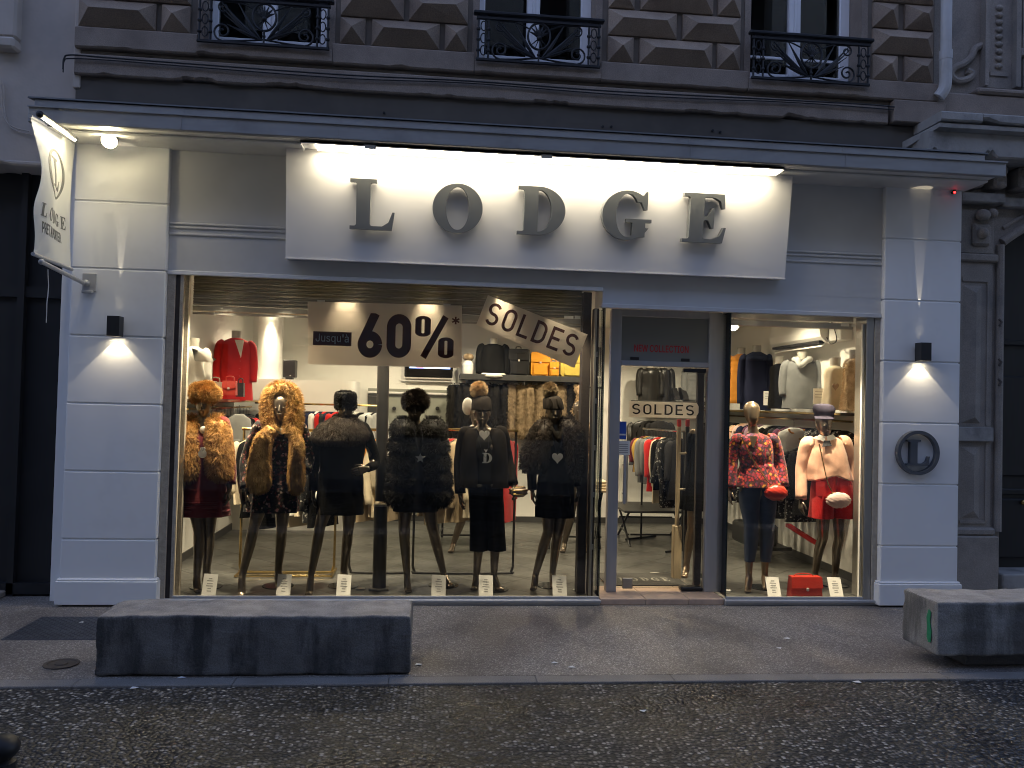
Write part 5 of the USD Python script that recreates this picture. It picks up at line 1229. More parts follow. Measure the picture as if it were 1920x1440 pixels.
def strands(name, mesh, parent, m, n, length, width=0.0035, down=0.5, fluff=0.35, seed=5, lean=(0, 0, 0), kind='stuff'):
    """Fur: tapered strands that grow out of a mesh and lie over."""
    v, f = arr(mesh); tm = trimesh.Trimesh(v, f, process=False); p, fi = trimesh.sample.sample_surface(tm, n, seed=seed); nn = tm.face_normals[fi]
    r = np.random.default_rng(seed); L = length*(0.65+0.7*r.random((n, 1)))
    clump = np.stack([meshkit.fbm(p*22+k*31, 2, seed+k)-0.5 for k in range(3)], 1)*2.0
    d = nn*1.0+np.array([0, 0, -1.0])*down+r.normal(0, fluff, (n, 3))*0.6+clump*fluff*2+np.array(lean)
    d /= np.linalg.norm(d, axis=1, keepdims=True); d2 = d+np.array([0, 0, -1.0])*down*0.9; d2 /= np.linalg.norm(d2, axis=1, keepdims=True)
    a, b, c = p-nn*0.004, p+d*L*0.5, p+d*L*0.5+d2*L*0.5
    pts = np.stack([a, b, c], 1).reshape(-1, 3)-LOC[parent]
    path = parent+'/'+numbered(parent, name); g = UsdGeom.BasisCurves.Define(stage, path)
    g.CreateTypeAttr('linear'); g.CreatePointsAttr(Vt.Vec3fArray.FromNumpy(pts.astype(np.float32))); g.CreateCurveVertexCountsAttr(Vt.IntArray.FromNumpy(np.full(n, 3, np.int32)))
    g.CreateWidthsAttr(Vt.FloatArray.FromNumpy(np.tile(np.array([width, width*0.85, width*0.25], np.float32), n))); g.SetWidthsInterpolation('vertex')
    UsdShade.MaterialBindingAPI.Apply(g.GetPrim()).Bind(MAT[m]); LOC[path] = LOC[parent]
    tag(g.GetPrim(), kind=kind)


def furry(name, mesh, m, parent, n, length, label=None, **kw):
    v, f = arr(mesh); p = obj(name, (v, f), m, parent, smooth=True, label=label); LOC[p] = LOC[parent]
    strands('fur', (v, f), p, m, n, length, **kw); return p


def pendant(shape, px, py, Y, size, parent, name='pendant', cord=None, m='silver'):
    c = at(px, py, Y); obj(name, extr(affinity.scale(shape, size, size, origin=(0, 0)), 0.012, c, (1, 0, 0), (0, 0, 1)), m, parent)
    if cord: obj('necklace', tube(smooth_path([at(*q[:2], Y+(q[2] if len(q) > 2 else 0)) for q in cord]), 0.0013, 5), 'lamp_black', parent)


HEART = sg.Polygon([(0.5*math.sin(t)**3*1.0, (13*math.cos(t)-5*math.cos(2*t)-2*math.cos(3*t)-math.cos(4*t))/30) for t in np.linspace(0, 6.283, 48, endpoint=False)])
STAR = sg.Polygon([((0.5 if k % 2 == 0 else 0.22)*math.sin(k*math.pi/5), (0.5 if k % 2 == 0 else 0.22)*math.cos(k*math.pi/5)) for k in range(10)])

# ---- 1: fur hat, fox vest, burgundy dress
Y = 0.34
D = dict(head=(383, 756), neck=(381, 790, 0.02), sL=(347, 797), sR=(419, 797), eL=(331, 868, 0.03), wL=(328, 920, -0.02), eR=(431, 866, 0.03), wR=(430, 915, -0.02), pel=(379, 905),
         kL=(373, 994), aL=(369, 1082), tL=(371, 1108), kR=(392, 998), aR=(386, 1080), tR=(392, 1102))
t, J = mannequin(Y, D, 'mannequin in a ginger fur hat and fox fur vest over a burgundy dress')
garment('dress', [(381, 806, 22, 0.09), (381, 830, 36, 0.125), (380, 870, 37, 0.12), (379, 910, 41, 0.135), (378, 945, 46, 0.15), (377, 966, 48, 0.155)], Y, 'cloth_burgundy', t, 8, 0.05, 11)
for yy in (938, 946, 954): garment('dress_tuck', [(377.5, yy, 46.5+(yy-938)*0.12, 0.153), (377.5, yy+3, 47+(yy-938)*0.12, 0.155)], Y, 'cloth_burgundy', t, 8, 0.0, 11, k=2)
sleeve([J['sL']+[0.04, 0, 0.012], J['sL']+[-0.012, 0, 0.0], J['eL'], J['wL']*0.85+J['eL']*0.15], [0.06, 0.055, 0.06], 'cloth_burgundy', t); sleeve([J['sR']+[-0.04, 0, 0.012], J['sR']+[0.012, 0, 0.0], J['eR'], J['wR']*0.85+J['eR']*0.15], [0.06, 0.055, 0.06], 'cloth_burgundy', t, 4)
left = loft(rings(dense([(357, 783, 13, 0.03, 0.0), (352, 795, 19, 0.10, -0.02), (351, 830, 21, 0.11, -0.06), (350, 870, 21, 0.11, -0.07), (350, 893, 18, 0.09, -0.07), (347, 901, 9, 0.05, -0.07)]), Y), 28, sq=2.4)
right = loft(rings(dense([(406, 783, 13, 0.03, 0.0), (408, 795, 18, 0.10, -0.02), (410, 830, 20, 0.11, -0.06), (412, 865, 19, 0.11, -0.07), (413, 888, 17, 0.09, -0.07), (416, 896, 9, 0.05, -0.07)]), Y), 28, sq=2.4)
furry('fur_vest_panel', left, 'fur_fox', t, 6500, 0.042, down=0.45, seed=21); furry('fur_vest_panel', right, 'fur_fox', t, 6000, 0.042, down=0.45, seed=22)
c = at(383, 740, Y+0.02); furry('fur_hat', sph(c+V3(0, 0, 0.012), 0.122, 3, (0.98, 1.0, 0.74)), 'fur_fox', t, 4500, 0.038, down=0.05, seed=23)
pendant(sg.Point(0, 0).buffer(0.5).union(sg.Point(0.1, 0.62).buffer(0.22)).union(sg.Point(-0.1, 0.62).buffer(0.2)), 380, 851, Y-0.17, 0.075, t, cord=[(372, 795, -0.08), (376, 825, -0.16), (380, 846, -0.175), (385, 825, -0.16), (390, 795, -0.08)])
obj('neck_jewel', sph(at(381, 806, Y-0.10), 0.032, 2, (1, 0.4, 1.1)), 'silver', t)

# ---- 2: fur hood with scarf ends, floral dress
Y = 0.32
D = dict(head=(527, 764, -0.055), neck=(527, 797, 0.0), sL=(486, 804), sR=(562, 804), eL=(463, 862, 0.04), wL=(464, 922, -0.02), eR=(579, 852, 0.05), wR=(573, 884, -0.10), hR=(556, 886, -0.12), pel=(515, 905),
         kL=(476, 987, -0.02), aL=(454, 1080), tL=(453, 1116), kR=(528, 993), aR=(521, 1074), tR=(524, 1100))
t, J = mannequin(Y, D, 'mannequin in a golden fur hood with long fur ends over a dark floral dress')
garment('dress', [(525, 808, 26, 0.09), (524, 830, 38, 0.125), (520, 870, 40, 0.12), (516, 905, 43, 0.135), (512, 940, 46, 0.15), (511, 958, 47, 0.155)], Y, 'floral_dark', t, 8, 0.07, 13)
sleeve([J['sL']+[0.04, 0, 0.012], J['sL']+[-0.012, 0, 0.0], J['eL'], J['wL']*0.9+J['eL']*0.1], [0.062, 0.058, 0.065], 'floral_dark', t, 6); sleeve([J['sR']+[-0.04, 0, 0.012], J['sR']+[0.012, 0, 0.0], J['eR'], J['wR']], [0.062, 0.058, 0.055], 'floral_dark', t, 7)
# hood: a ring of fur round the face with a back
hp = smooth_path([at(512, 812, Y-0.10), at(504, 785, Y-0.08), at(503, 758, Y-0.05), at(511, 736, Y-0.03), at(527, 729, Y-0.02), at(544, 736, Y-0.03), at(552, 758, Y-0.05), at(551, 785, Y-0.08), at(547, 812, Y-0.10)], 6)
furry('fur_hood', tube(hp, 0.060, 14), 'fur_gold', t, 6500, 0.04, down=0.25, seed=31)
obj('hood_back', sph(at(527, 753, Y+0.055), 0.14, 3, (0.95, 0.62, 1.0)), 'fur_gold', t, smooth=True)
e1 = tube(smooth_path([at(509, 803, Y-0.13), at(493, 830, Y-0.17), at(487, 870, Y-0.18), at(486, 905, Y-0.18), at(487, 916, Y-0.17)], 6), [0.055]*4+list(np.linspace(0.07, 0.09, 12))+list(np.linspace(0.092, 0.05, 9)), 14)
e2 = tube(smooth_path([at(549, 803, Y-0.13), at(556, 830, Y-0.16), at(556, 870, Y-0.17), at(555, 908, Y-0.17), at(557, 920, Y-0.16)], 6), [0.05]*6+list(np.linspace(0.055, 0.06, 10))+list(np.linspace(0.06, 0.03, 9)), 14)
furry('fur_scarf_end', e1, 'fur_gold', t, 5200, 0.04, down=0.7, seed=32); furry('fur_scarf_end', e2, 'fur_gold', t, 4200, 0.035, down=0.7, seed=33)
obj('neck_jewel', sph(at(527, 808, Y-0.11), 0.03, 2, (1.2, 0.4, 1)), 'silver', t)

# ---- 3: black headband, black dress, fur collar, hand on hip
Y = 0.36
D = dict(head=(648, 765), neck=(646, 796, 0.02), sL=(604, 808), sR=(682, 806), eL=(590, 866, 0.04), wL=(588, 920, -0.02), eR=(703, 864, 0.06), wR=(690, 878, -0.08), hR=(670, 884, -0.14), pel=(641, 905),
         kL=(600, 987), aL=(583, 1080), tL=(579, 1114), kR=(653, 993), aR=(644, 1072), tR=(648, 1100))
t, J = mannequin(Y, D, 'mannequin with hand on hip in a black dress with a wide dark fur collar')
garment('dress', [(645, 796, 30, 0.08), (644, 812, 42, 0.12), (643, 840, 41, 0.125), (641, 872, 38, 0.12), (640, 905, 41, 0.135), (638, 940, 42, 0.145), (638, 962, 43, 0.15)], Y, 'cloth_black', t, 7, 0.05, 15)
sleeve([J['sL']+[0.04, 0, 0.012], J['sL']+[-0.012, 0, 0.0], J['eL'], J['wL']], [0.062, 0.056, 0.045], 'cloth_black', t, 8); sleeve([J['sR']+[-0.04, 0, 0.012], J['sR']+[0.012, 0, 0.0], J['eR'], J['wR']], [0.062, 0.056, 0.04], 'cloth_black', t, 9)
col = loft(rings(dense([(647, 783, 17, 0.09), (645, 796, 36, 0.14, -0.01), (641, 808, 46, 0.165, -0.02), (637, 820, 46, 0.17, -0.03), (636, 826, 36, 0.14, -0.03)]), Y), 32)
furry('fur_collar', col, 'fur_collar', t, 7000, 0.045, down=0.7, seed=41)
hat = loft(rings([(648, 735, 10, 0.06), (648, 736, 17, 0.10), (648, 741, 18.5, 0.108), (648, 758, 19, 0.112), (648, 765, 18, 0.105)], Y+0.01), 28)
furry('fur_band_hat', hat, 'fur_black', t, 2600, 0.018, down=0.2, seed=42)

# ---- 4: dark fur hat, tiered black fur coat, star pendant
Y = 0.36
D = dict(head=(778, 766), neck=(779, 797, 0.02), sL=(744, 806), sR=(817, 806), eL=(739, 866, 0.02), wL=(741, 915, -0.02), eR=(826, 862, 0.02), wR=(830, 915, -0.04), pel=(781, 905),
         kL=(757, 993), aL=(763, 1078), tL=(766, 1108), kR=(812, 996), aR=(832, 1076), tR=(847, 1099))
t, J = mannequin(Y, D, 'mannequin in a round dark fur hat and tiered black fur coat with a star pendant')
garment('dress', [(780, 812, 26, 0.09), (780, 840, 36, 0.125), (780, 900, 40, 0.13), (780, 940, 42, 0.14), (779, 957, 42, 0.145)], Y, 'cloth_charcoal', t, 6, 0.04, 17)
for s_, (x0, cs) in enumerate(((758, -1), (812, 1))):
    for k, yy in enumerate((806, 836, 866, 897, 926)):
        w_ = (23, 25, 26, 27, 27)[k]; xx = x0+cs*(0, 2, 4, 6, 7)[k]
        tier = loft(rings(dense([(xx, yy-20, w_*0.62, 0.10, -0.03), (xx, yy-8, w_, 0.155, -0.05), (xx, yy+8, w_*1.02, 0.165, -0.05), (xx, yy+19, w_*0.7, 0.12, -0.04)], 3), Y), 24)
        furry('fur_tier', tier, 'fur_black', t, 1700, 0.034, down=0.4, seed=50+k+10*s_)
c = at(778, 754, Y); furry('fur_hat', sph(c+V3(0, 0.01, 0.008), 0.112, 3, (1.0, 1.05, 0.86)), 'fur_brown', t, 4200, 0.034, down=0.05, seed=71)
pendant(STAR, 788, 859, Y-0.23, 0.095, t, cord=[(776, 800, -0.1), (782, 830, -0.22), (788, 851, -0.235), (793, 830, -0.22), (790, 800, -0.1)])

# ---- 5: bobble hat, black jacket, culottes
Y = 0.34
D = dict(head=(904, 774), neck=(904, 804, 0.02), sL=(873, 815), sR=(940, 814), eL=(862, 870, 0.03), wL=(863, 925, -0.02), eR=(952, 866, 0.04), wR=(962, 908, -0.06), pel=(910, 905),
         kL=(900, 1000), aL=(893, 1082), tL=(889, 1104), kR=(930, 1002), aR=(926, 1080), tR=(939, 1106))
t, J = mannequin(Y, D, 'mannequin in a black jacket and wide cropped trousers under a bobble hat')
garment('top', [(905, 815, 16, 0.08), (906, 830, 30, 0.12), (908, 870, 31, 0.118), (910, 905, 33, 0.13)], Y, 'cloth_black', t, 4, 0.02, 19)
for cs, x0 in ((-1, 884), (1, 931)):
    garment('jacket_front', [(x0+cs*0, 803, 10, 0.06), (x0+cs*1, 815, 16, 0.11), (x0+cs*2, 850, 18, 0.135), (x0+cs*2, 890, 20, 0.145), (x0+cs*3, 912, 21, 0.15)], Y, 'cloth_brown', t, 4, 0.03, 20+cs)
sleeve([J['sL']+[0.04, 0, 0.012], J['sL']+[-0.012, 0, 0.0], J['eL'], J['wL']], [0.064, 0.06, 0.052], 'cloth_brown', t, 10); sleeve([J['sR']+[-0.04, 0, 0.012], J['sR']+[0.012, 0, 0.0], J['eR'], J['wR']], [0.064, 0.06, 0.052], 'cloth_brown', t, 11)
for cs, x0, x1 in ((-1, 897, 897), (1, 924, 931)):
    garment('trouser_leg', [(x0, 905, 19, 0.13), (x0+(x1-x0)*0.3, 940, 18, 0.12), (x0+(x1-x0)*0.7, 985, 16.5, 0.11), (x1, 1030, 17, 0.115)], Y, 'cloth_black', t, 5, 0.05, 25+cs)
beanie = loft(rings([(903, 741, 5, 0.03), (903, 743, 12, 0.07), (903, 749, 17, 0.10), (903, 758, 18, 0.108), (903, 768, 18.5, 0.11), (903, 770, 17, 0.10)], Y+0.01), 36, sq=2)
vb, fb = beanie; th = np.arctan2(vb[:, 1]-(Y+0.01), vb[:, 0]-at(903, 755, Y)[0]); vb = vb+np.stack([np.cos(th), np.sin(th), 0*th], 1)*(0.004*np.sign(np.sin(th*18)))[:, None]
bn = obj('bobble_hat', (vb, fb), 'cloth_knit', t, smooth=40); LOC[bn] = LOC[t]
furry('bobble', sph(at(897, 731, Y+0.01), 0.062, 3), 'fur_pale', t, 2200, 0.03, down=0.0, seed=81)
pendant(HEART, 908, 815, Y-0.14, 0.10, t, name='heart_scarf_ring', m='silver')
pendant(serif('D').difference(sg.Point(-5, -5).buffer(0.1)), 904, 868, Y-0.165, 0.095, t, cord=[(893, 806, -0.1), (902, 840, -0.16), (911, 858, -0.17), (916, 830, -0.15), (914, 806, -0.1)])
pendant(sg.Polygon([(-0.5, 0.5), (0, -0.5), (0.5, 0.5), (0.2, 0.5), (0, 0), (-0.2, 0.5)]), 911, 846, Y-0.172, 0.03, t, name='bead')
bg = thing('handbag', at(970, 925, Y-0.08), 'striped round bag held between two black-clad mannequins', 'handbag')
cb = at(972, 922, Y-0.08); obj('pouch', lathe([(0.0, -0.05), (0.05, -0.048), (0.085, -0.02), (0.09, 0.02), (0.06, 0.045), (0.0, 0.05)], cb, 20), 'leather_taupe', bg)
obj('strap', tube(smooth_path([cb+[-0.06, 0, 0.03], J['wR']+[0.0, -0.03, -0.06], cb+[0.05, 0, 0.04]]), 0.006, 6), 'brass', bg); obj('stripe', cat(*[tube([cb+[r_*math.cos(q), r_*math.sin(q), zz] for q in np.linspace(0, 6.28, 20, endpoint=False)], 0.006, 5, True) for r_, zz in ((0.088, -0.015), (0.091, 0.02), (0.065, 0.044))]), 'brass', bg)

# ---- 6: bobble hat, open brown fur jacket, black dress, heart
Y = 0.36
D = dict(head=(1039, 771), neck=(1042, 801, 0.02), sL=(1017, 808), sR=(1077, 808), eL=(996, 862, 0.03), wL=(998, 918, -0.05), eR=(1083, 862, 0.03), wR=(1084, 912, -0.02), pel=(1043, 905),
         kL=(1028, 996, -0.03), aL=(1004, 1078), tL=(1000, 1104), kR=(1046, 1000), aR=(1036, 1074), tR=(1038, 1100))
t, J = mannequin(Y, D, 'mannequin in an open dark brown fur jacket and black dress with a heart pendant')
garment('dress', [(1044, 808, 20, 0.09), (1045, 835, 31, 0.12), (1044, 870, 31, 0.118), (1042, 905, 35, 0.13), (1040, 945, 37, 0.14), (1040, 968, 37, 0.145)], Y, 'cloth_black', t, 6, 0.05, 29)
lj = tube(smooth_path([at(1022, 795, Y), at(1011, 815, Y-0.04), at(998, 850, Y-0.05), at(995, 880, Y-0.06)], 6), list(np.linspace(0.075, 0.10, 12))+list(np.linspace(0.10, 0.085, 7)), 16)
rj = loft(rings(dense([(1062, 786, 14, 0.06), (1070, 800, 22, 0.14, -0.02), (1072, 840, 22, 0.155, -0.03), (1076, 875, 17, 0.14, -0.03), (1078, 893, 12, 0.10, -0.02)]), Y), 24)
lf = loft(rings(dense([(1026, 786, 10, 0.05), (1018, 805, 15, 0.12, -0.04), (1013, 840, 15, 0.13, -0.06), (1010, 872, 13, 0.12, -0.06), (1009, 882, 8, 0.07, -0.05)]), Y), 24)
furry('fur_jacket_sleeve', lj, 'fur_brown', t, 3800, 0.036, down=0.4, seed=91); furry('fur_jacket_front', rj, 'fur_brown', t, 4200, 0.036, down=0.5, seed=92); furry('fur_jacket_front', lf, 'fur_brown', t, 3200, 0.036, down=0.5, seed=93)
sleeve([J['eL'], J['wL']], [0.05, 0.045], 'cloth_black', t, 12); sleeve([J['eR']*0.4+J['sR']*0.6, J['eR'], J['wR']], [0.06, 0.055, 0.045], 'cloth_black', t, 13)
beanie = loft(rings([(1036, 741, 5, 0.03), (1036, 743, 12, 0.07), (1036, 748, 17, 0.10), (1037, 757, 18.5, 0.108), (1038, 766, 19, 0.11), (1038, 768, 17.5, 0.10)], Y+0.01), 36)
vb, fb = beanie; th = np.arctan2(vb[:, 1]-(Y+0.01), vb[:, 0]-at(1037, 755, Y)[0]); vb = vb+np.stack([np.cos(th), np.sin(th), 0*th], 1)*(0.004*np.sign(np.sin(th*18)))[:, None]
bn = obj('bobble_hat', (vb, fb), 'cloth_knit', t, smooth=40)
furry('bobble', sph(at(1030, 732, Y+0.01), 0.058, 3), 'fur_tan', t, 2000, 0.028, down=0.0, seed=94)
pendant(HEART, 1045, 858, Y-0.165, 0.105, t, cord=[(1034, 806, -0.1), (1040, 835, -0.16), (1045, 850, -0.17), (1052, 835, -0.16), (1056, 806, -0.1)])
obj('scarf', tube(smooth_path([at(1033, 800, Y-0.09), at(1041, 815, Y-0.14), at(1048, 826, Y-0.15), at(1053, 812, Y-0.12), at(1056, 800, Y-0.08)]), [0.018]*12+[0.025]*6+[0.018]*7, 8), 'cloth_brown', t, smooth=True)

# ---- 7: bald bronze head, red floral wrap blouse, jeans, red bag
Y = 0.40
D = dict(head=(1410, 775), neck=(1413, 815, 0.02), sL=(1382, 827), sR=(1449, 827), eL=(1371, 873, 0.03), wL=(1368, 916, -0.02), eR=(1461, 868, 0.03), wR=(1466, 912, -0.04), pel=(1420, 915),
         kL=(1409, 985), aL=(1404, 1080), tL=(1402, 1108), kR=(1438, 988), aR=(1434, 1078), tR=(1437, 1103))
t, J = mannequin(Y, D, 'bald bronze-headed mannequin in a red floral wrap blouse and blue jeans', m='mannequin_bronze', face=False)
garment('blouse', [(1414, 812, 14, 0.06), (1415, 822, 31, 0.105), (1416, 845, 34, 0.125), (1418, 868, 31, 0.115), (1419, 873, 31, 0.112), (1420, 890, 39, 0.14), (1421, 912, 47, 0.165)], Y, 'floral_red', t, 9, 0.06, 33)
garment('waist_tie', [(1418.5, 868, 32, 0.118), (1418.5, 875, 32, 0.118)], Y, 'floral_red', t, 3, 0.0, 3, k=2)
sleeve([J['sL']+[0.045, 0, 0.012], J['sL']+[-0.012, 0, 0.0], J['eL'], J['wL']], [0.062, 0.060, 0.072], 'floral_red', t, 14); sleeve([J['sR']+[-0.045, 0, 0.012], J['sR']+[0.012, 0, 0.0], J['eR'], J['wR']], [0.062, 0.060, 0.072], 'floral_red', t, 15)
obj('neckline', extr(sg.Polygon([(-0.045, 0.0), (0.04, 0.0), (0.0, -0.11), (-0.015, -0.105)]), 0.01, at(1413, 818, Y-0.118), (1, 0, 0), (0, 0, 1)), 'mannequin_bronze', t)
for s in 'LR':
    x_ = {'L': (1405, 1408, 1408, 1405), 'R': (1436, 1438, 1437, 1435)}[s]
    garment('jeans_leg', [(x_[0]+(4 if s == 'L' else -4), 905, 20, 0.12), (x_[0], 940, 19, 0.105), (x_[1], 983, 13.5, 0.075, -0.02), (x_[2], 1015, 13, 0.072, -0.02), (x_[3], 1052, 9, 0.052, -0.03)], Y, 'cloth_denim', t, 3, 0.02, 35, crumple=0.003)


def shell_bag(px, py, Yb, m, lab, strap, w=0.135, h=0.085):
    c = at(px, py, Yb); b = thing('handbag', c, lab, 'handbag'); n_ = 18; vs = []
    v, f = sph(c, 1.0, 3, (w, 0.055, h)); r = v-c; v = c+r*(1+0.03*np.sign(np.sin((r[:, 0:1]*0.55+r[:, 2:3])*190)))
    obj('pouch', (v, f), m, b, smooth=40); obj('zip', tube([c+[w*math.cos(q), -0.0, h*math.sin(q)] for q in np.linspace(0.2, 2.9, 16)], 0.005, 5), 'brass', b)
    obj('strap', tube(smooth_path([at(*q[:2], Yb+q[2]) for q in strap], 8), 0.006, 6), 'brass', b)


shell_bag(1455, 924, Y-0.17, 'leather_red', 'quilted red shell bag hanging across the floral blouse', [(1390, 818, -0.02), (1405, 850, 0.0), (1430, 890, -0.02), (1448, 912, 0.0)], 0.118, 0.078)

# ---- 8: cap, pink jumper, red shorts, pink bag
Y = 0.42
D = dict(head=(1545, 797), neck=(1548, 826, 0.02), sL=(1514, 834), sR=(1583, 832), eL=(1503, 884, 0.03), wL=(1502, 936, -0.03), eR=(1598, 880, 0.03), wR=(1603, 926, -0.03), pel=(1558, 915),
         kL=(1543, 1008), aL=(1528, 1075), tL=(1528, 1096), kR=(1574, 1008), aR=(1566, 1076), tR=(1568, 1098))
t, J = mannequin(Y, D, 'mannequin in a dark peaked cap, loose pink jumper and red shorts')
v, f = loft(rings(dense([(1548, 818, 17, 0.07), (1548, 826, 30, 0.11), (1548, 850, 38, 0.15), (1550, 878, 42, 0.165), (1553, 898, 45, 0.17)], 6), Y), 44, 9, 0.035, 37, sq=2.3)
xc = (v[:, 0]-at(1553, 890, Y)[0])/0.24; front = v[:, 1] < Y
lift = np.clip((at(0, 850, Y)[2]-v[:, 2])/0.25, 0, 1); v[:, 2] += np.where(front, lift*(0.10*np.exp(-(xc/0.42)**2)-0.05*np.clip(xc**2, 0, 1.2)), -0.05*lift)
v = v+(meshkit.fbm(v*[8, 8, 6], 3, 37)-0.5)[:, None]*np.array([1, 1.6, 0.2])*0.02; obj('jumper', (v, f), 'cloth_blush', t, smooth=True)
sleeve([J['sL']+[0.045, 0, 0.012], J['sL']+[-0.012, 0, 0.0], J['eL'], J['wL']], [0.068, 0.066, 0.055], 'cloth_blush', t, 16, crumple=0.012); sleeve([J['sR']+[-0.045, 0, 0.012], J['sR']+[0.012, 0, 0.0], J['eR'], J['wR']], [0.068, 0.066, 0.055], 'cloth_blush', t, 17, crumple=0.012)
obj('shirt_collar', cat(hull([at(1530, 822, Y-0.08), at(1546, 828, Y-0.12), at(1536, 815, Y-0.05), at(1548, 818, Y-0.08), at(1532, 824, Y-0.10)]), hull([at(1568, 821, Y-0.08), at(1552, 828, Y-0.12), at(1562, 814, Y-0.05), at(1550, 818, Y-0.08), at(1566, 823, Y-0.10)])), 'cloth_white', t)
obj('necktie', hull([at(1545, 826, Y-0.125), at(1556, 826, Y-0.125), at(1541, 838, Y-0.155), at(1560, 836, Y-0.155), at(1551, 836, Y-0.16), at(1551, 826, Y-0.13)]), 'cloth_charcoal', t)
for cs, x0 in ((-1, 1544), (1, 1575)):
    garment('shorts_leg', [(x0-cs*4, 885, 20, 0.125), (x0, 915, 22, 0.135), (x0+cs*3, 945, 21, 0.125), (x0+cs*5, 970, 22, 0.125)], Y, 'cloth_shorts', t, 4, 0.03, 39+cs)
obj('shorts_pocket', cat(*[hull([at(x_, y_, Y-0.148+d) for x_ in (a, b) for y_ in (903, 930) for d in (0, 0.01)]) for a, b in ((1530, 1548), (1576, 1590))]), 'cloth_shorts', t)
cap = loft(rings([(1544, 757, 8, 0.05), (1544, 760, 18, 0.10), (1545, 767, 21, 0.12), (1545, 774, 19, 0.112), (1545, 776, 18, 0.106), (1545, 784, 18, 0.106)], Y+0.01), 32)
cp = obj('cap', cap, 'cloth_cap', t, smooth=40); LOC[cp] = LOC[t]
c = at(1544, 784, Y-0.09); ang = np.linspace(math.pi*1.08, math.pi*1.92, 14)
pk = [c+V3(0.095*math.cos(q), 0.02+0.03*math.sin(q), 0.012) for q in ang]; pk2 = [c+V3(0.105*math.cos(q), -0.01+0.075*math.sin(q), -0.012) for q in ang]
vv = np.array(pk+pk2+[p+V3(0, 0, 0.006) for p in pk]+[p+V3(0, 0, 0.006) for p in pk2]); n_ = len(pk); ff = []
for k in range(n_-1): ff += [[k, k+1, n_+k+1], [k, n_+k+1, n_+k], [2*n_+k, 3*n_+k+1, 2*n_+k+1], [2*n_+k, 3*n_+k, 3*n_+k+1], [n_+k, n_+k+1, 3*n_+k+1], [n_+k, 3*n_+k+1, 3*n_+k]]
obj('cap_peak', (vv, np.array(ff)), 'cloth_cap', cp)
shell_bag(1572, 938, Y-0.19, 'cloth_pink', 'quilted pale pink shell bag hanging in front of the red shorts', [(1536, 832, -0.02), (1544, 870, -0.02), (1552, 905, -0.01), (1562, 925, 0.0)], 0.128, 0.08)

# ---- three more deeper in the shop
Y = 2.35
D = dict(head=(893, 778), neck=(893, 800, 0.02), sL=(868, 808), sR=(916, 808), eL=(862, 850, 0.03), wL=(864, 890, -0.02), eR=(922, 850, 0.03), wR=(920, 890, -0.02), pel=(880, 905),
         kL=(866, 975), aL=(850, 1022, 0), tL=(845, 1034), kR=(890, 975), aR=(893, 1022), tR=(893, 1032))
t, J = mannequin(Y, D, 'mannequin deeper in the shop, mostly hidden behind the one in culottes', plate=False, hidden_hand=('L', 'R'))
garment('coat', [(893, 800, 12, 0.07), (893, 812, 26, 0.11), (889, 860, 27, 0.13), (883, 905, 28, 0.14)], Y, 'cloth_black', t, 6, 0.05, 55)
c = at(877, 762, Y); obj('heart_balloon', sph(c, 0.085, 3, (0.8, 0.4, 1.25)), 'silver', label='silver heart-shaped balloon beside the bobble hat', cat='balloon', smooth=True)
Y = 2.45
D = dict(head=(1087, 770), neck=(1085, 795, 0.02), sL=(1062, 806), sR=(1110, 806), eL=(1058, 850, 0.03), wL=(1058, 890, -0.02), eR=(1110, 850, 0.03), wR=(1110, 890, -0.02), pel=(1085, 905),
         kL=(1070, 972), aL=(1058, 1020), tL=(1055, 1034), kR=(1096, 975), aR=(1100, 1022), tR=(1102, 1034))
t, J = mannequin(Y, D, 'mannequin in a tiered tan fur coat, half hidden by the window post', plate=False, hidden_hand=('L', 'R'))
for k, yy in enumerate((805, 830, 856, 882)):
    tier = loft(rings(dense([(1086, yy-14, 16, 0.10), (1086, yy-4, 25, 0.16), (1086, yy+6, 25, 0.16), (1086, yy+13, 17, 0.11)], 3), Y), 24); furry('fur_tier', tier, 'fur_tan', t, 1500, 0.035, down=0.4, seed=100+k)
Y = 0.95
D = dict(head=(1342, 775), neck=(1338, 800, 0.02), sL=(1300, 812), sR=(1352, 812), eL=(1296, 862, 0.03), wL=(1300, 905, -0.02), eR=(1362, 862, 0.03), wR=(1362, 905, -0.02), pel=(1318, 905),
         kL=(1298, 990), aL=(1287, 1060), tL=(1283, 1080), kR=(1330, 995), aR=(1335, 1062), tR=(1338, 1082))
t, J = mannequin(Y, D, 'mannequin in a long dark coat standing behind the right door stile', m='mannequin_bronze', plate=True, hidden_hand=('R',))
garment('coat', [(1336, 800, 16, 0.08), (1330, 815, 33, 0.12), (1325, 860, 35, 0.13), (1320, 905, 38, 0.15), (1316, 955, 41, 0.16)], Y, 'cloth_black', t, 6, 0.06, 57)
sleeve([J['sL'], J['eL'], J['wL']], [0.06, 0.055, 0.05], 'cloth_black', t, 18)
# ================================================================ stock: rails, hanging clothes, shelves
ORD = ['first', 'second', 'third', 'fourth', 'fifth', 'sixth', 'seventh', 'eighth', 'ninth', 'tenth', 'eleventh', 'twelfth', 'thirteenth', 'fourteenth', 'fifteenth', 'sixteenth', 'seventeenth', 'eighteenth', 'nineteenth', 'twentieth', 'twenty-first', 'twenty-second', 'twenty-third', 'twenty-fourth', 'twenty-fifth', 'twenty-sixth', 'twenty-seventh', 'twenty-eighth', 'twenty-ninth', 'thirtieth']
TYPE = {'fur': 'fur', 'polka': 'speckled black dress'}


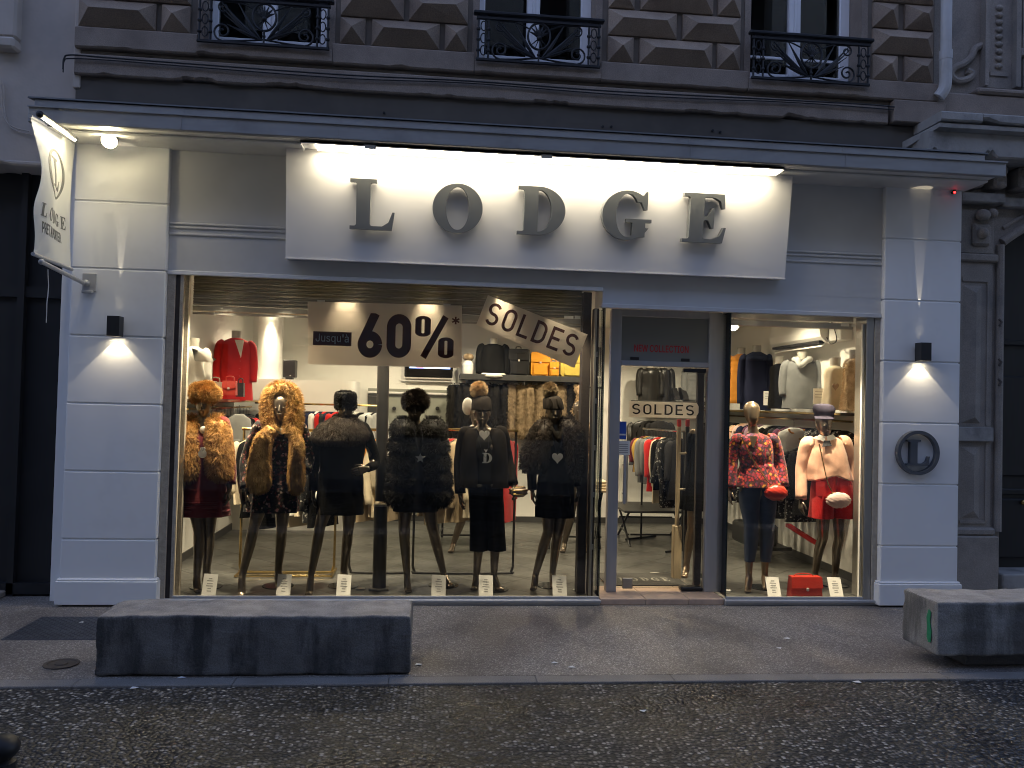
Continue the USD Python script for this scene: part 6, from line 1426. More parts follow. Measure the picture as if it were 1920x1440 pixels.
def hung(H, ax, w, L, th, m, seed, lab, group, sleeves=True, near=True, slit=0.0):
    """A garment on a hanger: H the rail under the hook, ax the direction of its width."""
    r = np.random.default_rng(seed); H = np.array(H, float); ax = unit(np.array([ax[0], ax[1], 0.0])); bx = np.array([-ax[1], ax[0], 0.0]); z = lambda d: H+[0, 0, -d]+bx*0.012*math.sin(d*6+seed)
    spec = [(z(0.085), 0.05, th*0.8), (z(0.10), w*0.5, th), (z(0.14), w*0.92, th*1.1), (z(0.20), w, th*1.2)]
    n_ = 6
    for k in range(1, n_+1):
        d = 0.20+(L-0.20)*k/n_; spec.append((z(d), w*(1.0+0.05*k/n_*r.uniform(0.3, 1.5)), th*(1.2+0.35*k/n_)))
    rg = [(c, ax*a, bx*b) for c, a, b in spec]; v, f = loft(hem(rg), 22, 5, 0.16, seed, sq=2.2)
    v = v+(meshkit.fbm(v*[11, 11, 6]+seed, 3, seed)-0.5)[:, None]*bx*0.03
    t = thing('hanging_garment', (H[0], H[1], H[2]-L), lab, 'garment', group)
    obj('cloth', (v, f), m, t, smooth=True)
    if sleeves:
        for s in (-1, 1):
            sl_ = L*r.uniform(0.70, 0.88); P = smooth_path([z(0.13)+ax*s*w*0.82, z(0.20)+ax*s*(w*1.0+0.01)+bx*0.01, z(sl_*0.6)+ax*s*(w*1.05+0.02)+bx*r.normal(0, 0.02), z(sl_)+ax*s*(w*1.0+r.normal(0.01, 0.02))+bx*r.normal(0, 0.03)], 5)
            R = np.interp(np.linspace(0, 1, len(P)), [0, 0.2, 1], [0.035, 0.052, 0.040]); obj('sleeve', tube(P, R, 8), m, t, smooth=True)
    if near:
        obj('hanger', cat(tube([H+[0, 0, -0.075], H+[0, 0, -0.02]]+[H+bx*0.018*math.sin(q)+[0, 0, -0.002+0.016*(1-math.cos(q))-0.016] for q in (0.4, 1.2, 2.0, 2.8)], 0.0028, 5), tube([z(0.12)-ax*w*0.85, z(0.078), z(0.12)+ax*w*0.85], 0.006, 5)), 'lamp_black', t)


def line_of(A, B, items, phrase, group, ax, near=True, w=0.20, th=0.016, seed0=0, names=None):
    n = len(items)
    for k, it in enumerate(items):
        m, L = it[0], it[1]; sl = it[2] if len(it) > 2 else True; u = (k+0.5)/n; r = np.random.default_rng(seed0+k); H = A*(1-u)+B*u+[0, 0, -0.012]
        cn = m.replace('cloth_', '').replace('floral_dark', 'dark flowered').replace('polka', 'speckled black').replace('leather_', '').replace('charcoal', 'charcoal grey').replace('blush', 'pale peach')
        a = ax+np.array([r.normal(0, 0.10), r.normal(0, 0.05), 0]); hung(H, a, w*r.uniform(0.9, 1.08), L*r.uniform(0.95, 1.05), th, m, seed0+k, f'{cn} garment, {ORD[k]} from the left {phrase}', group, sl, near)


C = lambda *n: ['cloth_'+q for q in n]
# ---- three rails close behind the mannequins
RY = 1.14
for (xa, xb, leg, lab) in ((458, 634, 'brass', 'brass clothes rail with brass foot bar behind the hood mannequin'), (662, 772, 'rack_black', 'black framed clothes rail with rounded foot beside the iron column'), (781, 968, 'rack_black', 'black framed clothes rail with cream and red clothes behind the black jackets')):
    a, b = at(xa, 806, RY), at(xb, 806, RY); zt_ = (a[2]+b[2])/2; zf = FZ+0.02
    t = thing('clothes_rail', ((a[0]+b[0])/2, RY, FZ), lab, 'clothes rail')
    r = 0.07
    obj('rail', cyl((a[0]-0.02, RY, zt_), (b[0]+0.02, RY, zt_), 0.0155, 12), 'brass', t)
    for xx, s in ((a[0], 1), (b[0], -1)): obj('upright', cyl((xx, RY, zt_-0.012), (xx, RY, zf+r), 0.013, 10), leg, t)
    obj('foot_bar', cat(tube(smooth_path([(a[0], RY, zf+r), (a[0]+0.02, RY, zf+0.02), (a[0]+r, RY, zf), (b[0]-r, RY, zf), (b[0]-0.02, RY, zf+0.02), (b[0], RY, zf+r)], 4), 0.014, 10)), leg, t)
    if leg == 'brass': obj('foot_bar', tube([(a[0], RY-0.18, zf), (b[0], RY-0.18, zf)], 0.012, 8), 'brass', t); obj('foot_bar', cat(cyl((a[0], RY-0.2, zf), (a[0], RY+0.2, zf), 0.012), cyl((b[0], RY-0.2, zf), (b[0], RY+0.2, zf), 0.012)), 'brass', t)
    A, B = np.array([a[0]+0.05, RY, zt_]), np.array([b[0]-0.05, RY, zt_])
    if xa == 458: it = [('cloth_cream', 0.78), ('cloth_black', 0.9), ('cloth_charcoal', 0.75), ('floral_dark', 0.85), ('cloth_black', 0.95), ('cloth_beige', 0.7), ('cloth_black', 0.9), ('cloth_white', 0.72), ('cloth_cream', 0.95), ('cloth_white', 0.86), ('cloth_cream', 0.9), ('polka', 0.95), ('cloth_black', 1.0), ('cloth_white', 0.8)]
    elif xa == 662: it = [('cloth_black', 0.9), ('cloth_beige', 0.95), ('cloth_orange', 0.6), ('cloth_cream', 0.92), ('cloth_cream', 0.78), ('cloth_beige', 0.9), ('cloth_white', 0.7)]
    else: it = [('cloth_black', 0.8), ('cloth_beige', 0.85), ('cloth_cream', 0.98), ('cloth_cream', 0.82), ('cloth_red', 0.80), ('cloth_beige', 0.9), ('cloth_beige', 0.92), ('cloth_cream', 0.88), ('cloth_charcoal', 0.7), ('cloth_beige', 0.95), ('cloth_blush', 0.92), ('cloth_red', 0.90), ('cloth_red', 0.96)]
    line_of(A, B, it, {458: 'on the brass-footed rail', 662: 'on the rail beside the iron column', 781: 'on the rail behind the black jackets'}[xa], 'clothes on the rails behind the mannequins', np.array([0.52, 0.85, 0]), th=0.028, seed0=xa)

# ---- left wall: shelf, bags, busts, rail
SX = 0.86; sz = atx(405, 749, SX)[2]
t = thing('wall_shelf', (0.69, 2.5, sz-0.03), 'brass-edged shelf on the left wall above hanging clothes', 'shelf')
obj('board', box(WX0+0.002, SX, 1.0, 3.95, sz-0.03, sz, 0.004), 'skirting', t); obj('edge', cyl((SX+0.01, 1.0, sz-0.02), (SX+0.01, 3.95, sz-0.02), 0.012, 8), 'brass', t)
obj('rail', cyl((0.75, 1.0, sz-0.10), (0.75, 3.95, sz-0.10), 0.012, 8), 'brass', t)
line_of(np.array([0.75, 1.35, sz-0.11]), np.array([0.75, 3.9, sz-0.11]), [('cloth_white', 0.7), ('cloth_black', 0.9), ('cloth_charcoal', 0.8), ('cloth_black', 0.85), ('cloth_grey', 0.8), ('cloth_black', 0.95), ('cloth_navy', 0.8), ('cloth_black', 0.9), ('cloth_charcoal', 0.9), ('cloth_black', 1.0), ('cloth_red', 0.7), ('cloth_red', 0.72), ('cloth_black', 0.9), ('cloth_charcoal', 0.9), ('cloth_black', 0.95)],
        'on the rail under the left wall shelf', 'clothes on the left wall rail', np.array([1.0, 0.12, 0]), seed0=300)
H = at(449, 762, 1.75); hung(H, (1, 0.15), 0.135, 0.46, 0.05, 'cloth_lightgrey', 321, 'pale grey blouse facing the window at the end of the left wall rail', None, False)


def bust(pxc, py_top, py_hem, hwpx, Y, m, lab, catg='garment', angle=0.0, sleeves=True, depth=0.12, neck=True, puffer=False, fur=None, neckmat='torso_form', hemw=1.05, slen=0.9, group=None):
    """A garment worn by a headless bust; angle turns it about the vertical."""
    top, low = at(pxc, py_top, Y), at(pxc, py_hem, Y); h = top[2]-low[2]; w = hwpx*S(Y); cx, cz = top[0], low[2]
    ca, sa = math.cos(angle), math.sin(angle); A, Bv = np.array([ca, sa, 0]), np.array([-sa, ca, 0]); P = lambda z, dx=0.0, dy=0.0: np.array([cx, Y, cz+z*h])+A*dx+Bv*dy
    t = thing('dressed_bust', P(0), lab, catg, group)
    prof = [(1.0, 0.30, 0.5), (0.965, 0.55, 0.75), (0.92, 0.78, 0.95), (0.80, 0.86, 1.05), (0.55, 0.84, 1.0), (0.25, 0.92*hemw, 1.02), (0.0, 0.96*hemw, 1.05)]
    pr = smooth_path([(a, b, c) for a, b, c in prof], 6 if puffer else 4)
    rg = [(P(z), A*w*(b+(0.05*abs(math.sin(z*26)) if puffer else 0)), Bv*depth*(c+(0.09*abs(math.sin(z*26)) if puffer else 0))) for z, b, c in pr]
    v, f = loft(hem(rg), 36, 5 if not puffer else 0, 0.05, int(pxc)); v = v+(meshkit.fbm(v*[10, 10, 6], 3, int(pxc))-0.5)[:, None]*np.array([1, 1.4, 0.2])*0.02
    if fur: LOC_ = furry('cloth', (v, f), m, t, 3500, 0.035, down=0.6, seed=int(pxc))
    else: obj('cloth', (v, f), m, t, smooth=True)
    if sleeves:
        for s in (-1, 1):
            Q = smooth_path([P(0.93, s*w*0.62), P(0.84, s*w*0.86, -0.01), P(0.55, s*w*0.98, -0.02), P(1-slen, s*w*0.97, -0.05)], 6); k = np.linspace(0, 1, len(Q)); R = np.interp(k, [0, 0.25, 1], [0.05, 0.062, 0.045])*(1+(0.10*np.abs(np.sin(k*16)) if puffer else 0))
            obj('sleeve', tube(Q, R, 12), m, t, smooth=True)
    if neck: obj('bust_neck', cat(tube([P(0.93), P(1.0), P(1.0)+[0, 0, 0.09]], [0.07, 0.055, 0.058], 16)), neckmat, t)
    return t, P, w


ta, P, w = bust(363, 650, 742, 24, 1.22, 'cloth_white', 'white ruffled blouse on a pale bust at the left end of the wall shelf', angle=0.5, slen=0.75)
obj('ruffle', hull([P(0.95, -0.05, -0.14), P(0.9, 0.08, -0.15), P(0.75, 0.2, -0.13), P(0.68, 0.15, -0.16), P(0.7, -0.02, -0.16)]), 'cloth_white', ta, smooth=True)
ta, P, w = bust(443, 634, 750, 32, 2.9, 'cloth_red', 'long red cardigan on a bust standing at the end of the left shelf', angle=0.25, slen=0.70)
obj('vest_top', extr(sg.Polygon([(-0.05, 0), (0.06, 0), (0.03, -0.22)]), 0.01, P(0.96, 0.03, -0.145), (1, 0, 0), (0, 0, 1)), 'cloth_white', ta)
for k in range(4): obj('button', sph(P(0.62-0.12*k, 0.05, -0.135), 0.008, 1), 'leather_red', ta)


def box_bag(px0, px1, py0, py1, Y, m, lab, d=0.10, handle=True, flap=True):
    a, b = at(px0, (py0+py1)/2, Y), at(px1, (py0+py1)/2, Y); z1, z0 = at((px0+px1)/2, py0, Y)[2], at((px0+px1)/2, py1, Y)[2]; cx = (a[0]+b[0])/2
    t = thing('handbag', (cx, Y, z0), lab, 'handbag'); w = (b[0]-a[0])/2
    obj('body', hull([(cx+s*w*(1.0 if k == 0 else 0.93), Y+q*d/2*(1 if k == 0 else 0.7), (z0, z1)[k]) for s in (-1, 1) for q in (-1, 1) for k in (0, 1)]), m, t)
    if flap:
        obj('flap', hull([(cx+s*w*0.96, Y-d/2*0.72-0.004-e, z1-0.002) for s in (-1, 1) for e in (0, 0.006)]+[(cx+s*w*0.99, Y-d/2-0.004-e, z0+(z1-z0)*0.52) for s in (-1, 1) for e in (0, 0.008)]+[(cx, Y-d/2-0.012, z0+(z1-z0)*0.40)]), m, t)
        obj('clasp', box(cx-0.012, cx+0.012, Y-d/2-0.022, Y-d/2-0.010, z0+(z1-z0)*0.40, z0+(z1-z0)*0.54, 0.003), 'silver', t)
    if handle: obj('handle', tube(smooth_path([(cx-w*0.6, Y, z1-0.005), (cx-w*0.45, Y, z1+0.045), (cx+w*0.45, Y, z1+0.045), (cx+w*0.6, Y, z1-0.005)]), 0.007, 8), m, t)
    return t


box_bag(390, 417, 716, 742, 2.2, 'leather_taupe', 'taupe handbag with a thin strap on the left shelf'); box_bag(418, 444, 714, 741, 2.1, 'leather_red', 'small red flap handbag on the left shelf below the red cardigan'); box_bag(444, 458, 718, 744, 2.35, 'leather_black', 'small black bag standing beside the red handbag on the left shelf', flap=False)

# ---- partition rail with a row of small tops
py_ = 3.72; a, b = at(556, 757, py_), at(716, 761, py_); zt_ = (a[2]+b[2])/2
t = thing('wall_rail', ((a[0]+b[0])/2, py_, zt_), 'thin brass rail with a long row of tops along the white partition', 'clothes rail')
obj('rail', cyl((a[0]-0.55, py_, zt_), (b[0], py_, zt_), 0.013, 8), 'brass', t); obj('bracket', cat(cyl((b[0], py_, zt_), (b[0], 4.95, zt_), 0.01, 6), cyl((a[0]-0.5, py_, zt_), (a[0]-0.5, 4.0, zt_), 0.01, 6)), 'brass', t)
line_of(np.array([a[0]-0.4, py_, zt_]), np.array([b[0]-0.02, py_, zt_]), [(q, l) for q, l in zip(C('black', 'navy', 'charcoal', 'red', 'red', 'navy', 'navy', 'navy', 'mauve', 'mauve', 'charcoal', 'navy', 'white', 'navy', 'red', 'charcoal', 'navy', 'red', 'black', 'black', 'white', 'black', 'white', 'black', 'lightgrey', 'white', 'black', 'lightgrey'), [0.85, 0.95, 0.9, 1.0]*7)], 'on the partition rail', 'tops on the partition rail', np.array([0.42, 0.9, 0]), near=False, w=0.19, th=0.018, seed0=400)

# ---- back wall shelf with bags, furs below
BY = 4.70; a, b = at(862, 702, BY), at(1100, 707, BY); z1 = (a[2]+b[2])/2; x0, x1 = a[0], b[0]
t = thing('back_shelf', ((x0+x1)/2, BY, z1-0.1), 'long dark shelf with bags on the back wall above the furs', 'shelf')
obj('board', box(x0, x1, BY-0.22, WY-0.003, z1-0.085, z1, 0.004), 'skirting', t); obj('rail', cyl((x0, BY, z1-0.15), (x1+0.2, BY, z1-0.15), 0.013, 8), 'chrome', t); obj('bracket', cat(*[box(xx, xx+0.02, BY-0.02, WY-0.003, z1-0.16, z1-0.085) for xx in (x0+0.1, (x0+x1)/2, x1-0.1)]), 'chrome', t)
bust(925, 645, 705, 27, BY-0.08, 'cloth_black', 'black jumper on a glassy bust on the back shelf', slen=0.93)
obj('white_hem', loft([(at(925, 700, BY-0.1), 0.19, 0.13), (at(925, 706, BY-0.12), 0.20, 0.14), (at(925, 709, BY-0.12), 0.12, 0.08)], 24), 'cloth_white', label='white cloth hem showing under the black jumper on the back shelf', cat='cloth', smooth=True)


def backpack(px0, px1, py0, py1, Y, m, lab):
    a, b = at(px0, py1, Y), at(px1, py1, Y); z1_ = at((px0+px1)/2, py0, Y)[2]; z0_ = z1; cx = (a[0]+b[0])/2; w = (b[0]-a[0])/2; h = z1_-z0_; d = 0.09
    t = thing('backpack', (cx, Y, z0_), lab, 'backpack')
    g = sg.box(-w, 0, w, h).buffer(-min(w, h)*0.3).buffer(min(w, h)*0.3, 8); v, f = extr(g, 2*d, (cx, Y+d, z0_), (1, 0, 0), (0, 0, 1)); obj('body', (v, f), m, t)
    g2 = affinity.scale(g, 0.72, 0.42, origin=(0, 0)); obj('pocket', extr(g2, 0.03, (cx, Y-d, z0_+h*0.06), (1, 0, 0), (0, 0, 1)), m, t)
    obj('flap', extr(affinity.translate(affinity.scale(g, 1.02, 0.42, origin=(0, 0)), 0, 0), 0.018, (cx, Y-d, z0_+h*0.585), (1, 0, 0), (0, 0, 1)), m, t)
    obj('handle', tube(smooth_path([(cx-0.04, Y, z0_+h-0.01), (cx-0.03, Y, z0_+h+0.035), (cx+0.03, Y, z0_+h+0.035), (cx+0.04, Y, z0_+h-0.01)]), 0.008, 8), m, t)
    obj('buckle', box(cx-0.015, cx+0.015, Y-d-0.024, Y-d-0.016, z0_+h*0.53, z0_+h*0.60), 'silver', t)


backpack(952, 990, 655, 702, BY-0.05, 'leather_black', 'shiny black backpack on the back shelf beside the black jumper')
backpack(994, 1029, 661, 703, BY-0.05, 'leather_orange', 'orange backpack on the back shelf below the sale poster'); backpack(1029, 1046, 679, 703, BY-0.10, 'leather_orange', 'small orange bag between the orange backpack and the yellow bag')
backpack(1049, 1096, 662, 705, BY-0.05, 'leather_yellow', 'large yellow-green bag at the right end of the back shelf')
t = thing('white_hat_stand', at(877, 700, BY), 'white vase-shaped stand with a brown fur hat on the back shelf', 'stand')
p = at(877, 700, BY); obj('stand', lathe([(0.075, z1), (0.08, z1+0.05), (0.08, z1+0.14), (0.05, z1+0.2), (0.0, z1+0.22)], (p[0], BY-0.05, 0), 20), 'card', t); obj('fur', sph((p[0], BY-0.05, z1+0.25), 0.085, 2, (1, 1, 0.7)), 'fur_tan', t, smooth=True)
for k, (pxc, hw, hem_, m, lab) in enumerate(((856, 15, 822, 'fur_black', 'black fur coat hanging leftmost below the back shelf'), (886, 20, 806, 'fur_black', 'black fur vest hanging behind the bobble hat'), (915, 16, 815, 'fur_black', 'black fur vest hanging just right of the silver heart balloon'), (938, 17, 812, 'fur_black', 'black fur vest hanging beside the tan fur vest'), (968, 24, 818, 'fur_tan', 'tan long-haired fur vest with an open front below the back shelf'), (1003, 20, 820, 'fur_tan', 'tan fur vest hanging third from the right below the back shelf'), (1040, 24, 822, 'fur_tan', 'tan fur vest hanging behind the right bobble hat'), (1078, 16, 830, 'fur_black', 'dark coat with a fox fur edge at the right end of the back rail'))):
    Yk = BY-0.04-0.02*(k % 2); A = at(pxc, 722, Yk); L = A[2]-at(pxc, hem_, Yk)[2]; w = hw*S(Yk); tt = thing('hanging_fur', (A[0], Yk, A[2]-L), lab, 'fur vest' if k not in (0, 7) else 'coat', 'furs hanging below the back shelf')
    ps = []
    for s in (-1, 1):
        rg = [(A+[s*w*0.45, 0, 0.0], w*0.35, 0.05), (A+[s*w*0.5, 0, -0.04], w*0.52, 0.09), (A+[s*w*0.52, -0.01, -L*0.5], w*0.50, 0.10), (A+[s*w*0.5, -0.01, -L*0.95], w*0.48, 0.10), (A+[s*w*0.48, 0, -L], w*0.36, 0.07)]
        furry('fur_panel', loft(rg, 20), m, tt, 1500 if m == 'fur_tan' else 1100, 0.04, down=0.7, seed=500+k*2+s, width=0.006)
    obj('hanger', tube([A+[-w*0.7, 0, -0.02], A+[0, 0, 0.02], A+[w*0.7, 0, -0.02]], 0.008, 6), 'card', tt); obj('hook', cyl(A+[0, 0, 0.02], (A[0], Yk, z1-0.15), 0.004, 6), 'chrome', tt)
    if k == 7: furry('fur_edge', tube(smooth_path([at(1082, 725, Yk-0.1), at(1089, 740, Yk-0.12), at(1086, 760, Yk-0.12), at(1078, 775, Yk-0.1)]), 0.05, 10), 'fur_pale', tt, 900, 0.04, down=0.3, seed=560, width=0.006)


# ---- folding trestle tables
def trestle(x0, x1, y0, y1, z, lab, top='rack_black'):
    t = thing('trestle_table', ((x0+x1)/2, (y0+y1)/2, FZ), lab, 'table'); obj('tabletop', box(x0, x1, y0, y1, z-0.03, z, 0.006), top, t)
    for xx in (x0+0.12, x1-0.12):
        for s in (-1, 1):
            ym = (y0+y1)/2; obj('leg', cyl((xx+0.03*s, ym+s*(y1-y0)*0.48, FZ), (xx+0.03*s, ym-s*(y1-y0)*0.20, z-0.03), 0.016, 8), 'rack_black', t)
        obj('cross_bar', cat(cyl((xx-0.03, (y0+y1)/2-(y1-y0)*0.36, FZ+0.14), (xx+0.03, (y0+y1)/2+(y1-y0)*0.36, FZ+0.14), 0.012, 8)), 'rack_black', t)
    obj('stretcher', cat(cyl((x0+0.12, (y0+y1)/2-(y1-y0)*0.36, FZ+0.14), (x1-0.12, (y0+y1)/2-(y1-y0)*0.36, FZ+0.14), 0.012, 8), cyl((x0+0.12, (y0+y1)/2+(y1-y0)*0.30, FZ+0.28), (x1-0.12, (y0+y1)/2+(y1-y0)*0.30, FZ+0.28), 0.012, 8)), 'rack_black', t)
    return t


trestle(3.25, 4.25, 2.75, 3.55, 0.78, 'black folding table behind the mannequin in culottes'); trestle(4.65, 5.55, 2.7, 3.5, 0.80, 'black folding table with folded clothes, seen right of the black fur jacket', 'wood'); trestle(5.75, 6.75, 2.9, 3.9, 0.52, 'low black folding trestle under the clothes rail behind the glass door')
for k, (xx, yy, m, n, lab) in enumerate(((5.36, 2.95, 'cream', 3, 'cream folded clothes at the near corner of the wooden-topped table'), (5.0, 3.05, 'black', 3, 'black folded clothes in the middle of the wooden-topped table'), (3.6, 3.0, 'beige', 4, 'beige folded clothes on the black table'), (3.95, 3.1, 'charcoal', 3, 'dark folded clothes on the black table'))):
    zz = 0.80 if xx > 4.5 else 0.78; t = thing('folded_clothes', (xx, yy, zz), lab, 'clothes stack')
    for q in range(n): obj('folded_garment', box(xx-0.14, xx+0.14, yy-0.11, yy+0.11, zz+0.002+q*0.036, zz+0.036+q*0.036, 0.014), 'cloth_'+m, t)

# ---- rail behind the glass door
A, B = at(1206, 806, 3.55), at(1272, 806, 2.75); B[2] = A[2] = (A[2]+B[2])/2
t = thing('clothes_rail', ((A[0]+B[0])/2, (A[1]+B[1])/2, FZ), 'metal clothes rail behind the glass door, running into the shop', 'clothes rail')
obj('rail', cyl(A, B+(B-A)*0.15, 0.014, 10), 'chrome', t)
for q in (A, B+(B-A)*0.15): obj('upright', cyl((q[0], q[1], FZ), q, 0.014, 10), 'rack_black', t); obj('foot', cyl((q[0]-0.25, q[1]-0.15, FZ+0.015), (q[0]+0.25, q[1]+0.15, FZ+0.015), 0.014, 8), 'rack_black', t)
line_of(A+(B-A)*0.02, B+(B-A)*0.12, [(q, l) for q, l in zip(C('burgundy', 'yellow', 'grey', 'grey', 'lightgrey', 'red', 'cream', 'black')+['polka', 'polka', 'cloth_black', 'cloth_charcoal'], (0.55, 0.55, 0.7, 0.72, 0.7, 0.8, 0.95, 0.8, 0.95, 0.98, 0.9, 0.9))], 'on the rail behind the glass door', 'clothes on the rail behind the glass door', np.array([0.8, 0.5, 0]), w=0.21, th=0.02, seed0=600)
H0, H1 = at(1212, 800, 4.3), at(1250, 800, 4.4)
for k, (px, m) in enumerate(((1206, 'leather_black'), (1222, 'cloth_black'), (1238, 'cloth_charcoal'))):
    hung(at(px, 778, 4.5), (1, 0.2), 0.2, 0.75, 0.05, m, 640+k, f'dark jacket, {ORD[k]} from the left, on the far rail above the door clothes', 'dark jackets on the far rail', True, False)
sz2 = at(1250, 752, 4.7)[2]; xa, xb = at(1192, 752, 4.7)[0], at(1316, 752, 4.7)[0]
t = thing('back_shelf', ((xa+xb)/2, 4.75, sz2), 'dark shelf with black jackets on the back wall seen through the door', 'shelf'); obj('board', box(xa, xb, 4.5, WY-0.003, sz2-0.05, sz2, 0.004), 'skirting', t); obj('rail', cyl((xa, 4.5, sz2-0.09), (xb, 4.5, sz2-0.09), 0.013, 8), 'chrome', t)
bust(1219, 690, 751, 22, 4.66, 'leather_black', 'black leather jacket on a bust above the sale sign of the door', slen=0.85); bust(1243, 690, 751, 18, 4.72, 'leather_black', 'second black leather jacket, nearer the shoes, seen through the door', slen=0.85)
bust(1300, 692, 751, 18, 4.66, 'cloth_grey', 'grey quilted jacket on a bust at the right edge of the door pane', puffer=True)
for k, px in enumerate((1264, 1280)):
    p = at(px, 751, 4.62); t = thing('ankle_boot', p, f'black ankle boot, {("left", "right")[k]} one of the pair on the shelf above the sale sign', 'boot'); obj('upper', cat(hull([p+[dx, dy, dz] for dx in (-0.04, 0.04) for dy, dz in ((0.1, 0.02), (0.1, 0.20), (-0.0, 0.19), (-0.03, 0.09), (-0.16, 0.06), (-0.17, 0.02))])), 'leather_black', t); obj('sole', box(p[0]-0.045, p[0]+0.045, p[1]-0.18, p[1]+0.11, p[2], p[2]+0.02, 0.005), 'rack_black', t)
# wooden peg posts with red tips
for k, (px, pt_, pb, m, lab) in enumerate(((1270, 786, 1090, 'wood', 'pale wooden peg post with a red tip standing on a block inside the door'), (1286, 786, 1072, 'rack_black', 'dark post with a red tip beside the wooden peg post'))):
    f_ = atz(px, pb, FZ); f_[1] = 0.98+0.2*k; f_[0] = at(px, 950, f_[1])[0]; zt_ = at(px, pt_, f_[1])[2]; t = thing('peg_post', (f_[0], f_[1], FZ), lab, 'post')
    obj('shaft', box(f_[0]-0.02, f_[0]+0.02, f_[1]-0.02, f_[1]+0.02, FZ, zt_-0.08, 0.006), m, t); obj('tip', box(f_[0]-0.02, f_[0]+0.02, f_[1]-0.02, f_[1]+0.02, zt_-0.08, zt_, 0.006), 'red_paint', t)
    if k == 0:
        obj('block', box(f_[0]-0.045, f_[0]+0.045, f_[1]-0.045, f_[1]+0.045, FZ+0.001, at(px, 985, f_[1])[2], 0.008), 'wood', t)
        for py in (850, 917): q = at(px, py, f_[1]); obj('peg', tube([(q[0], f_[1], q[2]), (q[0]+0.07, f_[1]-0.03, q[2]), (q[0]+0.09, f_[1]-0.035, q[2]+0.012)], 0.013, 8), m, t)

# ---- right wall: shelf with busts, two rails
RX = WX1-0.30; zs = atx(1500, 772, RX)[2]
t = thing('wall_shelf', (7.6, 2.6, zs-0.03), 'brass-edged shelf on the right wall carrying dressed busts', 'shelf')
obj('board', box(RX, WX1-0.003, 0.62, 4.9, zs-0.03, zs, 0.004), 'skirting', t); obj('edge', cyl((RX-0.012, 0.62, zs-0.016), (RX-0.012, 4.9, zs-0.016), 0.013, 8), 'brass', t)
R1X, R1Z = WX1-0.17, zs-0.09; R2X = WX1-0.42; R2Z = atx(1480, 821, R2X)[2]
obj('rail', cyl((R1X, 0.62, R1Z), (R1X, 4.9, R1Z), 0.012, 8), 'brass', t)
t = thing('wall_rail', (R2X, 2.6, R2Z), 'lower brass rail along the right wall with dark patterned clothes', 'clothes rail'); obj('rail', cyl((R2X, 0.9, R2Z), (R2X, 4.9, R2Z), 0.013, 8), 'brass', t); obj('bracket', cat(*[cyl((R2X, yy, R2Z), (WX1-0.003, yy, R2Z), 0.010, 6) for yy in (0.95, 2.9, 4.85)]), 'brass', t)
line_of(np.array([R1X, 4.8, R1Z]), np.array([R1X, 0.75, R1Z]), [(q, l) for q, l in zip(C('black', 'black', 'charcoal', 'black', 'navy', 'black', 'charcoal', 'black', 'beige', 'blush', 'pink', 'navy', 'plum', 'mauve', 'white', 'white', 'black', 'black', 'charcoal', 'plum', 'burgundy', 'burgundy', 'plum', 'black')+['polka', 'polka', 'polka', 'cloth_black', 'polka'], [0.62, 0.66, 0.60]*10)], 'on the upper rail of the right wall', 'clothes on the right wall rails', np.array([1.0, 0.12, 0]), near=False, w=0.20, th=0.02, seed0=700)
line_of(np.array([R2X, 4.7, R2Z]), np.array([R2X, 1.0, R2Z]), [(q, l) for q, l in zip(['cloth_black', 'polka', 'cloth_green', 'cloth_black', 'polka', 'cloth_charcoal', 'polka', 'cloth_black', 'cloth_black', 'polka', 'cloth_charcoal', 'polka', 'cloth_white', 'cloth_green', 'cloth_charcoal', 'cloth_black', 'polka', 'polka', 'cloth_black', 'polka', 'polka', 'cloth_black'], [0.85, 0.8, 0.9]*8)], 'on the lower rail of the right wall', 'clothes on the right wall rails', np.array([1.0, 0.10, 0]), near=False, w=0.19, th=0.024, seed0=760)
Ht = atx(1489, 788, WX1-0.45); hung(Ht, (1, -0.25), 0.18, 0.42, 0.06, 'cloth_lightgrey', 790, 'pale grey top with an orange neckline facing the window between the right mannequins', None, False)
obj('orange_neckline', tube([Ht+[0.09*math.cos(q), -0.07-0.01*math.sin(q), -0.10+0.05*math.sin(q)] for q in np.linspace(math.pi, 2*math.pi, 14)], 0.012, 6), 'cloth_orange', label='orange neckline band of the pale grey top', cat='garment trim')


def wbust(pxc, top, hem_, hw, m, lab, X=WX1-0.16, **kw):
    Y = atx(pxc, (top+hem_)/2, X)[1]; return bust(pxc, top, hem_, hw, Y, m, lab, angle=-0.45, **kw)


wbust(1390, 664, 756, 24, 'cloth_orange', 'mustard quilted jacket on a bust, far end of the right shelf', puffer=True); wbust(1419, 660, 768, 29, 'cloth_navy', 'dark navy open coat on a bust beside the mustard quilted jacket')
wbust(1461, 682, 766, 20, 'cloth_black', 'black top on a glassy bust between the navy coat and the grey fleece', sleeves=False)
tb, P, w = wbust(1504, 674, 766, 35, 'cloth_grey', 'grey fleece jacket with a soft collar on a bust under the air conditioner', slen=0.75)
obj('soft_collar', cat(tube(smooth_path([P(0.99, -0.09, -0.05), P(0.97, -0.05, -0.13), P(0.86, -0.02, -0.155), P(0.96, 0.05, -0.13), P(1.0, 0.09, -0.05), P(1.02, 0.0, 0.07), P(0.99, -0.09, -0.05)]), 0.035, 10)), 'cloth_lightgrey', tb, smooth=True)
tb, P, w = wbust(1566, 686, 768, 24, 'cloth_cream', 'cream knitted top with a heart pendant on a glassy bust near the right jamb', sleeves=False); obj('heart_pendant', extr(affinity.scale(HEART, 0.07, 0.08, origin=(0, 0)), 0.012, P(0.52, 0.0, -0.165), (1, 0, 0), (0, 0, 1)), 'leather_taupe', tb)
wbust(1603, 672, 768, 22, 'fur_pale', 'pale long-haired fur jacket on a bust at the right jamb', fur=True, sleeves=False)
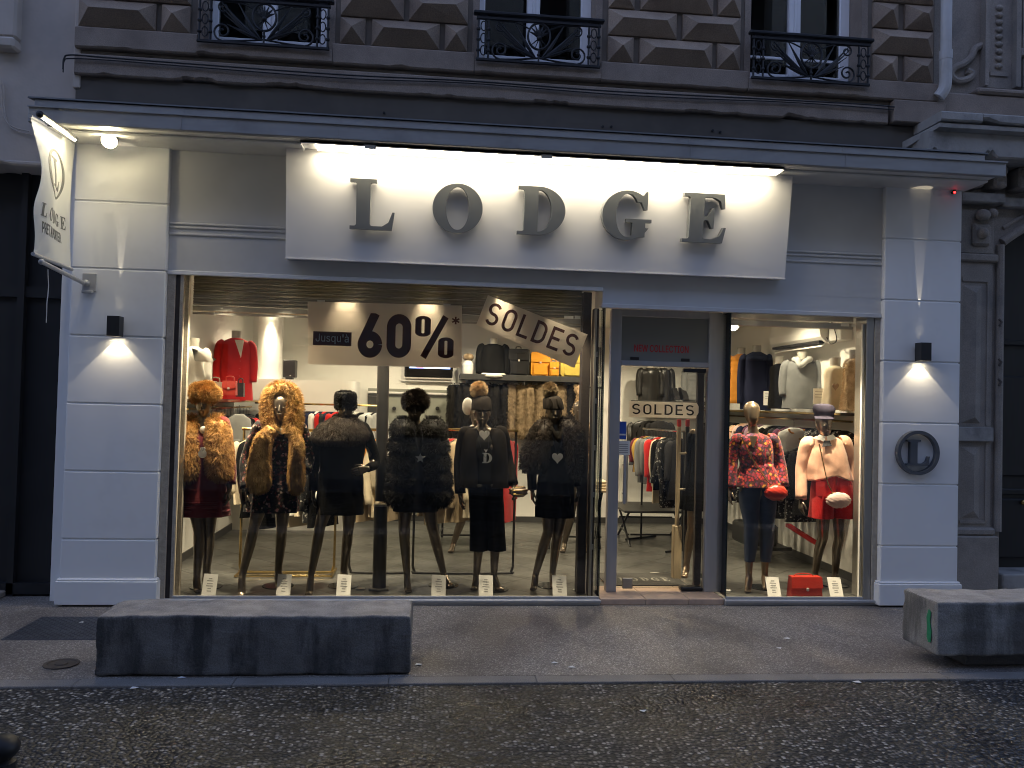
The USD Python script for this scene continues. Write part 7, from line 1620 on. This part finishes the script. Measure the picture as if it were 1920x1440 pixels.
for (x0_, x1_, y0_, y1_, lab) in ((1432, 1447, 733, 760, 'small printed tag card standing on the right shelf before the navy coat'), (1525, 1545, 728, 758, 'white price card standing on the right shelf before the grey fleece')):
    Yk = atx((x0_+x1_)/2, y1_, RX+0.03)[1]; p, q = at(x0_, y0_, Yk), at(x1_, y1_, Yk); t = thing('price_card', (p[0], Yk, zs), lab, 'price card'); obj('sheet', box(p[0], q[0], Yk, Yk+0.004, max(zs+0.001, q[2]), p[2]), 'card', t); obj('print_lines', cat(*[box(p[0]+0.02, q[0]-0.02, Yk-0.0015, Yk-0.0005, p[2]-0.04-0.03*k, p[2]-0.034-0.03*k) for k in range(3)]), 'print_grey', t)
# red and black bags and a wheeled foot under the right rails
c = atz(1490, 1020, FZ)
t = thing('wheeled_stand', (7.15, 1.9, FZ), 'black wheeled stand with red bars under the right wall clothes', 'stand')
pts_ = [at(1478, 985, 1.75), at(1530, 1018, 1.55)]
obj('red_bar', cat(hull([p+[dx, dy, dz] for p in pts_ for dx in (-0.02, 0.02) for dy in (-0.03, 0.03) for dz in (-0.02, 0.02)])), 'red_paint', t)
obj('frame', cat(box(6.95, 7.5, 1.75, 1.80, 0.22, 0.26), box(7.0, 7.4, 1.9, 2.4, 0.24, 0.50, 0.03)), 'rack_black', t)
for px, py in ((1478, 1022), (1520, 1032)):
    p = atz(px, py, FZ); p[2] = FZ; obj('castor', cat(cyl(p+[-0.012, 0, 0.03], p+[0.012, 0, 0.03], 0.03, 14), box(p[0]-0.02, p[0]+0.02, p[1]-0.015, p[1]+0.015, FZ+0.045, FZ+0.09, 0.004), cyl(p+[0, 0, 0.09], p+[0, 0, 0.16], 0.008)), 'chrome', t)

# ---- things on the window floor
for k, (px, py, lab) in enumerate(((390, 1124, 'white price card at the feet of the burgundy dress mannequin'), (530, 1123, 'white price card at the feet of the floral dress mannequin'), (643, 1123, 'white price card at the feet of the hand-on-hip mannequin'), (822, 1123, 'white price card at the feet of the tiered fur coat mannequin'), (911, 1123, 'white price card at the feet of the culottes mannequin'), (1050, 1123, 'white price card at the feet of the heart pendant mannequin'), (1453, 1124, 'white price card left of the red handbag in the right window'), (1570, 1124, 'white price card right of the red handbag in the right window'))):
    p = atz(px, py, FZ); p[1] = max(p[1], 0.135); p = at(px, py, p[1]); w, h = 0.066, 0.205; sk_ = -0.45 if k < 6 else -0.15; d = np.array([1, sk_*0.5, 0]); t = thing('price_card', (p[0], p[1], FZ), lab, 'price card', 'white price cards on the window floor')
    b0 = np.array([p[0], p[1], FZ+0.001]); up = np.array([0.0, 0.085, h*0.93]); up = up if k < 6 else up*0.98
    vs_ = [b0-d*w, b0+d*w, b0+d*w+up, b0-d*w+up]; bk = [q+[0, 0.003, 0] for q in vs_]; obj('sheet', hull(vs_+bk), 'card', t)
    obj('back_leg', hull([b0+[0, 0.09, 0], b0+[0.01, 0.09, 0], b0+up*0.8+[0, 0.004, 0], b0+up*0.8+[0.01, 0.004, 0], b0+[0, 0.095, 0]]), 'card', t)
    obj('print_lines', cat(*[hull([b0+d*w*s_*ln+up*(0.80-0.11*q)+[0, -0.002-e, zz] for s_ in (-1, 1) for e in (0, 0.001) for zz in (0, 0.006)]) for q, ln in enumerate((0.25, 0.45, 0.4, 0.5, 0.25, 0.3))]), 'print_grey', t)
t = box_bag(1479, 1538, 1080, 1122, 0.20, 'leather_red', 'red leather satchel with a flap standing on the right window floor', d=0.11, handle=False)
obj('handle', tube(smooth_path([at(1488, 1081, 0.20), at(1492, 1077, 0.20), at(1506, 1075, 0.20), at(1520, 1077, 0.20), at(1526, 1081, 0.20)]), 0.005, 6), 'leather_red', t)
for px, py in ((675, 1105), (1083, 1107), (1362, 1108)):
    p = atz(px, py, FZ); obj('floor_label', box(p[0]-0.045, p[0]+0.045, p[1]-0.02, p[1]+0.02, FZ+0.001, FZ+0.012, 0.003), 'card', label={675: 'white label lying on the window floor beside the iron column', 1083: 'white label lying on the window floor by the right post', 1362: 'white label lying on the floor by the door side of the right window'}[px], cat='label')
p = atz(1228, 1076, FZ); obj('floor_light', lathe([(0.0, FZ+0.001), (0.06, FZ+0.001), (0.055, FZ+0.008), (0.0, FZ+0.009)], (p[0], p[1], 0), 20), 'silver', label='small shiny disc on the shop floor behind the doormat', cat='disc')
